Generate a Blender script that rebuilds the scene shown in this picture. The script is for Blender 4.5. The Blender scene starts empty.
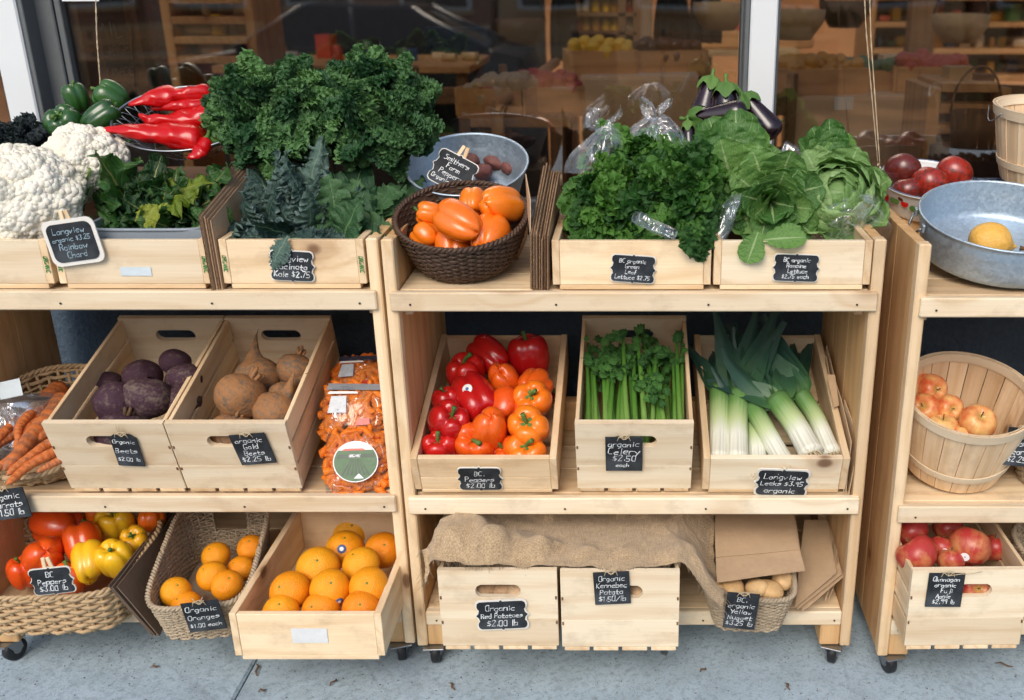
import bpy, math, random
import numpy as np
from mathutils import Matrix, Vector
S = bpy.context.scene
COL = S.collection
rad = math.radians
PI = math.pi
# ---------------------------------------------------------------- camera, sky, sun, exposure
FPX, CX, CY, PITCH, CAMH = 1000.0, 634.0, 350.0, rad(20.7), 1.66
cam_d = bpy.data.cameras.new('camera'); cam = bpy.data.objects.new('camera', cam_d); COL.objects.link(cam)
cam.location = (0, 0, CAMH); cam.rotation_euler = (PI/2 - PITCH, 0, 0)
cam_d.sensor_width = 36; cam_d.lens = FPX/1024*36; cam_d.shift_x = -(CX-512)/1024
cam_d.clip_start = 0.05; cam_d.clip_end = 600
S.camera = cam
cam_d.dof.use_dof = True; cam_d.dof.focus_distance = 2.32; cam_d.dof.aperture_fstop = 2.6
SUN_EL, SUN_AZ = rad(42), rad(-14)         # azimuth measured from straight behind the camera (-Y), minus = towards -X
sun_dir = Vector((math.sin(SUN_AZ)*math.cos(SUN_EL), -math.cos(SUN_AZ)*math.cos(SUN_EL), math.sin(SUN_EL)))
W = bpy.data.worlds.new('World'); S.world = W; W.use_nodes = True
wn = W.node_tree.nodes; wn.clear()
sky = wn.new('ShaderNodeTexSky'); sky.sky_type = 'NISHITA'; sky.sun_disc = False
sky.sun_elevation = SUN_EL; sky.sun_rotation = math.atan2(sun_dir.x, sun_dir.y)
sky.air_density = 1.0; sky.dust_density = 3.0; sky.ozone_density = 1.0
bg = wn.new('ShaderNodeBackground'); bg.inputs['Strength'].default_value = 0.125
wo = wn.new('ShaderNodeOutputWorld')
W.node_tree.links.new(sky.outputs[0], bg.inputs[0]); W.node_tree.links.new(bg.outputs[0], wo.inputs[0])
sd = bpy.data.lights.new('sun', 'SUN'); sun = bpy.data.objects.new('sun', sd); COL.objects.link(sun)
sd.energy = 1.05; sd.angle = rad(30); sd.color = (1.0, 0.95, 0.87)
sun.rotation_euler = sun_dir.to_track_quat('Z', 'Y').to_euler()
S.view_settings.view_transform = 'Standard'; S.view_settings.look = 'None'
S.view_settings.gamma = 1.0; S.view_settings.use_curve_mapping = False
S.view_settings.exposure = 0.60
S.cycles.max_bounces = 8; S.cycles.transparent_max_bounces = 16; S.cycles.use_denoising = True
S.cycles.diffuse_bounces = 4; S.cycles.glossy_bounces = 3; S.cycles.transmission_bounces = 4
S.cycles.caustics_reflective = False; S.cycles.caustics_refractive = False
S.cycles.sample_clamp_indirect = 6

def ray(x, y):
    u = (x-CX)/FPX; v = (y-CY)/FPX
    return Vector((u, math.cos(PITCH)-v*math.sin(PITCH), -math.sin(PITCH)-v*math.cos(PITCH)))
CAM = Vector((0, 0, CAMH))
def atY(x, y, Y):
    d = ray(x, y); return CAM + d*(Y/d.y)
def atZ(x, y, Z):
    d = ray(x, y); return CAM + d*((Z-CAMH)/d.z)
def hit(x, y, M, axis, val):
    """point where the sight line meets a thing's own plane (its local axis = val), in world space"""
    Mi = M.inverted(); o = Mi @ CAM; d = (Mi.to_3x3() @ ray(x, y))
    return M @ (o + d*((val-o[axis])/d[axis]))
def mpp(p):
    """metres per pixel at a world point"""
    return (p.y*math.cos(PITCH) - (p.z-CAMH)*math.sin(PITCH))/FPX
R = random.Random(7)
NP = np.random.RandomState(11)
def T(x, y=0, z=0):
    return Matrix.Translation(x if isinstance(x, Vector) else Vector((x, y, z)))
def RX(a): return Matrix.Rotation(a, 4, 'X')
def RY(a): return Matrix.Rotation(a, 4, 'Y')
def RZ(a): return Matrix.Rotation(a, 4, 'Z')
def SC(x, y=None, z=None):
    y = x if y is None else y; z = x if z is None else z
    return Matrix.Diagonal((x, y, z, 1))
def frame(p, fwd, up):
    """matrix with local Y along fwd and local Z near up"""
    f = Vector(fwd).normalized(); u = Vector(up); x = f.cross(u)
    if x.length < 1e-4: x = f.cross(Vector((1, 0.3, 0.2)))
    x.normalize(); z = x.cross(f)
    M = Matrix((x, f, z)).transposed().to_4x4(); M.translation = Vector(p); return M
def rdir(rng=R):
    while 1:
        v = Vector((rng.uniform(-1, 1), rng.uniform(-1, 1), rng.uniform(-1, 1)))
        if 0.1 < v.length < 1: return v.normalized()
# ---------------------------------------------------------------- materials
MATS = {}
class NB:
    def __init__(s, name):
        s.m = bpy.data.materials.new(name); s.m.use_nodes = True
        s.t = s.m.node_tree; s.n = s.t.nodes; s.n.clear()
        s.out = s.n.new('ShaderNodeOutputMaterial')
    def link(s, a, b): s.t.links.new(a, b)
    def node(s, typ, **kw):
        nd = s.n.new(typ)
        for k, v in kw.items():
            if k.startswith('i_'):
                key = k[2:].replace('_', ' ')
                sock = nd.inputs[int(key)] if key.isdigit() else nd.inputs[key]
                if hasattr(v, 'links') or isinstance(v, bpy.types.NodeSocket): s.link(v, sock)
                else: sock.default_value = v
            else: setattr(nd, k, v)
        return nd
    def math(s, op, a, b=0.0, c=None, clamp=False):
        nd = s.n.new('ShaderNodeMath'); nd.operation = op; nd.use_clamp = clamp
        for i, v in enumerate((a, b) if c is None else (a, b, c)):
            if isinstance(v, bpy.types.NodeSocket): s.link(v, nd.inputs[i])
            else: nd.inputs[i].default_value = v
        return nd.outputs[0]
    def mix(s, fac, a, b, blend='MIX'):
        nd = s.n.new('ShaderNodeMix'); nd.data_type = 'RGBA'; nd.blend_type = blend
        for sock, v in ((nd.inputs[0], fac), (nd.inputs[6], a), (nd.inputs[7], b)):
            if isinstance(v, bpy.types.NodeSocket): s.link(v, sock)
            elif isinstance(v, (int, float)): sock.default_value = v
            else: sock.default_value = (*v[:3], 1)
        return nd.outputs[2]
    def ramp(s, fac, stops, interp='LINEAR'):
        nd = s.n.new('ShaderNodeValToRGB'); cr = nd.color_ramp; cr.interpolation = interp
        while len(cr.elements) < len(stops): cr.elements.new(0.5)
        for e, (p, c) in zip(cr.elements, stops):
            e.position = p; e.color = (*c[:3], 1) if not isinstance(c, (int, float)) else (c, c, c, 1)
        s.link(fac, nd.inputs[0]); return nd.outputs[0]
    def attr(s, name='gr'):
        return s.node('ShaderNodeAttribute', attribute_name=name).outputs['Vector']
    def obj(s): return s.node('ShaderNodeTexCoord').outputs['Object']
    def rnd(s): return s.node('ShaderNodeObjectInfo').outputs['Random']
    def mapv(s, vec, scale=(1, 1, 1), loc=(0, 0, 0)):
        nd = s.node('ShaderNodeMapping', i_Scale=scale, i_Location=loc); s.link(vec, nd.inputs[0]); return nd.outputs[0]
    def noise(s, vec, scale=5, detail=3, rough=0.5, dist=0.0, col=False):
        nd = s.node('ShaderNodeTexNoise', i_Scale=scale, i_Detail=detail, i_Roughness=rough, i_Distortion=dist)
        s.link(vec, nd.inputs['Vector']); return nd.outputs['Color' if col else 'Fac']
    def voro(s, vec, scale=5, feature='F1', out='Distance', rnd=1.0):
        nd = s.node('ShaderNodeTexVoronoi', feature=feature, i_Scale=scale, i_Randomness=rnd)
        s.link(vec, nd.inputs['Vector']); return nd.outputs[out]
    def sep(s, vec):
        nd = s.n.new('ShaderNodeSeparateXYZ'); s.link(vec, nd.inputs[0]); return nd.outputs
    def bump(s, h, strength=0.3, dist=0.002):
        nd = s.node('ShaderNodeBump', i_Strength=strength, i_Distance=dist); s.link(h, nd.inputs['Height']); return nd.outputs[0]
    def pbr(s, col, rough=0.5, metal=0.0, spec=0.5, normal=None, coat=0.0, sss=0.0, trans=0.0, sheen=0.0):
        b = s.n.new('ShaderNodeBsdfPrincipled')
        for k, v in (('Base Color', col), ('Roughness', rough), ('Metallic', metal), ('Specular IOR Level', spec),
                     ('Coat Weight', coat), ('Subsurface Weight', sss), ('Sheen Weight', sheen)):
            if isinstance(v, bpy.types.NodeSocket): s.link(v, b.inputs[k])
            elif k == 'Base Color': b.inputs[k].default_value = (*v[:3], 1)
            elif v: b.inputs[k].default_value = v
            elif k in ('Metallic', 'Specular IOR Level', 'Coat Weight'): b.inputs[k].default_value = v
        if coat: b.inputs['Coat Roughness'].default_value = 0.12
        if sss: b.inputs['Subsurface Radius'].default_value = (0.01, 0.004, 0.002)
        if normal is not None: s.link(normal, b.inputs['Normal'])
        return b.outputs[0]
    def done(s, shader):
        s.link(shader, s.out.inputs[0]); MATS[s.m.name] = s.m; return s.m

def m_plain(name, col, rough=0.6, metal=0.0, var=0.12, scale=40, bump=0.15, spec=0.5, coat=0.0):
    b = NB(name); o = b.obj(); n = b.noise(o, scale, 4, 0.6)
    c = b.mix(b.math('MULTIPLY', n, 1.0), [v*(1-var) for v in col], [min(1, v*(1+var)) for v in col])
    r = b.ramp(n, [(0.2, max(0.02, rough*0.8)), (0.8, min(1, rough*1.15))])
    return b.done(b.pbr(c, r, metal, spec, b.bump(n, bump, 0.002), coat))

def m_wood(name, pale, dark, knots=0.5, rough=0.62, tintv=0.16, ringscale=26):
    b = NB(name); v = b.attr()
    rn = b.rnd()
    off = b.node('ShaderNodeCombineXYZ'); b.link(b.math('MULTIPLY', rn, 37.0), off.inputs[0]); b.link(b.math('MULTIPLY', rn, 11.0), off.inputs[1])
    ad = b.node('ShaderNodeVectorMath', operation='ADD'); b.link(v, ad.inputs[0]); b.link(off.outputs[0], ad.inputs[1]); v = ad.outputs[0]
    warp = b.noise(b.mapv(v, (1.6, 9, 9)), 1.0, 3, 0.55)
    sx = b.sep(v)
    cross = b.math('ADD', b.math('MULTIPLY', sx[1], 1.0), b.math('MULTIPLY', sx[2], 0.6))
    # knots: sparse stretched cells, the grain bends round them
    kd = b.voro(b.mapv(v, (4.0, 9.0, 5.0)), 1.0)
    kc = b.voro(b.mapv(v, (4.0, 9.0, 5.0)), 1.0, out='Color')
    gate = b.math('GREATER_THAN', b.sep(kc)[0], 1-knots*0.42)
    kn = b.math('MULTIPLY', b.ramp(kd, [(0.0, 1.0), (0.07, 0.85), (0.10, 0.25), (0.2, 0.0)]), gate)
    halo = b.math('MULTIPLY', b.ramp(kd, [(0.0, 1.0), (0.38, 0.0)]), gate)
    ph = b.math('ADD', b.math('MULTIPLY', cross, ringscale*6.28), b.math('ADD', b.math('MULTIPLY', warp, 16.0), b.math('MULTIPLY', halo, 9.0)))
    ring = b.math('MULTIPLY_ADD', b.math('SINE', ph), 0.5, 0.5)
    fine = b.noise(b.mapv(v, (7, 260, 260)), 1.0, 3, 0.6)
    broad = b.noise(b.mapv(v, (2.2, 6, 6)), 1.0, 2, 0.5)
    f = b.math('ADD', b.math('MULTIPLY', b.math('POWER', ring, 2.5), 0.42), b.math('MULTIPLY', b.math('SUBTRACT', fine, 0.45), 0.75))
    f = b.math('ADD', f, b.math('MULTIPLY', b.math('SUBTRACT', broad, 0.42), 0.7), clamp=True)
    c = b.mix(f, pale, dark)
    c = b.mix(b.math('MULTIPLY', halo, 0.55), c, (dark[0]*0.85, dark[1]*0.7, dark[2]*0.55))
    c = b.mix(kn, c, (0.13, 0.055, 0.022))
    tv = b.math('MULTIPLY_ADD', rn, tintv*2, 1-tintv)
    tc = b.node('ShaderNodeCombineColor'); b.link(tv, tc.inputs[0]); b.link(b.math('POWER', tv, 1.25), tc.inputs[1]); b.link(b.math('POWER', tv, 1.5), tc.inputs[2])
    c = b.mix(1.0, c, tc.outputs[0], 'MULTIPLY')
    # handling dirt
    d = b.noise(b.mapv(v, (9, 14, 14)), 1.0, 5, 0.65)
    c = b.mix(b.math('MULTIPLY', b.ramp(d, [(0.52, 0.0), (0.72, 1.0)]), 0.30), c, (0.27, 0.16, 0.08)); c = b.mix(b.math('MULTIPLY', b.ramp(b.noise(b.mapv(v, (3, 5, 5)), 1.0, 3, .5), [(.56, 0.), (.7, 1.)]), .25), c, dark)
    return b.done(b.pbr(c, b.ramp(fine, [(0.2, rough-0.08), (0.8, rough+0.12)]), 0, 0.35, b.bump(b.math('ADD', fine, b.math('MULTIPLY', ring, 0.4)), 0.22, 0.001)))
m_wood('pine', (0.79, 0.61, 0.39), (0.60, 0.385, 0.19), 0.9)
m_wood('pine_white', (0.79, 0.67, 0.485), (0.63, 0.455, 0.265), 0.75, tintv=0.11)
m_wood('pine_orange', (0.75, 0.48, 0.235), (0.54, 0.30, 0.12), 0.85, tintv=0.12)
m_wood('stave', (0.82, 0.62, 0.40), (0.62, 0.40, 0.20), 0.35, tintv=0.16)
m_wood('dark_wood', (0.20, 0.105, 0.05), (0.10, 0.05, 0.024), 0.4)
m_wood('shop_wood', (0.60, 0.32, 0.13), (0.36, 0.17, 0.06), 0.4)

def m_skin(name, cols, rough=0.22, coat=0.25, mott=0.35, scale=6, bump=0.05, bscale=30, sss=0.08, spec=0.5, hue=True):
    """smooth vegetable skin: per-object random pick along cols, soft mottling"""
    b = NB(name); o = b.obj()
    n = b.noise(o, scale, 3, 0.55); f = b.math('ADD', b.math('MULTIPLY', b.rnd(), 1-mott*0.5) if hue else 0.3, b.math('MULTIPLY', b.math('SUBTRACT', n, 0.5), mott*1.6), clamp=True)
    k = len(cols)-1
    c = b.ramp(f, [(i/k if k else 0, cc) for i, cc in enumerate(cols)])
    bn = b.noise(o, bscale, 3, 0.6)
    sc = b.noise(b.mapv(o, (9, 9, 2.2)), 1.0, 4, .6); c = b.mix(b.math('MULTIPLY', b.ramp(sc, [(.52, 0.), (.72, 1.)]), .28), c, [x*.62 for x in cols[0]]); c = b.mix(b.math('MULTIPLY', b.ramp(b.voro(o, 7), [(.03, 1.), (.06, 0.)]), .6), c, (.28, .17, .08))
    bn = b.math('ADD', bn, b.math('MULTIPLY', sc, .8))
    return b.done(b.pbr(c, b.ramp(bn, [(0.3, max(0.05, rough-0.06)), (0.75, rough+0.10)]), 0, spec, b.bump(bn, bump, 0.01), coat, sss))
m_skin('pepper_red', [(0.42, 0.006, 0.008), (0.58, 0.012, 0.010), (0.50, 0.016, 0.008)], 0.17, 0.35)
m_skin('pepper_redorange', [(0.70, 0.065, 0.008), (0.80, 0.13, 0.010), (0.74, 0.09, 0.008)], 0.18, 0.35)
m_skin('pepper_orange', [(0.86, 0.16, 0.008), (0.90, 0.23, 0.012), (0.85, 0.13, 0.006)], 0.19, 0.3)
m_skin('pepper_yellow', [(0.88, 0.48, 0.015), (0.90, 0.55, 0.02), (0.86, 0.38, 0.012)], 0.19, 0.3)
m_skin('pepper_green', [(0.012, 0.055, 0.012), (0.03, 0.11, 0.018), (0.02, 0.08, 0.015)], 0.16, 0.35, sss=0)
m_skin('pepper_long', [(0.46, 0.003, 0.005), (0.60, 0.006, 0.006)], 0.11, 0.0, 0.2, sss=0, spec=0.5)
m_skin('eggplant', [(0.010, 0.004, 0.008), (0.022, 0.007, 0.014)], 0.14, 0.4, sss=0)
m_skin('stem_green', [(0.06, 0.15, 0.025), (0.11, 0.22, 0.04)], 0.5, 0.0, sss=0, bscale=60, bump=0.3)
m_skin('stem_brown', [(0.10, 0.055, 0.025), (0.18, 0.10, 0.05)], 0.7, 0.0, sss=0)
m_skin('tomato_dark', [(0.085, 0.014, 0.012), (0.16, 0.020, 0.012), (0.05, 0.014, 0.014)], 0.18, 0.3, 0.7, 9)
m_skin('tomato_red', [(0.34, 0.022, 0.010), (0.07, 0.016, 0.012), (0.42, 0.035, 0.012)], 0.2, 0.3, 1.2, 11)
def m_orange():
    b = NB('orange_peel'); o = b.obj(); rn = b.rnd()
    p = b.voro(o, 40); n = b.noise(o, 2.5, 4, .65)
    c = b.ramp(b.math('ADD', b.math('MULTIPLY', rn, 0.6), b.math('MULTIPLY', n, 0.45)), [(0.15, (0.82, 0.22, 0.006)), (0.55, (0.90, 0.36, 0.010)), (0.95, (0.90, 0.46, 0.025))])
    c = b.mix(b.math('MULTIPLY', b.ramp(b.noise(o, 11, 4, .7), [(.60, 0.), (.72, 1.)]), .35), c, (.62, .30, .06)); b.done(b.pbr(c, b.ramp(n, [(.3, .30), (.7, .46)]), 0, 0.4, b.bump(p, 0.30, 0.012), 0.0, 0.08))
m_orange()
def m_apple(name, red, yel, bias):
    b = NB(name); v = b.attr(); s = b.sep(v); o = b.obj()
    n = b.noise(o, 2.2, 3, 0.6); st = b.noise(b.mapv(v, (0.8, 14, 1)), 1.0, 3, 0.6); fl = b.voro(o, 34)
    f = b.math('ADD', b.math('ADD', b.math('MULTIPLY', n, 2.3), b.math('MULTIPLY', st, 0.7)), b.math('MULTIPLY_ADD', b.rnd(), 0.5, bias-.70), clamp=True)
    c = b.mix(f, yel, red)
    c = b.mix(b.ramp(fl, [(0.05, 0.6), (0.16, 0.0)]), c, (0.85, 0.62, 0.35))
    c = b.mix(b.ramp(s[0], [(0.0, 0.9), (0.10, 0.0)]), c, (0.45, 0.33, 0.08))
    b.done(b.pbr(c, 0.34, 0, 0.4, None, 0.05, 0.06))
m_apple('apple_red', (0.40, 0.035, 0.03), (0.66, 0.34, 0.12), -0.18)
m_apple('apple_blush', (0.62, 0.11, 0.035), (0.84, 0.55, 0.20), -0.62)
def m_root(name, cols, bscale=22, rough=0.72, ring=0.5):
    b = NB(name); o = b.obj(); v = b.attr(); n = b.noise(o, 4, 5, 0.65); m = b.noise(o, 18, 4, 0.65)
    rg = b.math('SINE', b.math('MULTIPLY_ADD', b.sep(v)[0], 70.0, b.math('MULTIPLY', n, 14.0)))
    f = b.math('ADD', b.math('MULTIPLY', n, 0.75), b.math('ADD', b.math('MULTIPLY', m, 0.5), b.math('MULTIPLY', rg, 0.07*ring)))
    f = b.math('ADD', f, b.math('MULTIPLY', b.rnd(), 0.2))
    k = len(cols)-1
    c = b.ramp(f, [(0.38+0.5*i/k, cc) for i, cc in enumerate(cols)])
    b.done(b.pbr(c, rough, 0, 0.3, b.bump(b.math('ADD', m, b.math('MULTIPLY', rg, 0.2*ring)), 0.28, 0.02)))
m_root('beet_purple', [(0.022, 0.012, 0.016), (0.055, 0.022, 0.036), (0.060, 0.028, 0.042), (0.15, 0.11, 0.09)])
m_root('beet_gold', [(0.10, 0.07, 0.05), (0.20, 0.125, 0.075), (0.36, 0.165, 0.06), (0.17, 0.125, 0.09)])
m_root('carrot', [(0.30, 0.095, 0.035), (0.52, 0.14, 0.035), (0.62, 0.18, 0.05), (0.34, 0.13, 0.06)], ring=1.0, rough=0.6)
m_root('carrot_wet', [(0.72, 0.14, 0.012), (0.82, 0.20, 0.015), (0.85, 0.24, 0.03)], ring=0.6, rough=0.3)
m_root('potato_red', [(0.10, 0.035, 0.03), (0.17, 0.06, 0.055), (0.22, 0.10, 0.08)], rough=0.6, ring=0)
m_root('potato_tan', [(0.34, 0.20, 0.11), (0.46, 0.29, 0.16), (0.52, 0.36, 0.22)], rough=0.7, ring=0)
m_root('potato_gold', [(0.55, 0.33, 0.13), (0.66, 0.42, 0.19), (0.72, 0.50, 0.26)], rough=0.65, ring=0)
m_root('squash', [(0.72, 0.36, 0.05), (0.80, 0.46, 0.10), (0.80, 0.50, 0.14)], rough=0.4, ring=0)
def m_leaf(name, dark, light, rib, vein=0.35, rough=0.45, trans=0.25, scale=18, ribw=0.10, edge=None, yellow=0.0, spec=0.4):
    b = NB(name); v = b.attr(); s = b.sep(v); o = b.obj()
    a = b.math('ABSOLUTE', s[1])
    n = b.noise(o, scale, 4, 0.6); rn = b.rnd()
    f = b.math('ADD', b.math('MULTIPLY', n, 0.9), b.math('MULTIPLY', b.math('SUBTRACT', rn, 0.5), 0.75))
    c = b.ramp(f, [(0.25, dark), (0.72, light)])
    # side veins branch from the midrib
    vn = b.math('SINE', b.math('ADD', b.math('MULTIPLY', s[0], 62.0), b.math('MULTIPLY', a, -22.0)))
    vm = b.math('MULTIPLY', b.ramp(vn, [(0.86, 0.0), (1.0, 1.0)]), vein)
    c = b.mix(vm, c, rib)
    if edge: c = b.mix(b.ramp(a, [(0.72, 0.0), (1.0, 0.8)]), c, edge)
    if yellow: c = b.mix(b.math('MULTIPLY', b.ramp(b.math('ADD', rn, b.math('MULTIPLY', n, 0.3)), [(0.95-yellow, 0.0), (1.05-yellow*0.6, 1.0)]), 0.8), c, (0.34, 0.36, 0.03))
    rm = b.ramp(b.math('DIVIDE', a, b.math('MULTIPLY_ADD', s[0], -0.85*ribw, ribw)), [(0.6, 1.0), (1.0, 0.0)])
    c = b.mix(rm, c, rib)
    nm = b.bump(b.math('ADD', n, b.math('MULTIPLY', vm, -1.0)), 0.45, 0.012)
    p = b.pbr(c, rough, 0, spec, nm)
    tr = b.node('ShaderNodeBsdfTranslucent'); b.link(b.mix(1.0, c, (1.0, 1.15, 0.5), 'MULTIPLY'), tr.inputs[0])
    mx = b.node('ShaderNodeMixShader', i_Fac=trans); b.link(p, mx.inputs[1]); b.link(tr.outputs[0], mx.inputs[2])
    b.done(mx.outputs[0])
m_leaf('leaf_kale', (0.026, 0.095, 0.032), (0.135, 0.285, 0.095), (0.13, 0.24, 0.10), 0.15)
m_leaf('leaf_lacinato', (0.022, 0.058, 0.050), (0.10, 0.175, 0.145), (0.20, 0.30, 0.20), 0.3, 0.5, edge=(0.17, 0.25, 0.23))
m_leaf('leaf_collard', (0.022, 0.080, 0.032), (0.075, 0.175, 0.065), (0.16, 0.28, 0.12), 0.4, 0.5)
m_leaf('leaf_lettuce', (0.026, 0.100, 0.016), (0.100, 0.25, 0.040), (0.20, 0.36, 0.10), 0.12, 0.4, 0.3)
m_leaf('leaf_romaine', (0.060, 0.17, 0.036), (0.16, 0.32, 0.08), (0.36, 0.50, 0.22), 0.30, 0.38, 0.28, ribw=0.16)
m_leaf('leaf_butter', (0.18, 0.34, 0.10), (0.34, 0.51, 0.21), (0.38, 0.52, 0.24), 0.45, 0.38, 0.3, ribw=0.14)
m_leaf('leaf_chard', (0.010, 0.050, 0.014), (0.040, 0.125, 0.025), (0.30, 0.30, 0.10), 0.3, 0.34, 0.22, ribw=0.14, yellow=0.0)
m_leaf('leaf_dark', (0.010, 0.020, 0.024), (0.035, 0.050, 0.058), (0.06, 0.08, 0.08), 0.1, 0.5)
m_leaf('leaf_celery', (0.025, 0.10, 0.018), (0.07, 0.21, 0.04), (0.15, 0.30, 0.08), 0.3, 0.4)
m_leaf('leaf_wrap', (0.14, 0.26, 0.07), (0.30, 0.42, 0.15), (0.5, 0.58, 0.34), 0.3, 0.5)
def m_leek():
    b = NB('leek_skin'); v = b.attr(); s = b.sep(v); o = b.obj()
    st = b.noise(b.mapv(v, (1.2, 26, 1)), 1.0, 3, 0.6)
    t = b.math('ADD', s[0], b.math('MULTIPLY', b.math('SUBTRACT', st, 0.5), 0.22))
    c = b.ramp(t, [(0.0, (0.74, 0.72, 0.60)), (0.16, (0.84, 0.85, 0.74)), (0.27, (0.50, 0.60, 0.30)), (0.40, (0.13, 0.27, 0.07)), (0.54, (0.040, 0.110, 0.045)), (0.75, (0.022, 0.065, 0.050)), (1.0, (0.030, 0.070, 0.062))])
    c = b.mix(b.math('MULTIPLY', b.ramp(st, [(0.35, 1.0), (0.6, 0.0)]), 0.3), c, (0.03, 0.08, 0.045))
    b.done(b.pbr(c, 0.42, 0, 0.4, b.bump(st, 0.25, 0.004)))
m_leek()
def m_celery():
    b = NB('celery_stalk'); v = b.attr(); s = b.sep(v)
    st = b.noise(b.mapv(v, (1.0, 40, 1)), 1.0, 2, 0.5)
    c = b.ramp(b.math('ADD', s[0], b.math('MULTIPLY', b.math('SUBTRACT', b.rnd(), 0.5), 0.35)), [(0.0, (0.20, 0.34, 0.08)), (0.5, (0.085, 0.22, 0.032)), (1.0, (0.045, 0.135, 0.022))])
    c = b.mix(b.math('MULTIPLY', b.ramp(st, [(0.4, 0.0), (0.7, 1.0)]), 0.35), c, (0.05, 0.17, 0.02))
    b.done(b.pbr(c, 0.3, 0, 0.5, b.bump(st, 0.4, 0.004)))
m_celery()
def m_cauli():
    b = NB('cauliflower'); o = b.obj(); n = b.noise(o, 30, 4, 0.7); g = b.noise(o, 3, 3)
    c = b.mix(n, (0.78, 0.74, 0.62), (0.88, 0.86, 0.78)); c = b.mix(b.math('MULTIPLY', b.rnd(), .18), c, (0.70, 0.60, 0.38)); c = b.mix(b.ramp(g, [(0.55, 0.0), (0.8, 0.35)]), c, (0.60, 0.47, 0.26))
    v = b.voro(o, 46)
    b.done(b.pbr(c, 0.75, 0, 0.25, b.bump(b.math('ADD', b.math('MULTIPLY', v, -1.0), n), 0.22, 0.03), 0, 0.12))
m_cauli()
def m_wicker(name, a, c2, scale=60, rough=0.7):
    b = NB(name); v = b.attr(); o = b.obj(); n = b.noise(b.mapv(v, (20, 3, 3)), 1.0, 3, 0.6); m = b.noise(o, scale, 4, 0.6); q = b.noise(o, 9, 3)
    c = b.mix(b.math('ADD', b.math('MULTIPLY', n, 0.6), b.math('MULTIPLY_ADD', m, 0.7, -0.2), clamp=True), a, c2)
    c = b.mix(b.ramp(q, [(0.5, 0.0), (0.8, 0.4)]), c, [x*0.5 for x in a])
    b.done(b.pbr(c, rough, 0, 0.35, b.bump(m, 0.6, 0.002)))
m_wicker('wicker_brown', (0.035, 0.018, 0.012), (0.13, 0.075, 0.045), rough=0.5)
m_wicker('wicker_straw', (0.38, 0.25, 0.125), (0.64, 0.47, 0.28))
m_wicker('seagrass', (0.27, 0.205, 0.13), (0.60, 0.49, 0.35))
m_wicker('twine', (0.48, 0.37, 0.22), (0.70, 0.58, 0.40), 200)
def m_burlap():
    b = NB('burlap'); v = b.attr(); s = b.sep(v)
    wx = b.math('SINE', b.math('MULTIPLY', s[0], 6.283/0.0085)); wy = b.math('SINE', b.math('MULTIPLY', s[1], 6.283/0.0085))
    w = b.math('MULTIPLY', wx, wy); n = b.noise(b.mapv(v, (30, 400, 1)), 1.0, 3, 0.6); n2 = b.noise(b.mapv(v, (400, 30, 1)), 1.0, 3, 0.6); q = b.noise(v, 22, 5, 0.7)
    h = b.math('ADD', b.math('MULTIPLY', w, 0.14), b.math('ADD', n, n2))
    c = b.ramp(b.math('MULTIPLY_ADD', h, 0.42, b.math('MULTIPLY', q, 0.25)), [(0.30, (0.19, 0.125, 0.065)), (0.72, (0.66, 0.49, 0.30))])
    b.done(b.pbr(c, 0.9, 0, 0.15, b.bump(h, 0.9, 0.003), sheen=0.2))
m_burlap()
def m_paper(name, col, flute=False):
    b = NB(name); v = b.attr(); o = b.obj(); n = b.noise(o, 55, 5, 0.65); q = b.noise(o, 7, 4, 0.6)
    c = b.mix(n, [x*0.82 for x in col], [min(1, x*1.12) for x in col]); c = b.mix(b.ramp(q, [(0.5, 0.0), (0.75, 0.4)]), c, [x*0.7 for x in col])
    b.done(b.pbr(c, 0.8, 0, 0.2, b.bump(b.math('ADD', n, b.math('MULTIPLY', q, 2.0)), 0.35, 0.004)))
m_paper('cardboard', (0.50, 0.345, 0.22)); m_paper('kraft', (0.50, 0.35, 0.215)); m_paper('cardboard_dark', (0.17, 0.12, 0.085))
m_paper('white_paper', (0.72, 0.74, 0.74)); m_paper('blue_paper', (0.60, 0.68, 0.72))
def m_galv():
    b = NB('galvanized'); o = b.obj(); v1 = b.voro(o, 150, out='Color'); n = b.noise(o, 9, 5, 0.65); f = b.noise(o, 140, 3, 0.6); s = b.sep(v1)[0]
    c = b.mix(b.math('ADD', b.math('MULTIPLY', s, 0.55), b.math('MULTIPLY', n, 0.5)), (0.36, 0.46, 0.56), (0.54, 0.65, 0.74))
    c = b.mix(b.ramp(f, [(0.58, 0.0), (0.72, 0.6)]), c, (0.68, 0.72, 0.75))
    b.done(b.pbr(c, b.math('MULTIPLY_ADD', s, 0.18, 0.38), 0.75, 0.5, b.bump(b.math('ADD', s, f), 0.12, 0.002)))
m_galv()
m_plain('steel', (0.30, 0.32, 0.34), 0.45, 1.0); m_plain('wire_metal', (0.30, 0.33, 0.36), 0.35, 1.0)
m_plain('rubber_black', (0.012, 0.012, 0.014), 0.45, bump=0.05); m_plain('screw_dark', (0.06, 0.05, 0.045), 0.5, 0.6)
m_plain('enamel', (0.80, 0.81, 0.80), 0.15, var=0.03, bump=0.0); m_plain('white_frame', (0.74, 0.72, 0.66), 0.6, var=0.08)
m_plain('enamel_rim', (0.10, 0.14, 0.22), 0.3, var=0.1, bump=0.0)
def m_slate():
    b = NB('chalkboard'); o = b.obj(); n = b.noise(o, 25, 5, 0.6); q = b.noise(b.mapv(o, (8, 30, 8)), 1.0, 3)
    c = b.mix(b.ramp(n, [(0.4, 0.0), (0.8, 0.8)]), (0.012, 0.015, 0.018), (0.055, 0.064, 0.075)); c = b.mix(b.ramp(q, [(0.50, 0.0), (0.75, 0.5)]), c, (0.13, 0.15, 0.17))
    b.done(b.pbr(c, 0.7, 0, 0.3))
m_slate()
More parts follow.
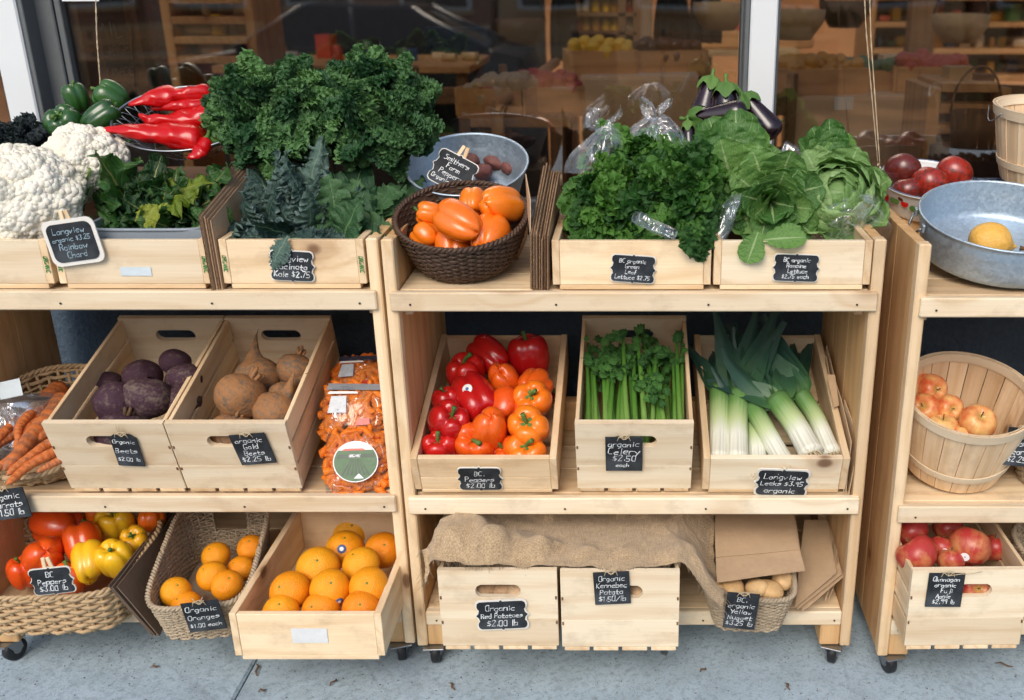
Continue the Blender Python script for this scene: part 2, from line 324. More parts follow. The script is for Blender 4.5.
m_plain('chalk', (0.80, 0.84, 0.86), 0.9, var=0.2, scale=300); m_plain('chalk_blue', (0.36, 0.50, 0.58), 0.9, var=0.3, scale=300)
m_plain('green_ink', (0.05, 0.26, 0.07), 0.8, var=0.4, scale=300); m_plain('white_label', (0.82, 0.84, 0.84), 0.5, var=0.03)
m_plain('chalk_faint', (0.30, 0.29, 0.26), 0.9, var=0.3, scale=200)
m_plain('sticker_blue', (0.06, 0.12, 0.32), 0.4); m_plain('frame_white', (0.70, 0.73, 0.74), 0.45, var=0.04, scale=8); m_plain('frame_grey', (0.12, 0.13, 0.135), 0.5); m_plain('frame_brown', (0.16, 0.12, 0.095), 0.5)
def m_film(name, dens=0.10, tint=(0.92, 0.96, 1.0), gloss=0.10):
    b = NB(name); o = b.obj(); n = b.noise(b.mapv(o, (1, 1, .45)), 20, 3, 0.5, 0.8); cr = b.ramp(b.math('ABSOLUTE', b.math('SUBTRACT', n, 0.5)), [(0.0, 1.0), (0.035, 0.0)])
    nm = b.bump(b.math('ADD', n, b.math('MULTIPLY', cr, 0.3)), 0.4, 0.02)
    tr = b.node('ShaderNodeBsdfTransparent'); tr.inputs[0].default_value = (*tint, 1)
    gl = b.node('ShaderNodeBsdfGlossy', i_Roughness=gloss); gl.inputs[0].default_value = (1, 1, 1, 1); b.link(nm, gl.inputs['Normal'])
    df = b.node('ShaderNodeBsdfDiffuse'); df.inputs[0].default_value = (0.8, 0.84, 0.88, 1)
    m0 = b.node('ShaderNodeMixShader', i_Fac=0.22); b.link(gl.outputs[0], m0.inputs[1]); b.link(df.outputs[0], m0.inputs[2])
    fr = b.node('ShaderNodeFresnel', i_IOR=1.45); b.link(nm, fr.inputs['Normal'])
    f = b.math('ADD', b.math('MULTIPLY_ADD', cr, 0.22, dens), b.math('MULTIPLY', fr.outputs[0], 0.32), clamp=True)
    m1 = b.node('ShaderNodeMixShader'); b.link(f, m1.inputs[0]); b.link(tr.outputs[0], m1.inputs[1]); b.link(m0.outputs[0], m1.inputs[2])
    b.done(m1.outputs[0])
m_film('bag_film', 0.10); m_film('carrot_film', 0.04, gloss=.05)
def m_glass():
    b = NB('window_glass'); o = b.obj(); n = b.noise(o, 1.3, 2, 0.5)
    nm = b.bump(n, 0.05, 0.05)
    tr = b.node('ShaderNodeBsdfTransparent'); tr.inputs[0].default_value = (0.90, 0.88, 0.84, 1)
    gl = b.node('ShaderNodeBsdfGlossy', i_Roughness=0.012); gl.inputs[0].default_value = (1.0, 0.97, 0.92, 1); b.link(nm, gl.inputs['Normal'])
    fr = b.node('ShaderNodeFresnel', i_IOR=1.52)
    f = b.math('MULTIPLY_ADD', fr.outputs[0], 2.1, 0.07, clamp=True)
    m1 = b.node('ShaderNodeMixShader'); b.link(f, m1.inputs[0]); b.link(tr.outputs[0], m1.inputs[1]); b.link(gl.outputs[0], m1.inputs[2])
    b.done(m1.outputs[0])
m_glass()
def m_concrete():
    b = NB('concrete'); o = b.obj(); n = b.noise(o, 2.2, 5, 0.6); f = b.noise(o, 160, 4, 0.7); sp = b.voro(o, 130); st = b.noise(o, 0.9, 4, 0.65); pits = b.voro(o, 38)
    c = b.mix(n, (0.25, 0.35, 0.43), (0.45, 0.585, 0.68))
    c = b.mix(b.ramp(f, [(0.3, 0.0), (0.75, 0.75)]), c, (0.47, 0.535, 0.585)); c = b.mix(b.ramp(b.noise(o, 7, 6, .7), [(.45, 0.), (.70, .45)]), c, (.20, .245, .28)); c = b.mix(b.ramp(sp, [(0.05, 0.75), (0.2, 0.0)]), c, (0.09, 0.10, 0.11)); c = b.mix(b.ramp(b.noise(o, 55, 5, .75), [(.36, .5), (.52, 0.)]), c, (.16, .20, .23)); c = b.mix(b.ramp(b.voro(o, 17), [(.03, .85), (.07, 0.)]), c, (.05, .055, .06))
    c = b.mix(b.ramp(st, [(0.52, 0.0), (0.75, 0.4)]), c, (0.20, 0.24, 0.27)); c = b.mix(b.ramp(pits, [(0.02, 0.8), (0.07, 0.0)]), c, (0.06, 0.06, 0.06))
    gm = b.voro(o, 5.5); gc_ = b.sep(b.voro(o, 5.5, out='Color'))[0]; c = b.mix(b.math('MULTIPLY', b.ramp(gm, [(.05, .75), (.075, 0.)]), b.math('GREATER_THAN', gc_, .6)), c, (.07, .075, .08))
    ck = b.voro(b.mapv(o, (1, 1, 1)), 1.1, 'DISTANCE_TO_EDGE'); cn = b.noise(o, 4, 4, .7); c = b.mix(b.math('MULTIPLY', b.ramp(b.math('ADD', ck, b.math('MULTIPLY', b.math('SUBTRACT', cn, .5), .05)), [(.0, .6), (.004, 0.)]), .22), c, (.06, .07, .075))
    b.done(b.pbr(c, 0.88, 0, 0.25, b.bump(b.math('ADD', f, b.math('MULTIPLY', n, 0.5)), 0.55, 0.003)))
m_concrete()
def m_brickblue():
    b = NB('navy_wall'); o = b.obj(); n = b.noise(o, 5, 5, 0.7); f = b.noise(o, 60, 5, 0.7)
    c = b.mix(b.math('ADD', b.math('MULTIPLY', n, 0.6), b.math('MULTIPLY_ADD', f, 0.7, -0.2), clamp=True), (0.030, 0.050, 0.080), (0.11, 0.16, 0.21))
    c = b.mix(b.ramp(f, [(0.62, 0.0), (0.76, 0.4)]), c, (0.20, 0.24, 0.27))
    b.done(b.pbr(c, 0.7, 0, 0.35, b.bump(b.math('ADD', f, n), 0.9, 0.012)))
m_brickblue()
m_plain('grey_plastic', (0.22, 0.26, 0.30), 0.4, var=.06); m_film('film_grey', 0.45)
m_leaf('leaf_lime', (0.16, 0.24, 0.02), (0.34, 0.40, 0.05), (0.45, 0.45, 0.12), 0.4, 0.4, 0.3)
# ---------------------------------------------------------------- mesh helpers
class G:
    def __init__(s): s.v = []; s.f = []; s.g = []; s.n = 0
    def add(s, v, f, g=None):
        v = np.asarray(v, float).reshape(-1, 3); k = s.n
        s.v.append(v); s.g.append(np.asarray(g, float).reshape(-1, 3) if g is not None else v.copy())
        s.f.extend([tuple(i+k for i in q) for q in f]); s.n += len(v); return s
    def xf(s, M):
        A = np.array(M); s.v = [v @ A[:3, :3].T + A[:3, 3] for v in s.v]; return s
    def join(s, o):
        for v, g in zip(o.v, o.g): s.v.append(v); s.g.append(g)
        s.f.extend([tuple(i+s.n for i in q) for q in o.f]); s.n += o.n; return s
    def mesh(s, name, mat=None, smooth=True):
        me = bpy.data.meshes.new(name); V = np.concatenate(s.v); me.from_pydata(V.tolist(), [], s.f)
        a = me.attributes.new('gr', 'FLOAT_VECTOR', 'POINT'); a.data.foreach_set('vector', np.concatenate(s.g).astype(np.float32).ravel())
        if smooth: me.polygons.foreach_set('use_smooth', [True]*len(me.polygons))
        if mat: me.materials.append(MATS[mat])
        me.update(); return me
def gridf(nu, nv, cu=False, cv=False):
    f = []
    for i in range(nu if cu else nu-1):
        i2 = (i+1) % nu
        for j in range(nv if cv else nv-1):
            j2 = (j+1) % nv; f.append((i*nv+j, i2*nv+j, i2*nv+j2, i*nv+j2))
    return f
def obj(name, me, parent=None, M=None):
    o = bpy.data.objects.new(name, me); COL.objects.link(o)
    if parent is not None: o.parent = parent
    if M is not None: o.matrix_basis = M
    return o
def tag(o, label, cat, group=None, kind=None):
    o['label'] = label; o['category'] = cat
    if group: o['group'] = group
    if kind: o['kind'] = kind
    return o
def thing(name, label, cat, M=None, group=None):
    o = bpy.data.objects.new(name, None); COL.objects.link(o); o.empty_display_size = 0.02
    if M is not None: o.matrix_basis = M
    return tag(o, label, cat, group)
def struct(name, me, M=None):
    o = obj(name, me, None, M); o['kind'] = 'structure'; return o
def boxg(sx, sy, sz, c=(0, 0, 0), bev=0.0015, axis=None, seed=None, dent=0.0):
    """chamfered box; 'gr' carries the position with the grain along x and a random offset"""
    h = np.array([sx, sy, sz])/2; bev = min(bev, h.min()*0.45)
    v = []; idx = {}
    for sg in [(a, b, c_) for a in (-1, 1) for b in (-1, 1) for c_ in (-1, 1)]:
        for ax in range(3):
            p = np.array([sg[k]*(h[k] if k == ax else h[k]-bev) for k in range(3)]); idx[(sg, ax)] = len(v); v.append(p)
    f = []
    for ax in range(3):
        o1, o2 = [k for k in range(3) if k != ax]
        for s in (-1, 1):
            q = []
            for a, b in ((-1, -1), (1, -1), (1, 1), (-1, 1)):
                sg = [0]*3; sg[ax] = s; sg[o1] = a; sg[o2] = b; q.append(idx[(tuple(sg), ax)])
            if (s > 0) != (ax != 1): q = q[::-1]
            f.append(tuple(q))
    for ax in range(3):            # edges running along ax
        o1, o2 = [k for k in range(3) if k != ax]
        for a in (-1, 1):
            for b in (-1, 1):
                s0 = [0]*3; s1 = [0]*3; s0[ax] = -1; s1[ax] = 1; s0[o1] = s1[o1] = a; s0[o2] = s1[o2] = b
                q = [idx[(tuple(s0), o1)], idx[(tuple(s1), o1)], idx[(tuple(s1), o2)], idx[(tuple(s0), o2)]]
                e1 = v[q[1]]-v[q[0]]; e2 = v[q[2]]-v[q[1]]; nrm = np.cross(e1, e2); out = np.zeros(3); out[o1] = a; out[o2] = b
                f.append(tuple(q if nrm @ out > 0 else q[::-1]))
    for sg in [(a, b, c_) for a in (-1, 1) for b in (-1, 1) for c_ in (-1, 1)]:
        q = [idx[(sg, k)] for k in range(3)]; nrm = np.cross(v[q[1]]-v[q[0]], v[q[2]]-v[q[1]])
        f.append(tuple(q if nrm @ np.array(sg) > 0 else q[::-1]))
    v = np.array(v)+np.array(c)
    if axis is None: axis = int(np.argmax([sx, sy, sz]))
    return G().add(v, f, grain(v, axis))
def grain(v, axis):
    o = [k for k in range(3) if k != axis]
    g = np.stack([v[:, axis], v[:, o[0]], v[:, o[1]]], 1)
    return g + np.array([R.uniform(0, 9), R.uniform(0, 3), R.uniform(0, 3)])
def box(name, mat, size, c, parent, bev=0.0015, axis=None, M=None):
    return obj(name, boxg(*size, c=c, bev=bev, axis=axis).mesh(name, mat, False), parent, M)
def tubeg(path, rads, sides=8, cap=True, closed=False, flat=1.0):
    P = np.asarray(path, float); n = len(P); rads = np.full(n, rads) if np.isscalar(rads) else np.asarray(rads, float)
    Tn = np.roll(P, -1, 0)-np.roll(P, 1, 0) if closed else np.gradient(P, axis=0)
    Tn /= np.linalg.norm(Tn, axis=1)[:, None]+1e-12
    u = np.cross(Tn[0], [0, 0, 1]); u = u if np.linalg.norm(u) > 1e-3 else np.cross(Tn[0], [1, 0, 0]); u /= np.linalg.norm(u)
    a = np.linspace(0, 2*PI, sides, endpoint=False); ca, sa = np.cos(a)[:, None], np.sin(a)[:, None]*flat
    V = np.zeros((n, sides, 3)); g = np.zeros((n, sides, 3)); L = 0
    for i in range(n):
        u = u-Tn[i]*(u @ Tn[i]); u /= np.linalg.norm(u)+1e-12; w = np.cross(Tn[i], u)
        V[i] = P[i]+rads[i]*(ca*u+sa*w)
        if i: L += np.linalg.norm(P[i]-P[i-1])
        g[i, :, 0] = L; g[i, :, 1] = a/(2*PI)
    f = gridf(n, sides, closed, True); G_ = G().add(V, f, g)
    if cap and not closed: G_.f.append(tuple(range(sides))); G_.f.append(tuple(reversed(range((n-1)*sides, n*sides))))
    return G_
def latheg(prof, n=32, fn=None):
    """prof: (r,z) list from top/first to last; fn(theta,i)->radius factor"""
    pr = np.asarray(prof, float); m = len(pr); a = np.linspace(0, 2*PI, n, endpoint=False)
    rr = pr[:, :1]*np.ones((1, n)); zz = pr[:, 1:]*np.ones((1, n))
    if fn is not None: rr, zz = fn(rr, zz, a[None, :], np.linspace(0, 1, m)[:, None])
    V = np.stack([rr*np.cos(a), rr*np.sin(a), zz], -1)
    g = np.stack([np.linspace(0, 1, m)[:, None]*np.ones((1, n)), np.ones((m, 1))*np.sin(a)[None]*0.5, np.ones((m, 1))*np.cos(a)[None]*0.5], -1)
    return G().add(V, [q[::-1] for q in gridf(m, n, False, True)] if pr[0, 1] < pr[-1, 1] else gridf(m, n, False, True), g)
def wob(P, amp, k, seed):
    """smooth pseudo-random displacement field of points"""
    r = np.random.RandomState(seed); out = np.zeros_like(P)
    for o in range(3):
        for _ in range(3):
            d = r.randn(3); d *= k*(1.9**o)/np.linalg.norm(d); out += (amp/(1.8**o)/2)*np.sin(P @ d + r.uniform(0, 6.28))[..., None]*(r.randn(3)/1.6)
    return out
# ---------------------------------------------------------------- handwriting
FONT = {'A':'022842|1434','B':'0802|082837362505|253433221202','C':'381807031232','D':'0802|0828373322 02'.replace(' ',''),'E':'38080232|0525','F':'0802|0838|0525','G':'3818070312323424','H':'0802|3832|0535','I':'1812','K':'0802|3805|0532','L':'080232','M':'0208253842','N':'02083238','O':'180703123233373818','P':'0802|082837362505','R':'0802|082837362505|2532','S':'381807163534331202','T':'2822|0848','Y':'0825|4822','W':'0812253248',
'a':'35150403123233|3532','b':'0802|041535343332120203','c':'351504031232','d':'35150403123233|3832','e':'0434351504031232','f':'382812|0535','g':'35150403123233|353110','h':'0802|04153532','i':'1512|1716','j':'353120|3736','k':'0802|3504|1432','l':'1812','m':'0502|04152522|24354542','n':'0502|04153532','o':'150403123233343515','p':'0500|04153534333212','q':'3530|35150403123233','r':'0502|041535','s':'35150434331202','t':'171232|0535','u':'0503123233|3532','v':'051235','w':'0512243245','x':'0532|0235','y':'0523|4510','z':'05350232',
'0':'180703123233373818','1':'071812','2':'071828370232','3':'0838253433221203','4':'32380444','5':'3808052534332202','6':'38070312323404','7':'083812','8':'180716353412033718','9':'36160718383632','$':'3717061525342303|1822','.':'1213',',':'1311','/':'0248','-':'0535',"'":'1817','!':'1814|1312'}
WD = {'m':5.0,'w':5.0,'M':5.2,'W':5.2,'i':2.6,'l':2.4,'.':2.2,' ':3.0,'1':2.8,'I':2.4,"'":2.0,'f':3.6,'t':3.8,'r':3.8}
def textg(lines, w, h, lw=0.0013, seed=0, align='c', slant=0.12, heights=None):
    """chalk strokes laid in the XZ plane (facing -Y), fitted to a w x h field"""
    r = random.Random(seed); g = G(); n = len(lines); lh = h/n
    for li, ln in enumerate(lines):
        tw = sum(WD.get(c, 4.3) for c in ln); s = min(lh/8.2, w/max(tw, 1)); s = min(s*(heights[li] if heights else 1), w/max(tw, 1))
        x = (-tw*s/2 + r.uniform(-0.08, 0.12)*(w-tw*s)) if align == 'c' else -w/2
        z0 = h/2-(li+1)*lh+lh*0.5-5*s
        for ch in ln:
            dy = r.uniform(-0.35, 0.35)*s; sc = r.uniform(0.92, 1.08)
            for st in FONT.get(ch, '').split('|'):
                pts = [(int(st[k]), int(st[k+1])) for k in range(0, len(st)-1, 2)]
                pp = [np.array([x+(px+slant*(py-2)+r.uniform(-.14, .14))*s*sc, z0+dy+(py+r.uniform(-.14, .14))*s*sc]) for px, py in pts]
                for a, b in zip(pp, pp[1:]):
                    d = b-a; L = np.linalg.norm(d)
                    if L < 1e-7: continue
                    d /= L; nn = np.array([-d[1], d[0]])*lw*r.uniform(.22, .72); a2 = a-d*lw*.35; b2 = b+d*lw*.35
                    q = [a2-nn, b2-nn, b2+nn, a2+nn]
                    g.add([(p[0], 0, p[1]) for p in q], [(0, 1, 2, 3)])
            x += WD.get(ch, 4.3)*s
    return g
def outline(w, h, style):
    if style == 'rect': pts = [(-w/2, -h/2), (w/2, -h/2), (w/2, h/2), (-w/2, h/2)]
    elif style == 'tag': c = w*0.22; pts = [(-w/2, -h/2), (w/2, -h/2), (w/2, h/2-c*.9), (w/2-c, h/2), (-w/2+c, h/2), (-w/2, h/2-c*.9)]
    elif style == 'round':
        r = min(w, h)*0.18; pts = []
        for cx, cy, a0 in ((w/2-r, -h/2+r, -90), (w/2-r, h/2-r, 0), (-w/2+r, h/2-r, 90), (-w/2+r, -h/2+r, 180)):
            pts += [(cx+r*math.cos(rad(a0+k*18)), cy+r*math.sin(rad(a0+k*18))) for k in range(6)]
    else:                        # fancy plaque: scooped corners, a small cusp in the middle of each side
        r = min(w, h)*0.17; pts = []; q = []
        for k in range(0, 7): a = rad(k*15); q.append((w/2-r*0.15-r*0.35*(1-math.cos(a*2))/2-r*.10*(k == 0), -h/2+r*.2+k/6*r*1.3))
        half = [(0, -h/2-r*.28), (r*.35, -h/2+r*.05), (r*.7, -h/2), (w*.32, -h/2), (w/2-r*.55, -h/2+r*.04), (w/2-r*.12, -h/2+r*.35), (w/2, -h/2+r*.9), (w/2-r*.08, -h/2+r*1.35), (w/2-r*.38, -h/2+r*1.75), (w/2-r*.2, -r*.45), (w/2+r*.22, 0)]
        up = [(x, -y) for x, y in reversed(half[:-1])]; rt = half+up
        pts = rt+[(-x, y) for x, y in reversed(rt[1:-1])]
    return np.array(pts)
def plate(pts, t, y=0.0):
    n = len(pts); v = [(p[0], y-t/2, p[1]) for p in pts]+[(p[0], y+t/2, p[1]) for p in pts]
    f = [tuple(range(n)), tuple(reversed(range(n, 2*n)))]+[(i, i+n, (i+1) % n+n, (i+1) % n) for i in range(n)]
    return G().add(v, f)
def sign(label, M, w, h, lines, style='fancy', rim=True, ink='chalk', lw=0.0014, seed=0, heights=None, tie=None, frame_mat='white_frame', clip=False, name='chalkboard_sign'):
    t = thing(name, label, 'sign', M)
    o = outline(w, h, style)
    obj('board', plate(o, 0.003).mesh('board', 'chalkboard', False), t)
    if rim:
        k = rim if not isinstance(rim, bool) else 0.0022
        o2 = o*(1+2*k/np.array([w, h])[None]); obj('frame', plate(o2, 0.0034, 0.0018).mesh('frame', frame_mat, False), t)
    obj('lettering', textg(lines, w*0.86, h*0.84, lw, seed, heights=heights).mesh('lettering', ink, False), t, T(0, -0.0022, 0))
    if tie:                       # twine from the board up over the crate's edge
        for k, (dx, dz) in enumerate(tie):
            p = [np.array([dx*.012*j, -0.004-0.002*math.sin(j*2.1+k), h/2-0.004+dz*j/5]) for j in range(6)]
            obj('twine', tubeg(p, 0.0009, 5).mesh('twine', 'twine'), t)
        kn = [(0.010*math.cos(a)*(1+.4*math.sin(3*a)), -0.006+0.002*math.sin(2*a), h/2+0.004+0.005*math.sin(a)) for a in np.linspace(0, 2*PI, 18)]
        obj('bow', tubeg(kn, 0.0010, 5).mesh('bow', 'twine'), t)
        for sx in (-1, 1):
            e = [(0, -0.006, h/2+.003), (sx*.006, -.008, h/2+.008), (sx*.012, -.007, h/2+.004), (sx*.015, -.006, h/2-.006)]
            obj('twine_end', tubeg(e, 0.0009, 5).mesh('twine_end', 'twine'), t)
    if clip:
        for dx, a in ((-0.006, 0.10), (0.008, -0.12)):
            obj('clip_leg', boxg(0.009, 0.005, 0.036, (0, 0, 0), 0.001).mesh('clip_leg', 'pine', False), t, T(dx-w*.02, 0.004, h/2+0.010) @ RY(a))
    return t
# ---------------------------------------------------------------- ground, wall, shop window
SHELF = (1.005, 0.496, 0.169)
YW = 2.70                                   # shop wall face
ground = struct('sidewalk', boxg(40, 8.6, 0.2, (0, -1.6, -0.132), 0.004).mesh('sidewalk', 'concrete', False))
xj = atZ(247, 675, 0).x
for i, x in enumerate([xj-2.62*k for k in range(3, 0, -1)]+[xj+2.62*k for k in range(0, 3)]):
    for j in range(5):
        w_ = 2.616; o = box('slab', 'concrete', (w_, 1.492, 0.04), (0, 0, 0), ground, 0.006, M=T(x+1.31, 1.955-1.5*j, -0.02+R.uniform(-0.0015, 0.0)))
# leaf litter and twigs lie on the slab
def litter(px, py, L, a, label):
    p = atZ(px, py, 0.004); g = tubeg([(0, 0, 0), (L*.3, .003, .004), (L*.7, -.004, .003), (L, .002, .001)], [.0016, .003, .0035, .0008], 6, flat=0.4)
    o = obj('dry_leaf', g.mesh('dry_leaf', 'stem_brown'), None, T(p) @ RZ(a)); tag(o, label, 'leaf', 'dry leaves on the sidewalk')
litter(257, 676, .05, 1.9, 'curled dry leaf on the concrete beside the slab joint')
litter(258, 692, .02, .4, 'tiny dry leaf fragment on concrete near the bottom edge')
litter(995, 663, .045, -.4, 'pale twig on the concrete in front of the apple crate')
gg_ = G(); r9 = random.Random(9); st_ = latheg([(.001, .5), (.35, .35), (.5, 0), (.35, -.3), (.001, -.4)], 6)
for k in range(900):
    p = atZ(r9.uniform(-20, 1050), r9.choice((r9.uniform(628, 702), r9.uniform(630, 660))), 0); q = r9.uniform(.0012, .0042); gg_.add(st_.v[0]*q*np.array([r9.uniform(.7, 1.3), r9.uniform(.7, 1.3), .7])+np.array([p.x, p.y, .0012]), st_.f, st_.g[0])
m_plain('grit', (.13, .125, .12), .9, var=.5); go_ = obj('sidewalk_grit', gg_.mesh('sidewalk_grit', 'grit')); tag(go_, 'fine grit and crumbs scattered over the concrete sidewalk', 'grit', kind='stuff')
for k, (px, py, a_) in enumerate(((150, 668, .3), (330, 686, 1.2), (455, 690, 2.2), (700, 672, .7), (790, 690, 1.9))): litter(px, py, .022+.006*(k % 3), a_, ['small dry leaf on the concrete below the straw basket', 'small dry leaf on the concrete below the tray of oranges', 'small dry leaf on the concrete below the red potato crate', 'small dry leaf on the concrete below the small seagrass basket', 'small dry leaf on the concrete near the middle stand caster'][k])
wall = struct('shop_wall', boxg(9, 0.18, 1.03, (0, YW+0.09, 0.475), 0.004).mesh('shop_wall', 'navy_wall', False))
obj('wall_sill', boxg(9, 0.26, 0.045, (0, YW+0.11, 1.0145), 0.006).mesh('wall_sill', 'frame_grey', False), wall)
YG = 2.80
def window(label, x0, x1):
    t = thing('shop_window', label, 'window', T((x0+x1)/2, YG, 1.04))
    w = x1-x0
    obj('pane', boxg(w, 0.006, 2.1, (0, 0, 1.05), 0.0005).mesh('pane', 'window_glass', False), t)
    obj('bottom_rail', boxg(w, 0.05, 0.04, (0, 0, 0.0), 0.003).mesh('bottom_rail', 'frame_grey', False), t)
    obj('top_rail', boxg(w, 0.05, 0.05, (0, 0, 2.12), 0.003).mesh('top_rail', 'frame_white', False), t)
    for s in (-1, 1):
        obj('stile', boxg(0.016, 0.05, 2.1, (s*(w/2-0.008), 0.0, 1.05), 0.002).mesh('stile', 'frame_grey', False), t)
    return t
XPL, XPR = (-1.660, -1.583), (0.300, 0.370)
window('large plate glass shop window between the two white posts', XPL[1]+0.06, XPR[0])
window('shop window right of the white post behind the tubs', XPR[1], 2.6)
window('narrow glass strip left of the leftmost white post', -3.4, XPL[0])
for (a, b), lab in ((XPL, 'white painted window post behind the cauliflower'), (XPR, 'white painted window post behind the eggplants')):
    t = thing('window_post', lab, 'post', T((a+b)/2, YG-0.05, 1.03))
    obj('post_board', boxg(b-a, 0.09, 2.2, (0, 0, 1.1), 0.004).mesh('post_board', 'frame_white', False), t)
    obj('post_edge', boxg(0.012, 0.10, 2.2, (-(b-a)/2-0.007 if a > 0 else (b-a)/2+0.007, 0.012, 1.1), 0.002).mesh('post_edge', 'frame_grey', False), t)
t = thing('window_jamb', 'grey and brown window jamb beside the white post above green peppers', 'window jamb', T(XPL[1]+0.034, YG+0.03, 1.04))
obj('jamb_board', boxg(0.050, 0.12, 2.2, (-.002, 0, 1.1), 0.003).mesh('jamb_board', 'frame_grey', False), t)
obj('jamb_trim', boxg(0.040, 0.10, 2.2, (0.047, 0.03, 1.1), 0.003).mesh('jamb_trim', 'frame_brown', False), t)
# ---------------------------------------------------------------- display units on casters
def caster(parent, x, y, yaw):
    c = obj('caster', boxg(0.052, 0.062, 0.004, (0, 0, 0.064), 0.001).mesh('caster', 'steel', False), parent, T(x, y, 0) @ RZ(yaw))
    prof = [(.004, -.011), (.026, -.011), (.0295, -.008), (.030, 0), (.0295, .008), (.026, .011), (.004, .011)]
    obj('wheel', latheg(prof, 28).mesh('wheel', 'rubber_black'), c, T(0, 0.012, 0.030) @ RY(PI/2))
    g = latheg([(.0005, -.0135), (.010, -.0135), (.011, -.012), (.011, .012), (.010, .0135), (.0005, .0135)], 16).xf(T(0, 0.012, 0.030) @ RY(PI/2))
    for s in (-1, 1):
        n = [(s*.0165, -.016, .061), (s*.0165, .022, .061), (s*.0165, .026, .034), (s*.0165, .012, .022), (s*.0165, .000, .034)]
        m = [(x_-s*.003, y_, z_) for x_, y_, z_ in n]
        g.add(n+m, [(0, 1, 2, 3, 4), (9, 8, 7, 6, 5)]+[(i, i+5, (i+1) % 5+5, (i+1) % 5) for i in range(5)])
    g.join(boxg(.034, .040, .003, (0, .003, .061), .0005))
    obj('fork', g.mesh('fork', 'steel', False), c)
def unit(label, x0, x1, yf, seed):
    t = thing('display_stand', label, 'display stand', T((x0+x1)/2, yf, 0), 'rolling pine display stands')
    w = x1-x0; D = 0.52; pt = 0.026
    for s in (-1, 1):
        e = obj('side_panel', boxg(pt, 0.030, 1.055, (s*(w/2-pt/2), 0.015, 0.066+1.055/2), 0.003).mesh('side_panel', 'pine', False), t)
        for k in range(3):
            dd = (D-0.032)/3
            obj('plank', boxg(pt-0.002, dd-0.0015, 1.045, (s*(w/2-pt/2), 0.0315+dd*(k+.5), 0.072+1.045/2), 0.0012).mesh('plank', 'pine_orange', False), e)
        for zz in SHELF:
            obj('cleat', boxg(0.020, D-0.06, 0.026, (s*(w/2-pt-0.0105), D/2+.02, zz-0.059), 0.002).mesh('cleat', 'pine', False), t)
        for k, yy in enumerate((0.045, D-0.05)):
            obj('foot_block', boxg(0.050, 0.08, 0.085, (s*(w/2-pt-0.026), yy, 0.066+0.0425), 0.003).mesh('foot_block', 'pine_orange', False), t)
            caster(t, s*(w/2-0.040), yy-0.028, R.uniform(-.5, .5))
    wi = w-2*pt-0.002
    for k, zz in enumerate(SHELF):
        hh = 0.044 if k < 2 else 0.040
        r = obj('front_rail', boxg(wi+(pt*1.2 if k < 2 else 0), 0.020, hh, (0, 0.0095-(.0125 if k < 2 else 0), zz-hh/2), 0.003).mesh('front_rail', 'pine_white', False), t)
        for j in range(4):
            sx = -wi/2+0.02+(wi-.04)*j/3+R.uniform(-.01, .01)
            obj('screw', latheg([(.0001, 0.0), (.0026, 0), (.0026, .001)], 8).mesh('screw', 'screw_dark'), r, T(sx, -0.0140 if k < 2 else -.0015, zz-hh*.62) @ RX(PI/2))
        n = 4; pd = (D-0.024)/n
        for j in range(n):
            obj('shelf_plank', boxg(wi, pd-0.003, 0.018, (0, 0.022+pd*(j+.5), zz-0.012), 0.0015).mesh('shelf_plank', 'pine', False), t)
    # battens that prop up the rear of the tilted crates
    obj('riser', boxg(wi-0.002, 0.040, 0.085, (0, 0.385, SHELF[1]+0.0405), 0.002).mesh('riser', 'pine_orange', False), t)
    return t
unit('pine display stand carrying cauliflower, kale and beet crates', -1.640, -0.556, 2.110, 1)
unit('pine display stand carrying lettuce, celery and leek crates', -0.547, 0.546, 2.100, 2)
unit('pine display stand with galvanized tub and bushel basket at right', 0.606, 1.690, 2.060, 3)
# ---------------------------------------------------------------- crates
def hole_board(w, h, t, hw, hh, hx, hz, axis=0):
    """board in the XZ plane (centre 0, thickness along Y) with a stadium hole"""
    n = 36; r = hh/2; inner = []
    for k in range(n):
        a = 2*PI*k/n; c, s = math.cos(a), math.sin(a)
        inner.append(((hw/2-r)*(1 if c > 0 else -1)*min(1, abs(c)*6)+r*c, r*s))
    inner = np.array(inner)+[hx, hz]; outer = []
    for p in inner:
        d = p-[hx, hz]; tx = ((w/2-hx) if d[0] > 0 else (w/2+hx))/max(abs(d[0]), 1e-9); tz = ((h/2-hz) if d[1] > 0 else (h/2+hz))/max(abs(d[1]), 1e-9)
        outer.append([hx, hz]+d*min(tx, tz))
    outer = np.array(outer)
    for cx, cz in ((w/2, h/2), (-w/2, h/2), (-w/2, -h/2), (w/2, -h/2)):
        outer[np.argmin(((outer-[cx, cz])**2).sum(1))] = (cx, cz)
    V = np.concatenate([np.c_[a[:, 0], np.full(n, y), a[:, 1]] for y in (-t/2, t/2) for a in (inner, outer)])
    f = []
    for i in range(n):
        j = (i+1) % n
        f += [(i, j, n+j, n+i), (2*n+i, 3*n+i, 3*n+j, 2*n+j), (n+i, n+j, 3*n+j, 3*n+i), (i, 2*n+i, 2*n+j, j)]
    return G().add(V, f, grain(V, axis))
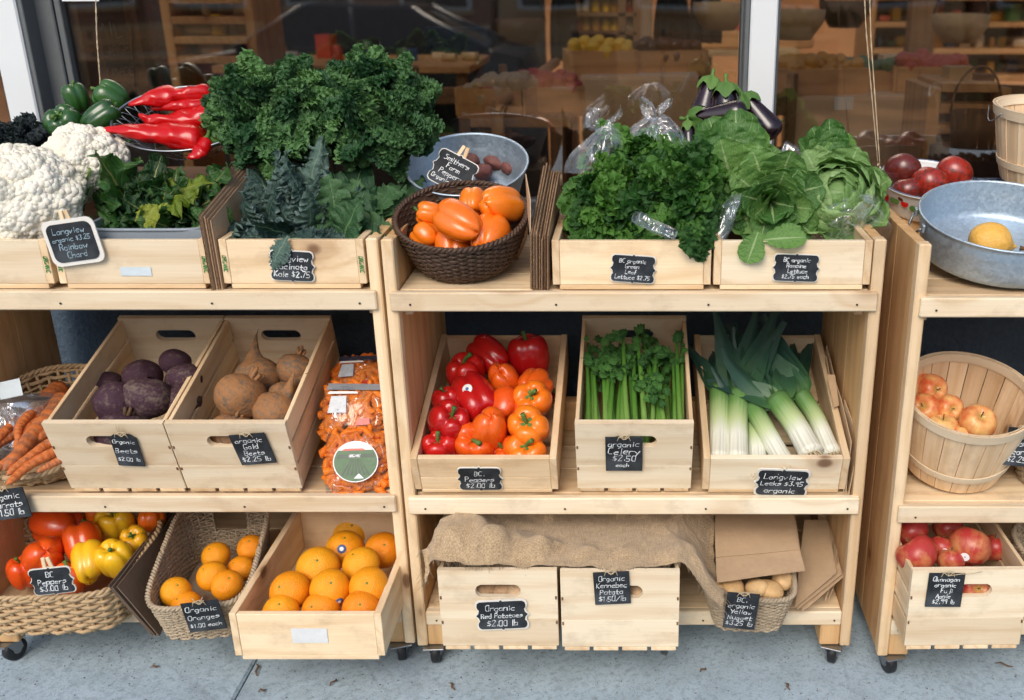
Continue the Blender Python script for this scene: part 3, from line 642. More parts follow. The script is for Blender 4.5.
def crate_handled(label, M, w=0.272, d=0.43, h=0.215, mat='pine_white', hole_front=True, group='pine crates with handle holes'):
    t = thing('wooden_crate', label, 'crate', M, group); th = 0.014
    hu = h*0.60; hl = h-0.011-hu-0.001
    for y, nm in ((th/2, 'front_board'), (d-th/2, 'back_board')):
        obj(nm, hole_board(w, hu, th, 0.104, 0.034, 0, hu*0.08).mesh(nm, mat, False), t, T(0, y, h-hu/2))
        box(nm, mat, (w, th, hl), (0, y, 0.011+hl/2), t, 0.001)
    for s in (-1, 1):
        n = 3; sh = (h-0.014)/n
        for k in range(n):
            # box joints: slat ends run through to the front face
            obj('side_slat', boxg(0.009, d-2*th-0.001, sh-0.010, (s*(w/2-0.0048), d/2, 0.013+sh*(k+.5)), 0.001).mesh('side_slat', 'pine', False), t)
            obj('joint_notch', boxg(0.004, 0.003, 0.008, (s*(w/2-0.0035), -0.0005, 0.013+sh*(k+1)-0.004 if k < 2 else h*0.5), 0.0005).mesh('joint_notch', 'dark_wood', False), t) if k < 2 else None
    n = 4; bw = (w-0.002)/n
    for k in range(n):
        obj('bottom_slat', boxg(bw-0.009, d-0.001, 0.010, (-w/2+0.001+bw*(k+.5), d/2, 0.005), 0.001).mesh('bottom_slat', 'pine', False), t)
    return t
def crate_tray(label, M, w=0.342, d=0.48, h=0.112, mat='pine_white', bottom=True, split=False, stamp=False, group='low pine trays'):
    t = thing('wooden_tray', label, 'tray', M, group); th = 0.016; z0 = 0.012
    iw = w-2*th-0.001
    if split:
        a = h*.55
        box('front_board', mat, (iw, 0.014, a-0.0012), (0, 0.0085, h-a/2), t, 0.001); box('front_board', mat, (iw, 0.014, h-z0-a-.0012), (0, 0.008, z0+(h-z0-a)/2), t, 0.001)
    else: box('front_board', mat, (iw, 0.014, h-z0), (0, 0.008, z0+(h-z0)/2), t, 0.001)
    box('back_board', mat, (iw, 0.014, h-z0), (0, d-0.008, z0+(h-z0)/2), t, 0.001)
    for s in (-1, 1):
        e = box('side_board', 'pine', (th, d, h-z0+0.002), (s*(w/2-th/2), d/2, z0+(h-z0)/2+0.001), t, 0.001)
        if stamp:
            g = textg(['ORGANIC'], 0.062, 0.011, 0.0017, int(s+9)).xf(RY(PI/2*1))
            obj('stamped_lettering', g.mesh('stamped_lettering', 'green_ink', False), e, T(s*(w/2-th/2), -0.0012, z0+(h-z0)*.45))
    for k in range(3):
        box('bottom_board', 'pine', (w-0.030, d/3-0.012, 0.011), (0, d*(k+.5)/3+(0.0 if k else -.0045), 0.0058), t, 0.001)
    return t
Z1, Z2, Z3 = (z+0.0012 for z in SHELF)
def pose(x, y, z, tilt=0.0, yaw=0.0): return T(x, y, z) @ RZ(yaw) @ RX(tilt)
# top shelf
TR = {}
for key, xa, xb, lab, st in (('cauli', -1.618, -1.276, 'pale pine tray at the left edge under the cauliflower', True), ('chard', -1.264, -0.930, 'pale pine tray holding the rainbow chard', True), ('kale', -0.902, -0.588, 'pine tray holding the dark lacinato kale', True),
                         ('leaf', -0.178, 0.168, 'pine tray holding the curly green leaf lettuce', False), ('romaine', 0.174, 0.517, 'pine tray holding the romaine and butter lettuce', False)):
    yy = 2.112 if xa < -.5 else 2.104
    TR[key] = pose((xa+xb)/2, yy, Z1); crate_tray(lab, TR[key], xb-xa, 0.46, 0.110, 'pine_white' if xa < -1 or xa > 0 else 'pine', stamp=st)
lb = thing('paper_label', 'blank pale blue paper label on the chard tray front', 'label', TR['chard'] @ T(0.005, -0.0005, 0.040))
obj('sheet', boxg(0.068, 0.0006, 0.020, bev=.0001).mesh('sheet', 'blue_paper', False), lb)
lb = thing('paper_label', 'blank white paper label on the front of the tray of oranges', 'label', pose(-0.748, 1.912, Z3) @ T(0.005, -0.0006, 0.068)); obj('sheet', boxg(0.082, 0.0006, 0.040, bev=.0001).mesh('sheet', 'white_paper', False), lb)
# middle shelf
TL = rad(16)
TR['beet'] = pose(-1.205, 2.118, Z2, TL); crate_handled('tilted handled crate full of dark purple beets', TR['beet'], 0.274)
TR['gold'] = pose(-0.928, 2.118, Z2, TL); crate_handled('tilted handled crate of golden beets', TR['gold'], 0.274)
TR['pepper'] = pose(-0.350, 2.112, Z2, rad(17)); crate_tray('tilted pine tray of red and orange bell peppers', TR['pepper'], 0.340, 0.48, 0.112, 'pine', split=True)
TR['celery'] = pose(0.0005, 2.118, Z2, TL); crate_handled('tilted handled crate packed with green celery', TR['celery'], 0.270)
TR['leek'] = pose(0.332, 2.112, Z2, rad(17)); crate_tray('tilted pine tray of leeks', TR['leek'], 0.340, 0.48, 0.112, 'pine_white')
# bottom shelf
TR['orange'] = pose(-0.748, 1.912, Z3); crate_tray('deep pine tray of large oranges jutting out over the sidewalk', TR['orange'], 0.346, 0.48, 0.125, 'pine')
TR['redpot'] = pose(-0.312, 1.950, Z3); crate_handled('handled crate of red potatoes, under the burlap, left of the pair', TR['redpot'], 0.272, .43, .217)
TR['kenpot'] = pose(-0.032, 1.946, Z3); crate_handled('handled crate of pale potatoes, under the burlap, right of the pair', TR['kenpot'], 0.272, .43, .217)
TR['fuji'] = pose(0.770, 1.952, Z3, 0, rad(1.0)); crate_handled('handled crate of red apples at the right end of the bottom shelf', TR['fuji'], 0.272, .43, .217)
# ---------------------------------------------------------------- produce meshes
def bell_pepper(seed, n=4, el=1.0, point=0.0):
    r = random.Random(seed); ph = r.uniform(0, 6.28); m = 34; prof = []
    for i in range(m):
        a = PI*i/(m-1); t = i/(m-1); q = max(math.sin(a), 0)
        rr = 0.5*q**0.62; c = math.cos(a); z = 0.5*el*math.copysign(abs(c)**0.80, c)
        rr *= 1-(.16+point)*t**1.5+0.04*math.sin(t*PI)
        z += (-0.17 if c > 0 else (0.09-point*.2))*math.exp(-(rr/(.17 if c > 0 else .13))**2)
        prof.append((max(rr, .004), z))
    def fn(rr, zz, a, t):
        lob = np.abs(np.cos(n*(a+ph+0.10*np.sin(a*2+seed))/2)); gro = (1-lob)**2.4
        end = np.abs(2*t-1)**1.6
        rr = rr*(1-(0.17+0.20*end)*gro); rr = rr*(1+0.06*np.sin(a+seed)*t+0.05*np.sin(2*a+seed*2.1))
        zz = zz+0.10*(lob-.6)*np.clip(1-t*2.6, 0, 1)-0.11*(lob-.5)*np.clip((t-.55)*2.4, 0, 1) - 0.07*np.sin(a+seed*1.7)*np.clip(t-.5, 0, 1)*2
        return rr, zz
    return latheg(prof, 44, fn)
def pepper_stem(seed, L=0.30):
    r = random.Random(seed); b = r.uniform(.1, .28); a = r.uniform(0, 6.28)
    p = [np.array([b*math.cos(a)*(k/6)**2, b*math.sin(a)*(k/6)**2, 0.30+L*k/6]) for k in range(7)]
    g = tubeg(p, [.055, .046, .042, .043, .046, .052, .060], 9)
    cal = latheg([(.002, .345), (.07, .350), (.12, .362), (.155, .378), (.16, .368)], 24, lambda rr, zz, a_, t: (rr*(1+.22*np.cos(5*a_)*t), zz-.02*t*np.cos(5*a_)))
    return g.join(cal)
PEP = [bell_pepper(s, n, el, pt) for s, n, el, pt in ((1, 4, 1.0, 0), (2, 3, 1.08, .15), (3, 4, .92, 0), (5, 3, 1.18, .25), (8, 4, 1.05, .05))]
PSTEM = [pepper_stem(s).mesh('stem', 'stem_green') for s in (1, 4, 6)]
PMESH = {}
def pepper(p, d, kind, mat, axis, label, group, spin=None, stem=True, sticker=None, name='bell_pepper', squash=1.0):
    """p world centre, d diameter, axis = direction the stem end points"""
    key = (kind, mat)
    if key not in PMESH: PMESH[key] = PEP[kind].mesh('bell_pepper', mat)
    M = frame(p, Vector(axis).cross(Vector((.3, .2, .93))), axis) @ RZ(R.uniform(0, 6.28) if spin is None else spin) @ SC(d, d, d*squash)
    o = obj(name, PMESH[key], None, M); tag(o, label, 'pepper', group)
    if stem: obj('stem', R.choice(PSTEM), o)
    if sticker:
        W3 = M.inverted() @ Vector(CAM); W3 = (M.inverted() @ (Vector(p)+Vector(sticker))) ; dr = W3.normalized()
        # place on the skin by walking in from outside
        V = np.concatenate(PEP[kind].v); k = int(np.argmax((V/np.linalg.norm(V, axis=1)[:, None]) @ np.array(dr)))
        q = Vector(V[k]); obj('sticker', latheg([(.001, .006), (.10, .004), (.105, -.004)], 18).mesh('sticker', 'white_label'), o, frame(q*1.004, q.cross(Vector((0.1, .9, .3))), q))
        obj('sticker_print', latheg([(.001, .009), (.035, .008)], 14).mesh('sticker_print', 'sticker_blue'), o, frame(q*1.004, q.cross(Vector((0.1, .9, .3))), q))
    return o
def orange_mesh(seed):
    m = 26; prof = [(max(.003, .5*math.sin(PI*i/(m-1))), .5*math.cos(PI*i/(m-1))*.95-(.025*max(0, 1-i/2.2))) for i in range(m)]
    return latheg(prof, 36, lambda rr, zz, a, t: (rr*(1+.015*np.sin(2*a+seed)+.01*np.sin(3*a+seed*2)), zz))
OR = [orange_mesh(s).mesh('orange', 'orange_peel') for s in (1, 2, 3)]
NUB = latheg([(.002, .005), (.03, .004), (.042, -.004), (.04, -.02)], 10, lambda rr, zz, a, t: (rr*(1+.2*np.cos(5*a)), zz)).mesh('stem_button', 'stem_green')
STK = latheg([(.001, .006), (.10, .002), (.115, -.010)], 18).mesh('sticker', 'sticker_blue'); STK2 = latheg([(.001, .009), (.055, .007)], 14).mesh('sticker_print', 'white_label')
def orange(p, d, axis, label, group, sticker=None):
    o = obj('orange', R.choice(OR), None, frame(p, Vector(axis).cross(Vector((.21, .1, .93))), axis) @ SC(d)); tag(o, label, 'orange', group)
    obj('stem_button', NUB, o, T(0, 0, .452))
    if sticker:
        dr = (o.matrix_basis.to_3x3().inverted() @ Vector(sticker)).normalized()
        F = frame(dr*.497, dr.cross(Vector((.1, .2, .95))), dr); obj('sticker', STK, o, F); obj('sticker_print', STK2, o, F)
    return o
def apple_g(seed):
    m = 30; prof = []
    for i in range(m):
        a = PI*i/(m-1); rr = .5*math.sin(a)**.9*(1+.07*math.cos(a)); z = .44*math.cos(a)-.15*math.exp(-(a/.32)**2)+.08*math.exp(-((PI-a)/.25)**2); prof.append((max(.003, rr), z))
    return latheg(prof, 36, lambda rr, zz, a, t: (rr*(1+.025*np.cos(5*a+seed)*t+.03*np.sin(a+seed)), zz+.02*np.sin(a*2+seed)))
APP = {m: [apple_g(s).mesh('apple', m) for s in (1, 2, 4)] for m in ('apple_red', 'apple_blush', 'tomato_dark', 'tomato_red')}
ASTEM = tubeg([(0, 0, .28), (.01, 0, .38), (.03, .01, .47)], [.018, .014, .022], 7).mesh('stem', 'stem_brown')
def apple(p, d, mat, axis, label, cat, group, sticker=None, stem=True, sq=1.0):
    o = obj(cat, R.choice(APP[mat]), None, frame(p, Vector(axis).cross(Vector((.21, .1, .93))), axis) @ SC(d, d, d*sq)); tag(o, label, cat, group)
    if stem: obj('stem', ASTEM, o)
    if sticker:
        dr = (o.matrix_basis.to_3x3().inverted() @ Vector(sticker)).normalized(); F = frame(dr*.487, dr.cross(Vector((.1, .2, .95))), dr); obj('sticker', STK2, o, F @ SC(1.9, 1.9, 1)); obj('sticker_print', STK, o, F @ SC(.55, .55, 1.8))
    return o
def beet_g(seed, tail=1.0):
    m = 30; r = random.Random(seed); prof = []
    for i in range(m):
        t = i/(m-1)
        if t < .68: a = PI*t/.68*.86; rr = .5*math.sin(max(a, .12))**.85*(1-.1*t); z = .42*math.cos(a)
        else: k = (t-.68)/.32; rr = .19*(1-k)**1.7+.012*(1-k)+.003; z = .42*math.cos(.86*PI)-k*.75*tail
        prof.append((rr, z))
    g = latheg(prof, 32, lambda rr, zz, a, t: (rr*(1+.05*np.sin(2*a+seed)+.03*np.sin(3*a+seed*3+t*4)), zz))
    V = g.v[0]; k = np.clip((-.35-V[:, 2]), 0, 2)[:, None]; V += k**1.5*np.array([[.35*math.sin(seed), .3*math.cos(seed), .1]]); V += wob(V, .025, 7, seed); return g
BEET = {m: [beet_g(s, tl).mesh('beet', m) for s, tl in ((1, .5), (2, .9), (3, 1.0))] for m in ('beet_purple', 'beet_gold')}
def stubs(seed):
    r = random.Random(seed); g = G()
    for k in range(6):
        a = k*1.05+r.uniform(0, .5); l = r.uniform(.10, .26); c, s = math.cos(a), math.sin(a)
        g.join(tubeg([(.06*c, .06*s, .36), (.09*c, .09*s, .46), (.12*c, .12*s, .42+l)], [.05, .04, .032], 7))
    return g
BSTUB = {'beet_purple': [stubs(s).mesh('stem_stubs', 'stem_brown') for s in (1, 2)], 'beet_gold': [stubs(s).mesh('stem_stubs', 'beet_gold') for s in (3, 4)]}
def beet(p, d, mat, axis, label, group, var=None):
    o = obj('beet', BEET[mat][R.randrange(3) if var is None else var], None, frame(p, Vector(axis).cross(Vector((.21, .1, .93))), axis) @ RZ(R.uniform(0, 6)) @ SC(d)); tag(o, label, 'beet', group)
    
    if mat == 'beet_gold' or R.random() < .3: obj('stem_stubs', R.choice(BSTUB[mat]), o)
    return o
def potato_g(seed):
    m = 18; prof = [(max(.003, .5*math.sin(PI*i/(m-1))**.85), .5*math.cos(PI*i/(m-1))) for i in range(m)]
    g = latheg(prof, 24); V = g.v[0]; V *= [1.0, .82, 1.25]; V += wob(V, .06, 5, seed); V += wob(V, .012, 22, seed+9); return g
POT = {m: [potato_g(s).mesh('potato', m) for s in (1, 2, 3)] for m in ('potato_red', 'potato_tan', 'potato_gold')}
def potato(p, d, mat, label, group):
    o = obj('potato', R.choice(POT[mat]), None, T(Vector(p)) @ RZ(R.uniform(0, 6)) @ RX(R.uniform(1.1, 2.0)) @ SC(d)); return tag(o, label, 'potato', group)
def carrot_g(seed):
    r = random.Random(seed); m = 26; P = []; Rr = []; bx, by = r.uniform(-.05, .05), r.uniform(-.04, .04)
    for i in range(m):
        t = i/(m-1); P.append((bx*math.sin(t*PI)+.012*math.sin(t*9+seed), t, by*math.sin(t*PI*1.3))); rr = .088*(1-t*.50)*(1-.9*max(0, (t-.88)/.12)**2)*(1-.7*max(0, (.035-t)/.035)); Rr.append(max(.002, rr*(1+.05*math.sin(t*40+seed)*r.uniform(.2, 1))))
    return tubeg(P, Rr, 14)
CARG = [carrot_g(s) for s in range(4)]
CAR = [g.mesh('carrot', 'carrot') for g in CARG]
CTOP = tubeg([(0, -.035, 0), (0, 0, 0), (0, .012, 0)], [.016, .02, .026], 7).mesh('stem_stub', 'stem_brown')
def carrot(p0, p1, label, group, w=1.0):
    """p0 = crown end, p1 = tip"""
    p0, p1 = Vector(p0), Vector(p1); L = (p1-p0).length
    o = obj('carrot', R.choice(CAR), None, frame(p0, p1-p0, (R.uniform(-.4, .4), R.uniform(-.4, .4), 1)) @ SC(L*w, L, L*w)); tag(o, label, 'carrot', group); obj('stem_stub', CTOP, o); return o
# ---- leaves
def leafg(L=1.0, Wd=.35, nu=22, nv=13, tp=.15, pw=.06, p=.75, ruf=.0, rf=8, curl=.4, cup=.3, seed=0, crink=0.0, fold=0.0, tip=1.0, lat=.5, q=.72):
    """leaf along +Y, normal +Z; tp = petiole share, ruf = edge ruffle, crink = 3-D crinkle"""
    r = np.random.RandomState(seed); t = np.linspace(0, 1, nu)[:, None]; s = np.linspace(-1, 1, nv)[None, :]
    b = np.clip((t-tp)/(1-tp), 0, 1); w = Wd*(np.sin(PI*np.clip(b, 0, 1)**p*.985+.015)**q)*(1+.0*t); w = np.maximum(w*(1-(b > .97)*.25*tip), pw*(1-.6*t))
    ang = curl*t**1.4; ds = L/(nu-1); y = np.cumsum(np.cos(ang), 0)*ds-ds; z = np.cumsum(-np.sin(ang), 0)*ds
    e = np.abs(s)**1.6*np.clip(b*5, 0, 1); x = s*w
    ph = r.uniform(0, 6.28, 8)
    sd = np.sign(s)
    k1 = np.sin(rf*2*PI*t+ph[0]+sd*1.3)+.55*np.sin(rf*2*PI*1.83*t+ph[1]+sd*2.1)+.4*np.sin(rf*2*PI*2.9*t+ph[2]-sd)
    k2 = np.cos(rf*2*PI*1.1*t+ph[3]+sd*.7)+.5*np.sin(rf*2*PI*2.3*t+ph[4])
    zz = cup*w*(s**2)+ruf*e*k1
    y2 = y-zz*np.sin(-ang)*0+ruf*lat*e*k2; x = x+ruf*lat*e*k1*.5*sd
    if fold: x, zz = x*np.cos(fold), zz+np.abs(x)*np.sin(fold)
    P = np.stack([x*np.ones_like(t), y2+np.sin(ang)*zz, z+np.cos(ang)*zz], -1)
    if crink: P = P+wob(P.reshape(-1, 3), crink, 2*PI*rf*.5/L, seed+5).reshape(P.shape)*np.clip(e+.25, 0, 1)[..., None]
    gr = np.stack([t+0*s, s+0*t, e+0*t], -1)
    return G().add(P, gridf(nu, nv), gr)
def frillg(L, Wd, n, rr, k, amp, seed, curl=.6, p=.62, tp=.18, cup=.25, base=.8):
    """blade with many small ruffled lobes crowded along its margin"""
    r = np.random.RandomState(seed); g = leafg(L, Wd*base, 18, 9, tp, .03, p, .05, 5, curl, cup, seed, .03)
    nr, na = 6, 24; rho = np.linspace(.08, 1, nr)[:, None]; th = np.linspace(0, 2*PI, na, endpoint=False)[None]
    for i in range(n):
        t = tp+(1-tp)*((i+.7)/n)**.85; sd = 1 if i % 2 else -1; b = (t-tp)/(1-tp); w = Wd*math.sin(PI*b**p*.985+.015)**.72; fs = r.uniform(.45, 1.0)
        ang = curl*t**1.4; x = sd*w*fs; c = np.array([x, L*t*(1-.12*curl*t), -.35*L*curl*t**2.2+cup*w*fs*fs+r.uniform(-.02, .03)])
        R_ = rr*r.uniform(.75, 1.2); ph = r.uniform(0, 6.28, 3); kk = k+r.randint(-1, 2)
        z = amp*R_/rr*rho**1.7*(np.sin(kk*th+ph[0])+.45*np.sin((2*kk+1)*th+ph[1])); q = R_*rho*(1+.12*np.sin(kk*th+ph[2])*rho)
        P = np.stack([q*np.cos(th), q*np.sin(th), z], -1).reshape(-1, 3)
        nrm = Vector((sd*r.uniform(.1, .9), r.uniform(-.3, .7)+.5*b, 1.0+r.uniform(-.3, .3))); M = np.array(frame((0, 0, 0), nrm.cross(Vector((r.uniform(-1, 1), 1, .2))), nrm))[:3, :3]
        P = P @ M.T+c; gr = np.stack([t+0*P[:, 0], sd*(.5+.5*np.repeat(rho[:, 0], na)), np.repeat(rho[:, 0], na)], 1); g.add(P, gridf(nr, na, False, True), gr)
    return g
LEAF = {
 'kale': [frillg(1, .36, 60, .105, 5, .056, k, .5+.2*k) for k in range(5)],
 'lacinato': [leafg(1, .17, 60, 19, .10, .03, .80, .034, 12, .5+.3*k, -.5-.4*(k % 2), 10+k, .028) for k in range(5)],
 'collard': [leafg(1, .30, 40, 23, .15, .03, .7, .036, 7, .35+.25*k, .1, 20+k, .026) for k in range(4)],
 'lettuce': [frillg(1, .42, 28, .20, 4, .075, 30+k, .5+.25*k, .52, .04, .30) for k in range(5)],
 'romaine': [leafg(1, .25, 56, 29, .0, .09, 1.45, .016, 6, .15+.22*k, .45, 40+k, .020, q=.52, tip=.3) for k in range(5)],
 'wrapleaf': [leafg(1, .50, 44, 31, .0, .16, 1.15, .016, 6, -1.1-.15*k, .55, 90+k, .024, q=.5, tip=.3) for k in range(4)],
 'butter': [leafg(1, .50, 44, 31, .02, .16, 1.1, .026, 6, .1+.3*k, .5, 50+k, .028, q=.5, tip=.3) for k in range(5)],
 'chard': [leafg(1, .36, 44, 27, .22, .05, .66, .060, 6, .4+.35*k, -.15+.3*(k % 2), 60+k, .065) for k in range(5)],
 'celery': [leafg(1, .36, 14, 9, .22, .03, .6, .08, 4, .4+.4*k, .1, 70+k, .05) for k in range(3)],
 'wrap': [leafg(1, .30, 18, 9, .02, .12, .5, .02, 3, .25, .5, 80+k, .02) for k in range(2)],
}
LM = {}
def leaf(kind, parent, M, L, mat=None, v=None, wid=1.0, name='leaf'):
    v = R.randrange(len(LEAF[kind])) if v is None else v; mat = mat or 'leaf_'+kind; k = (kind, v, mat)
    if k not in LM: LM[k] = LEAF[kind][v].mesh('leaf', mat)
    return obj(name, LM[k], parent, M @ SC(L*wid, L, L))
def bunch(name, label, cat, base, kind, n, ell, L, up=(0, -.35, 1), lim=-.15, group=None, mat=None, jit=.35, wid=1.0, face=None):
    """leaves standing out of an ellipsoid: base = its centre, ell = half axes; leaves reach its surface"""
    t = thing(name, label, cat, T(Vector(base)), group); upv = Vector(up).normalized(); k = 0; ga = PI*(3-math.sqrt(5))
    for i in range(n*3):
        if k >= n: break
        z = 1-2*(i+.5)/(n*3*.62) if False else 1-(1-lim)*(k+.5)/n
        a = k*ga; rr = math.sqrt(max(0, 1-z*z)); d = Vector((rr*math.cos(a), rr*math.sin(a), z)); k += 1
        d = (upv.to_track_quat('Z', 'Y') @ d + rdir()*jit*.5).normalized()
        s = Vector((d.x*ell[0], d.y*ell[1], d.z*ell[2])); l = L*R.uniform(.8, 1.2)
        nrm = (upv*1.0+rdir()*.9); gd = (s.normalized()*.8+d*.3+rdir()*jit).normalized()
        leaf(kind, t, frame(s-gd*l*R.uniform(.72, .95), gd, nrm), l, mat, wid=wid*R.uniform(.85, 1.15))
    return t
def head(name, label, cat, base, axis, kind, n, L, open0=.08, open1=1.25, group=None, mat=None, wid=1.0, twist=.0, squash=None):
    t = thing(name, label, cat, frame(base, Vector(axis).cross(Vector((1, .1, .2))), axis), group); ga = PI*(3-math.sqrt(5))
    for k in range(n):
        f = k/(n-1); th = open0+(open1-open0)*f**.9+R.uniform(-.08, .08); a = k*ga+R.uniform(-.2, .2)+twist
        l = L*(.72+.34*f)*R.uniform(.9, 1.1); d = Vector((math.sin(th)*math.cos(a), math.sin(th)*math.sin(a), math.cos(th)))
        nrm = Vector((-math.cos(a), -math.sin(a), .25))+rdir()*.15      # cup faces the axis
        rb = .05*L*f; leaf(kind, t, frame((rb*math.cos(a), rb*math.sin(a), -.02*L*f), d, nrm), l, mat, wid=wid*R.uniform(.9, 1.12))
    return t
# ---------------------------------------------------------------- baskets, tubs
def supere(a, b, p, u):
    c, s = np.cos(u), np.sin(u); return np.sign(c)*np.abs(c)**(2/p)*a, np.sign(s)*np.abs(s)**(2/p)*b
def even(a, b, p, n):
    u = np.linspace(0, 2*PI, 2000); x, y = supere(a, b, p, u); L = np.r_[0, np.cumsum(np.hypot(np.diff(x), np.diff(y)))]
    q = np.interp(np.linspace(0, L[-1], n, endpoint=False), L, u); return q
def woven(name, label, M, shape, H, rows, stakes, rr, amp, mat, p=2.0, braid=.006, flatw=.75, hump=None, group=None, hole=None, wild=0.0, seed=3, lining=False):
    """shape(t)->(a,b): half axes at height share t; weavers pass in front of and behind the stakes"""
    t = thing(name, label, 'basket', M, group); rg = np.random.RandomState(seed); N = stakes*5; g = G()
    a0, b0 = shape(1.0); uu = even(a0, b0, p, N)
    def ring(tt, off=0.0):
        a, b = shape(tt); x, y = supere(a+off, b+off, p, uu); z = np.full(N, H*tt)
        if hump is not None: z = z*(1+hump*np.clip(y/b0, -1, 1)*tt)
        return np.stack([x, y, z], 1)
    for k in range(rows):
        tt = (k+.5)/rows; P = ring(tt); a, b = shape(tt)
        out = np.stack([np.cos(uu), np.sin(uu), 0*uu], 1)
        ph = (np.arange(N)/N)*stakes*PI+k*PI
        P = P+out*(amp*np.sin(ph))[:, None]+wild*rg.randn(N, 3)*rr
        if hole and hole[0] < tt < hole[1]:
            c = np.abs(P[:, 0]) < hole[2]; fr = (P[:, 1] > 0) if hole[3] > 0 else (P[:, 1] < 0)
            keep = ~(c & fr)
            # roll so the gap is at the seam
            s0 = int(np.where(~keep)[0][0]); idx = [(s0+i) % N for i in range(N) if keep[(s0+i) % N]]
            g.join(tubeg(P[idx], rr*rg.uniform(.85, 1.12), 5, True, False, flatw))
        else: g.join(tubeg(P, rr*rg.uniform(.85, 1.12), 5, False, True, flatw))
    for k in range(stakes):
        i = int((k+.5)*5) % N; pts = [ring(tt)[i] for tt in np.linspace(0.0, 1.0, 7)]
        if hole and abs(pts[5][0]) < hole[2] and pts[5][1]*hole[3] > 0: pts = pts[:4]
        g.join(tubeg(pts, rr*.8, 5))
    w = obj('weave', g.mesh('weave', mat), t); w['kind'] = 'stuff'
    g = G(); n2 = N
    for k in range(2):
        P = ring(1.0); ph = np.arange(n2)/n2*2*PI*int(stakes*.9)+k*PI; out = np.stack([np.cos(uu), np.sin(uu), 0*uu], 1)
        P = P+out*(braid*.55*np.cos(ph))[:, None]+np.array([0, 0, 1])*(braid*.55*np.sin(ph)+braid*.3)[:, None]; g.join(tubeg(P, braid*.62, 6, False, True))
    obj('rim', g.mesh('rim', mat), t)
    a, b = shape(0.02); x, y = supere(a, b, p, uu); V = np.concatenate([[[0, 0, .004]], np.stack([x, y, 0*x+.004], 1)])
    obj('base', G().add(V, [(0, i+1, (i+1) % N+1) for i in range(N)]).mesh('base', mat), t)
    # dense inner layer of the weave so that no daylight passes
    aa = np.linspace(.02, .97, 8); V = np.stack([ring(q, -amp*.9-rr*.4) for q in aa])
    if lining: obj('lining', G().add(V, gridf(8, N, False, True)).mesh('lining', mat), t)
    return t
def bushel(name, label, M, r0, r1, H, n, handle=True, group=None):
    t = thing(name, label, 'basket', M, group)
    for k in range(n):
        a = 2*PI*(k+.5)/n; rows = 7; V = []; gg = []; hw = PI/n*.955; jit = R.uniform(-.0012, .0012)
        for th in (0.0, -0.0022):
            for i in range(rows):
                q = i/(rows-1); r = r0+(r1-r0)*q**.8+jit+th
                for s in (-1, 0, 1): V.append((r*math.cos(a+s*hw), r*math.sin(a+s*hw), H*q)); gg.append((H*q+k*1.7, s*.02+k*.37, k*.21))
        f = []
        for l in range(2):
            o = l*rows*3
            for i in range(rows-1):
                for j in range(2): q = (o+i*3+j, o+i*3+j+1, o+(i+1)*3+j+1, o+(i+1)*3+j); f.append(q if l == 0 else q[::-1])
        o = rows*3
        f += [((rows-1)*3+j, (rows-1)*3+j+1, o+(rows-1)*3+j+1, o+(rows-1)*3+j) for j in range(2)]
        for i in range(rows-1):
            for j in (0, 2): f.append((i*3+j, (i+1)*3+j, o+(i+1)*3+j, o+i*3+j))
        obj('stave', G().add(V, f, gg).mesh('stave', 'stave', False), t)
    def hoop(q, w, dr, nm, th=.003):
        r = r0+(r1-r0)*q**.8+dr; rb = r0+(r1-r0)*max(q-w/H, 0)**.8+dr; m = 72; a = np.linspace(0, 2*PI, m, endpoint=False); V = []; z = H*q
        for rr, zz in ((rb, z-w), (r, z), (r-th, z), (rb-th, z-w)): V.append(np.stack([rr*np.cos(a), rr*np.sin(a), 0*a+zz+.0012*np.sin(2*a+q*9)], 1))
        V = np.stack(V); g = np.stack([np.tile(a*r, (4, 1)), V[..., 2], 0*V[..., 2]+q*5], -1); obj(nm, G().add(V, gridf(4, m, True, True), g).mesh(nm, 'pine_white', False), t)
    hoop(1.01, .024, .0050, 'rim_hoop'); hoop(1.005, .022, -.0030, 'inner_hoop'); hoop(.30, .018, .0042, 'middle_hoop')
    V = [(0, 0, .006)]+[(r0*math.cos(2*PI*k/24), r0*math.sin(2*PI*k/24), .006) for k in range(24)]
    obj('base', G().add(V, [(0, 1+k, 1+(k+1) % 24) for k in range(24)]).mesh('base', 'stave', False), t)
    if handle:
        for s in (-1, 1):
            P = [(s*(r1+.004+.012*math.sin(q*PI)), -.05+.10*q, H*.93+.005-.028*math.sin(q*PI)) for q in np.linspace(0, 1, 12)]
            obj('wire_handle', tubeg(P, .0016, 6).mesh('wire_handle', 'wire_metal'), t)
    return t
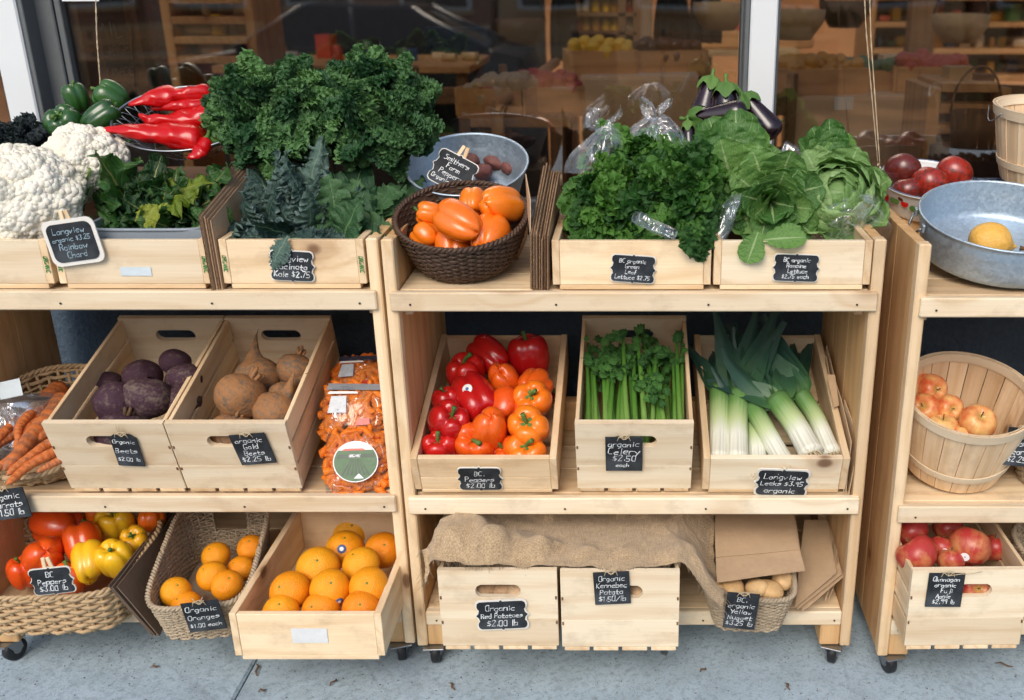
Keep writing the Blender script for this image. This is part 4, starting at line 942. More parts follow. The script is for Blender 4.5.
def tub(name, label, M, r0, r1, H, ey=1.0, mat='galvanized', cat='tub', ridge=True, handles=False):
    t = thing(name, label, cat, M); P = []
    P += [(.002, .002), (r0*.96, .002), (r0, .006)]
    for i in range(1, 9):
        q = i/8; P.append((r0+(r1-r0)*q+(.0022 if ridge and i in (6,) else 0), .006+(H-.006)*q))
    P += [(r1+.004, H+.001), (r1+.005, H+.004), (r1+.002, H+.006), (r1-.002, H+.003)]
    for i in range(8, 0, -1): q = i/8; P.append((r0+(r1-r0)*q-.002+(.0022 if ridge and i in (6,) else 0), .006+(H-.006)*q))
    P += [(r0*.94, .008), (.002, .008)]
    g = latheg(P, 72); g.v[0] *= [1, ey, 1]
    obj('shell', g.mesh('shell', mat), t)
    if handles:
        for a0 in handles:
            q = np.linspace(-1, 1, 12); c, s = math.cos(a0), math.sin(a0); PP = [((r1+.006+.018*(1-k*k))*c-s*.045*k, ((r1+.006+.018*(1-k*k))*s+c*.045*k)*ey, H*.82-.03*(1-k*k)) for k in q]
            obj('handle', tubeg(PP, .0028, 7).mesh('handle', 'steel'), t)
            for k in (-1, 1): obj('handle_lug', boxg(.014, .006, .018, bev=.002).mesh('handle_lug', 'galvanized', False), t, T((r1+.002)*c-s*.045*k, ((r1+.002)*s+c*.045*k)*ey, H*.84) @ RZ(a0+PI/2))
    return t
def tiltM(p, tilt, yaw=0.0): return T(Vector(p)) @ RZ(yaw) @ RX(tilt)
UPV = Vector((0, -.5, .86))
# ---- middle tray: bell peppers
def pc(px, py, key, h): return hit(px, py, TR[key], 2, h)
gp = 'bell peppers in the middle pine tray'
for px, py, d, k, m, ax, lab, st in (
 (489, 357, 36, 3, 'pepper_red', (-.7, .6, .3), 'glossy red pepper lying at the back left of the middle tray', None),
 (529, 357, 38, 1, 'pepper_red', (-.15, .1, 1), 'upright red pepper at the back right corner of the middle tray', None),
 (466, 374, 36, 0, 'pepper_red', (-.1, -.3, 1), 'red pepper with green stem at left, behind the stickered red one', None),
 (504, 381, 32, 1, 'pepper_redorange', (.2, .5, -.9), 'red orange pepper in the middle of the tray behind the stickered pair', None),
 (535, 386, 32, 2, 'pepper_redorange', (.4, .8, .2), 'red orange pepper against the right side, above the stickered orange one', None),
 (447, 402, 26, 0, 'pepper_red', (-.2, 0, 1), 'shaded red pepper wedged against the left side of the middle tray', None),
 (506, 405, 30, 1, 'pepper_redorange', (0, .6, .5), 'small orange red pepper half hidden in the middle of the tray', None),
 (475, 397, 45, 3, 'pepper_red', (.55, -.75, -.45), 'large red pepper lying stem down with a white sticker', (-.01, -.05, .05)),
 (532, 400, 37, 2, 'pepper_orange', (0, -.75, .7), 'orange pepper with a white sticker and stem facing out', (-.02, -.06, -.02)),
 (449, 422, 38, 0, 'pepper_red', (.35, -.6, .75), 'red pepper with long bent stem at the front left', None),
 (490, 428, 38, 3, 'pepper_redorange', (-.2, .6, -.9), 'smooth orange red pepper standing on its stem end near the front', None),
 (528, 427, 39, 2, 'pepper_orange', (.0, -.75, .7), 'orange pepper with brown stem at right, below the stickered orange one', None),
 (475, 443, 40, 4, 'pepper_redorange', (0, -.8, .6), 'orange red pepper with stem facing out in the front row centre', None),
 (440, 448, 34, 0, 'pepper_red', (0, -.5, .8), 'red pepper cut by the tray edge at the front left corner', None),
 (526, 452, 38, 2, 'pepper_orange', (.1, -.6, .8), 'orange pepper at the front right corner of the middle tray', None)):
    h = .115 if py < 430 else .085
    if py > 440: h = .072
    p = pc(px, py, 'pepper', h); pepper(p, d*1.10*mpp(p), k, m, ax, lab, gp, sticker=st)
for x, y, k, m, lab in ((-.10, .10, 0, 'pepper_red', 'red pepper at the bottom of the tray in its left front'), (-.02, .09, 2, 'pepper_redorange', 'orange red pepper at the bottom of the tray in front'), (.06, .08, 1, 'pepper_redorange', 'orange red pepper at the bottom of the tray, right of the middle'), (-.09, .20, 0, 'pepper_red', 'red pepper at the bottom of the tray along its left side'), (.02, .19, 4, 'pepper_red', 'red pepper at the bottom of the tray in the middle'), (.10, .30, 2, 'pepper_red', 'red pepper at the bottom of the tray at the back right'), (.0, .30, 1, 'pepper_redorange', 'orange red pepper at the bottom of the tray at the back')):
    pepper(TR['pepper'] @ Vector((x, y, .055)), .085, k, m, (R.uniform(-1, 1), R.uniform(-1, .2), .6), lab, gp)
# ---- bottom tray: oranges
go = 'large oranges in the bottom tray'
for px, py, d, h, lab, st in ((345, 549, 38, .10, 'orange with a round sticker in the back row of the deep tray', (.1, -.8, .5)), (383, 550, 36, .10, 'orange against the right side in the back row of the deep tray', None),
 (318, 568, 43, .11, 'orange at the left of the second row in the deep tray', None), (361, 565, 37, .12, 'orange at the right of the second row in the deep tray', None),
 (290, 591, 40, .105, 'orange at the left end of the third row in the deep tray', None), (330, 589, 40, .115, 'orange in the middle of the third row in the deep tray', (.6, -.7, -.25)), (369, 587, 40, .115, 'orange at the right end of the third row in the deep tray', None),
 (281, 612, 36, .085, 'orange half hidden at the front left corner of the deep tray', None), (321, 610, 38, .085, 'orange half hidden in the front row centre of the deep tray', None), (361, 609, 38, .09, 'orange half hidden at the front right corner of the deep tray', None),
 (352, 530, 38, .05, 'shaded orange at the very back of the deep tray', None)):
    p = pc(px, py, 'orange', h); orange(p, d*mpp(p), (R.uniform(-.4, .4), -.5+R.uniform(-.4, .3), .9), lab, go, st)
# ---- seagrass basket of oranges
MB_ = tiltM((-1.060, 2.172, Z3), rad(2), rad(8))
woven('seagrass_basket', 'seagrass basket of oranges with a dark tag', MB_, lambda t: (.096+.022*t, .172+.024*t), .135, 25, 60, .0036, .0026, 'seagrass', 5.0, .0065, hump=.22, wild=.25, hole=(.52, .86, .040, 1))
gb = 'oranges in the seagrass basket'
for px, py, d, h, lab in ((176, 592, 30, .085, 'orange at the front left of the seagrass basket'), (216, 556, 28, .075, 'orange at the back of the group in the seagrass basket'), (212, 576, 30, .10, 'orange in the middle of the seagrass basket'),
 (227, 585, 31, .105, 'orange at the front right of the seagrass basket'), (241, 569, 27, .085, 'small orange against the right side of the seagrass basket'), (251, 548, 27, .095, 'orange at the back right corner of the seagrass basket'), (186, 606, 30, .06, 'orange showing through the front of the seagrass basket')):
    p = hit(px, py, MB_, 2, h); orange(p, d*mpp(p), (R.uniform(-.5, .5), -.4, .9), lab, gb)
# ---- wide wicker basket of peppers, bottom left
MP_ = tiltM((-1.44, 2.175, Z3), rad(3), rad(3))
woven('wicker_basket', 'wide straw basket of red and yellow peppers on the bottom shelf', MP_, lambda t: (.185+.020*t, .155+.02*t), .120, 11, 44, .0060, .0046, 'wicker_straw', 5.0, .007, wild=.10)
gq = 'peppers in the wide straw basket'
for px, py, d, k, m, ax, lab in ((58, 524, 44, 1, 'pepper_redorange', (-.9, .2, .1), 'large red pepper on its side at the back of the straw basket'), (98, 513, 26, 0, 'pepper_orange', (0, .3, .9), 'orange pepper under the shelf edge in the straw basket'), (45, 556, 44, 3, 'pepper_redorange', (-.5, .6, -.6), 'orange red pepper at the front left of the straw basket'),
 (83, 543, 38, 1, 'pepper_redorange', (-.3, .5, .7), 'glossy orange red pepper in the middle of the straw basket'), (115, 523, 36, 0, 'pepper_yellow', (.1, -.3, .9), 'orange yellow pepper with stem at the back of the straw basket'), (88, 562, 36, 3, 'pepper_yellow', (-.3, .7, .5), 'smooth yellow pepper at the front of the straw basket'),
 (116, 560, 38, 4, 'pepper_yellow', (-.1, -.3, .95), 'yellow pepper with upright stem at the front of the straw basket'), (135, 540, 28, 2, 'pepper_yellow', (.1, -.5, .8), 'small yellow pepper beside the dark cardboard sheet'), (152, 520, 26, 2, 'pepper_orange', (0, .3, .9), 'orange pepper at the back right of the straw basket'), (22, 572, 30, 0, 'pepper_redorange', (0, 0, 1), 'red pepper behind the rim at the left edge of the straw basket'), (70, 580, 34, 0, 'pepper_redorange', (0, 0, 1), 'pepper low behind the sign clip in the straw basket')):
    p = hit(px, py, MP_, 2, .12 if py < 555 else .105); 
    if py > 565: p = hit(px, py, MP_, 2, .07)
    pepper(p, d*mpp(p), k, m, ax, lab, gq)
# ---- brown basket with orange peppers on the top shelf
MK_ = tiltM((-0.392, 2.262, Z1+.031), rad(18))
woven('wicker_basket', 'round dark brown wicker basket of orange peppers on the top shelf', MK_, lambda t: (.098+.050*t**.55, .098+.050*t**.55), .112, 17, 46, .0044, .0030, 'wicker_brown', 2.0, .0065, wild=.12, lining=True)
gk = 'orange peppers in the brown basket'
for px, py, d, k, ax, h, lab in ((430, 214, 27, 0, (-.9, -.1, .2), .11, 'small orange pepper with stem at the back left of the brown basket'), (473, 203, 30, 1, (0, .8, .3), .11, 'orange pepper at the back, half hidden, in the brown basket'), (501, 205, 42, 3, (.5, .75, -.3), .13, 'largest orange pepper at the back right of the brown basket'),
 (459, 221, 43, 3, (-.75, .5, .3), .14, 'ribbed orange pepper lying in the centre of the brown basket'), (490, 236, 41, 1, (.2, .75, .4), .095, 'orange pepper at the front right of the brown basket'), (426, 237, 30, 2, (-.6, .3, .5), .075, 'orange pepper at the front left of the brown basket'), (452, 247, 36, 0, (0, .5, .8), .065, 'low orange pepper behind the front rim of the brown basket')):
    p = hit(px, py, MK_, 2, h); pepper(p, d*mpp(p), k, 'pepper_orange', ax, lab, gk, stem=(px in (430, 473)))
# ---- tub with potatoes behind it
MT_ = tiltM((-0.412, 2.505, 1.118), rad(20)); tub('galvanized_tub', 'galvanized tub of red potatoes behind the brown basket', MT_, .118, .148, .105)
for px, py, d, lab in ((497, 160, 26, 'large red potato in the galvanized tub behind the brown basket'), (511, 166, 20, 'red potato at the right in the same tub'), (467, 162, 22, 'red potato beside the sign clip in the tub'), (483, 172, 20, 'red potato low in the tub behind the brown basket rim')):
    p = hit(px, py, MT_, 2, .035); potato(p, d*mpp(p), 'potato_red', lab, 'red potatoes in the galvanized tub')
obj('prop_crate', boxg(.26, .24, .10, (0, 0, .05), .003).mesh('prop_crate', 'pine_orange', False), None, T(-.412, 2.48, Z1)); tag(bpy.data.objects['prop_crate'], 'wooden box under the galvanized potato tub', 'box')
# ---- right stand
MG_ = tiltM((0.852, 2.270, Z1+.038), rad(12)); tub('galvanized_tub', 'large galvanized tub holding one squash on the right stand', MG_, .180, .191, .096, handles=[PI*.98])
p = hit(990, 243, MG_, 2, .045); sq = beet_g(7, .2); sq.v[0] *= [.95, .95, 1.1]
o = obj('squash', sq.mesh('squash', 'squash'), None, frame(p, (.2, .3, 1), (-1, .30, .10)) @ SC(.105)); tag(o, 'single yellow squash in the large galvanized tub', 'squash'); obj('stem', tubeg([(0, 0, -.62), (.01, 0, -.70), (.04, 0, -.78)], [.06, .045, .05], 8).mesh('stem', 'stem_brown'), o)
MW_ = tiltM((0.752, 2.590, Z1+.072), rad(14)); bw = tub('enamel_bowl', 'white enamel bowl of dark tomatoes with printed leaves', MW_, .085, .116, .082, mat='enamel', cat='bowl', ridge=False)
obj('blue_rim', tubeg([(.1185*math.cos(a), .1185*math.sin(a), .0865) for a in np.linspace(0, 2*PI, 48, endpoint=False)], .0022, 6, False, True).mesh('blue_rim', 'enamel_rim'), bw)
for k in range(22):
    a = 2*PI*k/22+R.uniform(-.05, .05); rr = .1045+.0016; zz = .048+R.uniform(-.008, .008)
    nm, mt, s_ = (('printed_leaf', 'stem_green', .011) if k % 2 else ('printed_fruit', 'pepper_red', .0105))
    nn = Vector((math.cos(a), math.sin(a), -.38)); obj(nm, latheg([(.0001, .0006), (s_*.7, .0005), (s_, .0001)], 12, (lambda rr_, zz_, a_, t_: (rr_*(1+.45*np.cos(2*a_)*t_), zz_)) if k % 2 else None).mesh(nm, mt), bw, frame((rr*math.cos(a), rr*math.sin(a), zz), Vector((0, 0, 1)), nn) @ RZ(R.uniform(-.6, .6)))
for px, py, d, m, lab in ((903, 171, 33, 'tomato_dark', 'dark purple tomato at the left of the enamel bowl'), (930, 184, 33, 'tomato_red', 'red and brown tomato at the front of the enamel bowl'), (954, 174, 33, 'tomato_red', 'red shouldered tomato at the right of the enamel bowl'), (907, 191, 26, 'tomato_red', 'small red tomato under the dark purple one in the enamel bowl')):
    p = hit(px, py, MW_, 2, .090 if py < 188 else .075); apple(p, d*1.12*mpp(p), m, (R.uniform(-.3, .3), .3, .8), lab, 'tomato', 'tomatoes in the enamel bowl', stem=False, sq=1.05)
obj('prop_crate', boxg(.20, .10, .056, (0, 0, .028), .003).mesh('prop_crate', 'pine_orange', False), None, T(.745, 2.58, Z1)); tag(bpy.data.objects['prop_crate.001'], 'wooden box under the white enamel bowl', 'box')
# berry tray and tall bushel basket at the right edge
bt = thing('berry_tray', 'blue pulp tray of dark berries beside the large galvanized tub', 'tray', tiltM((.995, 2.585, Z1+.075), rad(6)))
for sx, sy, w_, d_ in ((0, -.085, .30, .006), (0, .085, .30, .006), (-.15, 0, .006, .17), (.15, 0, .006, .17)): obj('tray_wall', boxg(w_, d_, .05, (sx, sy, .03), .002).mesh('tray_wall', 'enamel_rim', False), bt)
obj('tray_base', boxg(.30, .17, .004, (0, 0, .004), .001).mesh('tray_base', 'enamel_rim', False), bt)
g = G(); bb = potato_g(2)
for k in range(160):
    c = bb.v[0]*.017+np.array([R.uniform(-.135, .135), R.uniform(-.07, .07), R.uniform(.03, .062)]); g.add(c, bb.f, bb.g[0])
m_plain('berry', (0.016, 0.022, 0.045), .5, var=.4); bo = obj('berries', g.mesh('berries', 'berry'), bt); bo['kind'] = 'stuff'
obj('prop_crate', boxg(.30, .12, .072, (0, 0, .036), .003).mesh('prop_crate', 'pine_orange', False), None, T(1.03, 2.60, Z1)); tag(bpy.data.objects['prop_crate.002'], 'wooden box behind the large galvanized tub', 'box')
bushel('bushel_basket', 'empty bushel basket behind the large galvanized tub at the right edge', tiltM((1.052, 2.545, 1.165), rad(4)), .110, .150, .185, 22)
# bushel basket with apples on the middle shelf
MS_ = tiltM((0.786, 2.222, Z2+.036), rad(17), rad(2)); bushel('bushel_basket', 'slatted bushel basket of blushed apples on the middle shelf', MS_, .120, .153, .212, 20)
for px, py, d, h, ax, lab in ((931, 389, 28, .115, (.3, -.8, .3), 'apple at the top of the pile in the bushel basket'), (919, 387, 26, .105, (-.5, .3, .6), 'blushed apple behind the topmost one in the bushel basket'), (925, 409, 27, .105, (-.4, -.5, .5), 'pale apple against the left side of the bushel basket'), (949, 408, 25, .105, (.1, -.9, .3), 'small pale apple in the middle of the bushel basket'),
 (977, 422, 33, .11, (.1, -.55, .8), 'orange red apple with its stem showing in the bushel basket'), (942, 428, 28, .09, (0, 0, 1), 'apple low behind the front rim of the bushel basket'), (957, 434, 24, .085, (.3, 0, 1), 'apple mostly hidden by the rim in the bushel basket')):
    p = hit(px, py, MS_, 2, h+.03); apple(p, d*1.12*mpp(p), 'apple_blush', ax, lab, 'apple', 'apples in the bushel basket')
# fuji crate
for px, py, d, h, ax, st, lab in ((911, 531, 36, .20, (-.5, .3, .7), (.1, -.9, .1), 'red apple with sticker at the back left of the crate'), (917, 555, 42, .20, (-.5, .5, .6), None, 'orange red apple at the front left of the crate'), (947, 528, 30, .18, (0, .3, .9), None, 'shaded brownish apple at the back of the crate'), (942, 548, 27, .19, (.2, .5, .8), (-.1, -.9, .3), 'small apple with sticker between two larger red ones'),
 (970, 547, 43, .205, (.3, .6, .6), (-.5, -.85, .0), 'largest red apple with sticker in the crate'), (951, 560, 28, .185, (0, .3, .9), None, 'dark red apple behind the crate front'), (995, 548, 30, .16, (0, .3, .9), None, 'shaded apple in the back right corner of the crate'), (968, 587, 34, .145, (0, -.8, .4), None, 'red apple seen through the handle hole of the crate')):
    p = hit(px, py, TR['fuji'], 2, h) if py < 580 else TR['fuji'] @ Vector((.03, .045, .14)); apple(p, d*mpp(p), 'apple_red', ax, lab, 'apple', 'red apples in the handled crate', st)
# beets
for px, py, d, h, ax, v, lab in ((118, 405, 42, .175, (.9, -.3, .2), 0, 'mottled purple beet with pale scar at the front of its crate'), (146, 398, 42, .185, (.2, .3, .9), 0, 'large round purple beet at the front centre of its crate'), (175, 362, 26, .19, (.2, .4, .9), 0, 'purple beet at the top of the pile by the right side'), (184, 380, 33, .18, (-.2, .5, .8), 0, 'purple beet against the right side of the crate'),
 (143, 377, 34, .15, (-.3, .5, .7), 0, 'blackish beet in the shade at the back of its crate'), (182, 402, 34, .15, (.2, .2, .9), 0, 'dark beet low at the right front of its crate'), (108, 385, 28, .12, (0, .2, .9), 0, 'dark beet in the shade along the left side of its crate'), (0, 0, 44, 0, (.3, .2, .9), 0, 'dark beet seen through the handle hole of the purple beet crate')):
    p = pc(px, py, 'beet', h) if px else TR['beet'] @ Vector((0, .058, .135)); beet(p, d*1.15*mpp(p), 'beet_purple', ax, lab, 'purple beets', v)
for px, py, d, h, ax, v, lab in ((241, 397, 50, .185, (.55, .3, .75), 0, 'largest golden beet at the front left with stem stub'), (257, 377, 42, .17, (.2, -.4, -.9), 2, 'golden beet standing root up at the back left'), (294, 370, 36, .185, (.3, .5, .8), 0, 'smooth brown golden beet at the back right'), (275, 412, 42, .165, (-.5, -.55, -.7), 2, 'pale golden beet with root pointing up at the front'), (283, 397, 32, .16, (-.6, -.3, -.7), 2, 'orange golden beet against the right side with root up'), (300, 392, 26, .14, (0, 0, 1), 0, 'shaded golden beet in the right corner'), (0, 0, 44, 0, (.3, .2, .9), 0, 'golden beet seen through the handle hole of its crate')):
    p = pc(px, py, 'gold', h) if px else TR['gold'] @ Vector((-.02, .06, .130)); beet(p, d*1.08*mpp(p), 'beet_gold', ax, lab, 'golden beets', v)
# potatoes under burlap, seen through the handle holes
for key, m, n in (('redpot', 'potato_tan', 'red'), ('kenpot', 'potato_tan', 'pale')):
    for k, (x, y, z) in enumerate(((-.042, .050, .135), (.0, .055, .130), (.042, .048, .138), (-.09, .07, .12), (.09, .07, .13), (0, .13, .15))):
        potato(TR[key] @ Vector((x, y, z)), .062, m, ['potato at the left of the handle hole in the %s potato crate', 'potato in the middle of the handle hole in the %s potato crate', 'potato at the right of the handle hole in the %s potato crate', 'potato inside the left corner of the %s potato crate', 'potato inside the right corner of the %s potato crate', 'potato deeper inside the %s potato crate'][k] % n, 'potatoes in the handled crates')
# nugget basket
MN_ = tiltM((0.282, 2.130, Z3), rad(2), rad(-3))
woven('seagrass_basket', 'small seagrass basket of yellow potatoes under a paper bag', MN_, lambda t: (.082+.028*t, .105+.025*t), .108, 20, 52, .0036, .0026, 'seagrass', 5.0, .0065, wild=.25)
for px, py, d, lab in ((783, 579, 23, 'yellow potato showing beside the paper bag in the seagrass basket'), (757, 588, 22, 'yellow potato under the paper bag edge'), (733, 588, 22, 'yellow potato in the shade at the left under the paper bag'), (770, 590, 22, 'yellow potato behind the seagrass rim'), (716, 590, 20, 'yellow potato in the left corner of the seagrass basket')):
    p = hit(px, py, MN_, 2, .098); potato(p, d*mpp(p), 'potato_gold', lab, 'yellow potatoes in the seagrass basket')
# right edge baskets
woven('seagrass_basket', 'round seagrass basket at the right edge of the middle shelf', tiltM((1.045, 2.19, Z2), rad(6)), lambda t: (.095+.03*t, .095+.03*t), .12, 14, 40, .005, .0035, 'seagrass', 2.2, .007, wild=.2)
woven('seagrass_basket', 'seagrass basket cut by the frame at the bottom shelf right end', tiltM((1.08, 2.12, Z3), 0), lambda t: (.115+.02*t, .12+.02*t), .17, 16, 40, .005, .0035, 'seagrass', 2.6, .007, wild=.2)
# ---------------------------------------------------------------- carrots
MC_ = tiltM((-1.470, 2.285, Z2+.022), rad(8), rad(-6))
woven('wicker_tray', 'shallow oval straw tray of loose carrots on the middle shelf', MC_, lambda t: (.120+.062*t, .135+.045*t), .098, 12, 44, .0058, .0044, 'wicker_straw', 2.3, .007, hump=.50, wild=.14)
gc = 'loose carrots in the straw tray'
for (a, b, h, w, lab) in (((62, 388), (18, 452), .085, 1.0, 'dark carrot at the back of the tray with its crown up'), ((64, 398), (2, 470), .10, 1.0, 'long carrot running from the crate to the front left'), ((30, 412), (-14, 452), .09, 1.05, 'brown carrot behind the long one at left'), ((36, 410), (16, 440), .105, 1.3, 'short carrot with cut crown at the back'),
  ((58, 412), (34, 440), .09, 1.25, 'carrot against the crate side in the middle'), ((66, 425), (8, 462), .09, 1.0, 'slim carrot under the front pair'), ((62, 438), (6, 475), .095, 1.05, 'reddish carrot second from the front rim'), ((70, 447), (4, 483), .085, 1.05, 'carrot lying along the front rim'), ((74, 456), (36, 472), .085, 1.5, 'stubby bright carrot at the front beside the crate'),
  ((44, 440), (-16, 478), .07, 1.0, 'carrot low in the pile at left'), ((20, 432), (-24, 462), .075, 1.1, 'brown carrot at the left edge of the tray'), ((60, 420), (20, 430), .07, 1.3, 'shaded carrot at the bottom of the pile')):
    p0 = hit(*a, MC_, 2, h+.012); p1 = hit(*b, MC_, 2, h+.006); carrot(p0, p1, lab, gc, w*1.05)
def filmg(w, h, d, seed, nu=26, nv=26, crum=.012, open_=False):
    """crumpled bag: pillow in the XZ plane, bulging along -Y"""
    u = np.linspace(-1, 1, nu)[:, None]; v = np.linspace(-1, 1, nv)[None, :]; V = []
    for s in (-1, 1):
        e = (1-np.abs(u)**3.2)*(1-np.abs(v)**3.2); P = np.stack([u*w/2*(1-.06*v**2)+0*v, s*d/2*e**.55, v*h/2*(1-.06*u**2)+0*u], -1)
        P = P+wob(P.reshape(-1, 3), crum, 34, seed+s).reshape(P.shape)*(.35+.65*e)[..., None]; V.append(P)
    g = G().add(V[0], gridf(nu, nv)); g.add(V[1], [q[::-1] for q in gridf(nu, nv)]); return g
def carrot_bag(px, py, w, h, tilt, yaw, Y, label, lab=True, roll=0.0):
    p = atY(px, py, Y); M = T(p) @ RZ(yaw) @ RX(tilt) @ RY(roll); t = thing('carrot_bag', label, 'bag', M, 'bags of baby carrots'); r = random.Random(int(px*py))
    g = G()
    for row in range(8):
        for k in range(10):
            c = CARG[r.randrange(4)]; L = .050; x = (k-4.5)/10*w*.98; z = (row-3.5)/8*h*.98; e = max(0, 1-abs(2*x/w)**3.2)*max(0, 1-abs(2*z/h)**3.2); hd = .034*e**.55
            if hd < .012: continue
            Mx = T(x+r.uniform(-.005, .005), -(hd-.0125)*r.uniform(.75, 1), z+r.uniform(-.005, .005)) @ RY(r.uniform(-1.5, 1.5)) @ RX(PI/2) @ T(0, -L/2, 0) @ SC(L*2.6, L, L*2.6)
            q = G(); q.v = [v.copy() for v in c.v]; q.g = list(c.g); q.f = list(c.f); q.n = c.n; g.join(q.xf(Mx))
    o = obj('carrots', g.mesh('carrots', 'carrot_wet'), t); o['kind'] = 'stuff'
    obj('film', filmg(w*1.06, h*1.04, .072, int(px), crum=.007).mesh('film', 'carrot_film'), t)
    if lab:
        rr = .053; y0 = -.046
        def disc(nm, mat, pts, dy): obj(nm, plate(np.array(pts), .0006, y0+dy).mesh(nm, mat, False), t, T(.004, 0, 0))
        circ = [(rr*math.cos(a), rr*math.sin(a)*.92) for a in np.linspace(0, 2*PI, 40, endpoint=False)]
        disc('label', 'white_label', circ, 0)
        grn = [(x*.95, z*.95) for x, z in circ if z < .030]; disc('label_field', 'label_green', grn, -.0008)
        obj('label_band', plate(np.array([(-.044, .008), (.044, .010), (.043, .019), (-.043, .017)]), .0006, y0-.0014).mesh('label_band', 'label_dark', False), t, T(.004, 0, 0))
        for k in range(-3, 4): disc('label_furrow', 'label_dark', [(k*.0035-.0008, .006), (k*.0035+.0008, .006), (k*.0105+.0028, -.032), (k*.0105-.0028, -.032)], -.0014)
        obj('lettering', textg(['ORGANIC'], .060, .008, .0012, 3).mesh('lettering', 'white_label', False), t, T(.004, y0-.0022, .0135))
        obj('print_flash', plate(np.array([(-.03, .026), (.03, .026), (.02, .031), (-.02, .031)]), .0006, y0-.002).mesh('print_flash', 'label_red', False), t); obj('label_corner', plate(np.array([(.0, -.040), (.012, -.028), (.024, -.040)]), .0006, y0-.002).mesh('label_corner', 'white_label', False), t)
    else:                      # printed header: dark band, pale streaks
        for nm, mt, z0, z1, x0, x1 in (('print_band', 'label_navy', .34, .47, -.44, .44), ('print_stripe', 'white_label', .25, .31, -.40, .10), ('print_patch', 'label_grey', -.10, .22, -.36, -.06), ('print_patch', 'label_red', -.30, -.16, .10, .34)):
            pts = [(x0*w, z0*h), (x1*w, z0*h+.003), (x1*w-.004, z1*h), (x0*w+.005, z1*h-.002)]; e = (1-abs(x0+x1)**3.2)*(1-abs(z0+z1)**3.2); obj(nm, plate(np.array(pts), .0006, -.037*e**.55-.004).mesh(nm, mt, False), t)
    return t
m_plain('label_navy', (.03, .035, .06), .3, var=.3); m_plain('label_grey', (.45, .50, .56), .3, var=.4, scale=60); m_plain('label_red', (.55, .05, .03), .3); m_plain('label_green', (0.018, 0.10, 0.018), .35, var=.4, scale=120); m_plain('label_dark', (0.012, 0.05, 0.018), .35, var=.3)
carrot_bag(358, 462, .150, .150, rad(-28), rad(4), 2.165, 'front bag of baby carrots with a round green field label')
carrot_bag(354, 412, .150, .140, rad(-38), rad(3), 2.265, 'middle bag of baby carrots with a blurred printed top', False, .05)
carrot_bag(361, 380, .130, .120, rad(-50), rad(-4), 2.40, 'rear bag of baby carrots under the shelf', False, -.04)
ob = thing('produce_bag', 'crumpled grey plastic bag with a paper label beside the carrots', 'bag', T(atY(18, 425, 2.27)) @ RX(rad(-40)) @ RZ(.2))
obj('film', filmg(.15, .17, .09, 5, crum=.02).mesh('film', 'film_grey'), ob); obj('inner_bag', filmg(.13, .15, .07, 8, crum=.02).mesh('inner_bag', 'film_grey' if 'film_grey' in MATS else 'bag_film'), ob)
pl = thing('paper_label', 'white paper label standing above the carrots', 'label', T(atY(10, 389, 2.24)) @ RX(rad(-20)) @ RY(rad(-12))); obj('sheet', boxg(.056, .0008, .042, bev=.0001).mesh('sheet', 'blue_paper', False), pl)
# ---------------------------------------------------------------- celery and leeks
def stalkg(seed):
    r = random.Random(seed); n = 14; b = r.uniform(-.05, .05); V = []; gg = []; m = 9
    for i in range(n):
        t = i/(n-1); w = .5*(1-.45*t); 
        for j in range(m):
            a = rad(-110+220*j/(m-1)); V.append((w*math.sin(a)+b*14*t*t, t, w*.75*math.cos(a)-.2+b*6*t)); gg.append((t, j/m, 0))
        for j in range(m):
            a = rad(110-220*j/(m-1)); V.append((w*.62*math.sin(a)+b*14*t*t, t, w*.42*math.cos(a)-.22+b*6*t)); gg.append((t, j/m, 0))
    return G().add(V, gridf(n, 2*m, False, True), gg)
STALK = [stalkg(s).mesh('stalk', 'celery_stalk') for s in range(5)]
def celery(x, lab, n):
    t = thing('celery', lab, 'celery', TR['celery'] @ T(x, .035, .135), 'celery bunches in the crate')
    for k in range(n):
        dx = (k-(n-1)/2)*.0052+R.uniform(-.004, .004); L = R.uniform(.22, .32); w = R.uniform(.011, .0165); h = R.uniform(-.05, .035)
        d = Vector((dx*.6+R.uniform(-.10, .10), 1, .20+R.uniform(-.05, .10))).normalized()
        obj('stalk', R.choice(STALK), t, frame((dx, R.uniform(-.015, .02), h), d, (R.uniform(-.3, .3), -.2, 1)) @ SC(w, L, w))
        for j in range(4):
            p = Vector((dx, 0, h))+d*L*R.uniform(.78, 1.0)+Vector((R.uniform(-.014, .014), 0, R.uniform(0, .02)))
            leaf('celery', t, frame(p, Vector((R.uniform(-.9, .9), R.uniform(-.6, .7), R.uniform(.0, .9))), (R.uniform(-.5, .5), -.6, .8)), R.uniform(.018, .036), 'leaf_celery')
    return t
celery(-.086, 'celery bunch at the left side of its crate', 14); celery(-.032, 'celery bunch second from the left in its crate', 14); celery(.034, 'celery bunch with bushy leaves right of centre', 14); celery(.084, 'celery bunch at the right side of its crate', 13)
for k in range(3):
    o = thing('celery_leaf_sprig', ['leafy celery sprig lying over the stalks at centre', 'celery sprig hanging over the right stalks', 'light green celery sprig at the upper left'][k], 'celery', TR['celery'] @ T((.045, .02, -.05)[k], (.13, .17, .20)[k], (.205, .20, .215)[k]), 'loose celery sprigs')
    for j in range(18): leaf('celery', o, frame((R.uniform(-.03, .03), R.uniform(-.03, .03), R.uniform(-.01, .012)), (R.uniform(-1, 1), R.uniform(-1, .6), .15), (R.uniform(-.3, .3), -.5, 1)), R.uniform(.016, .032), 'leaf_celery')
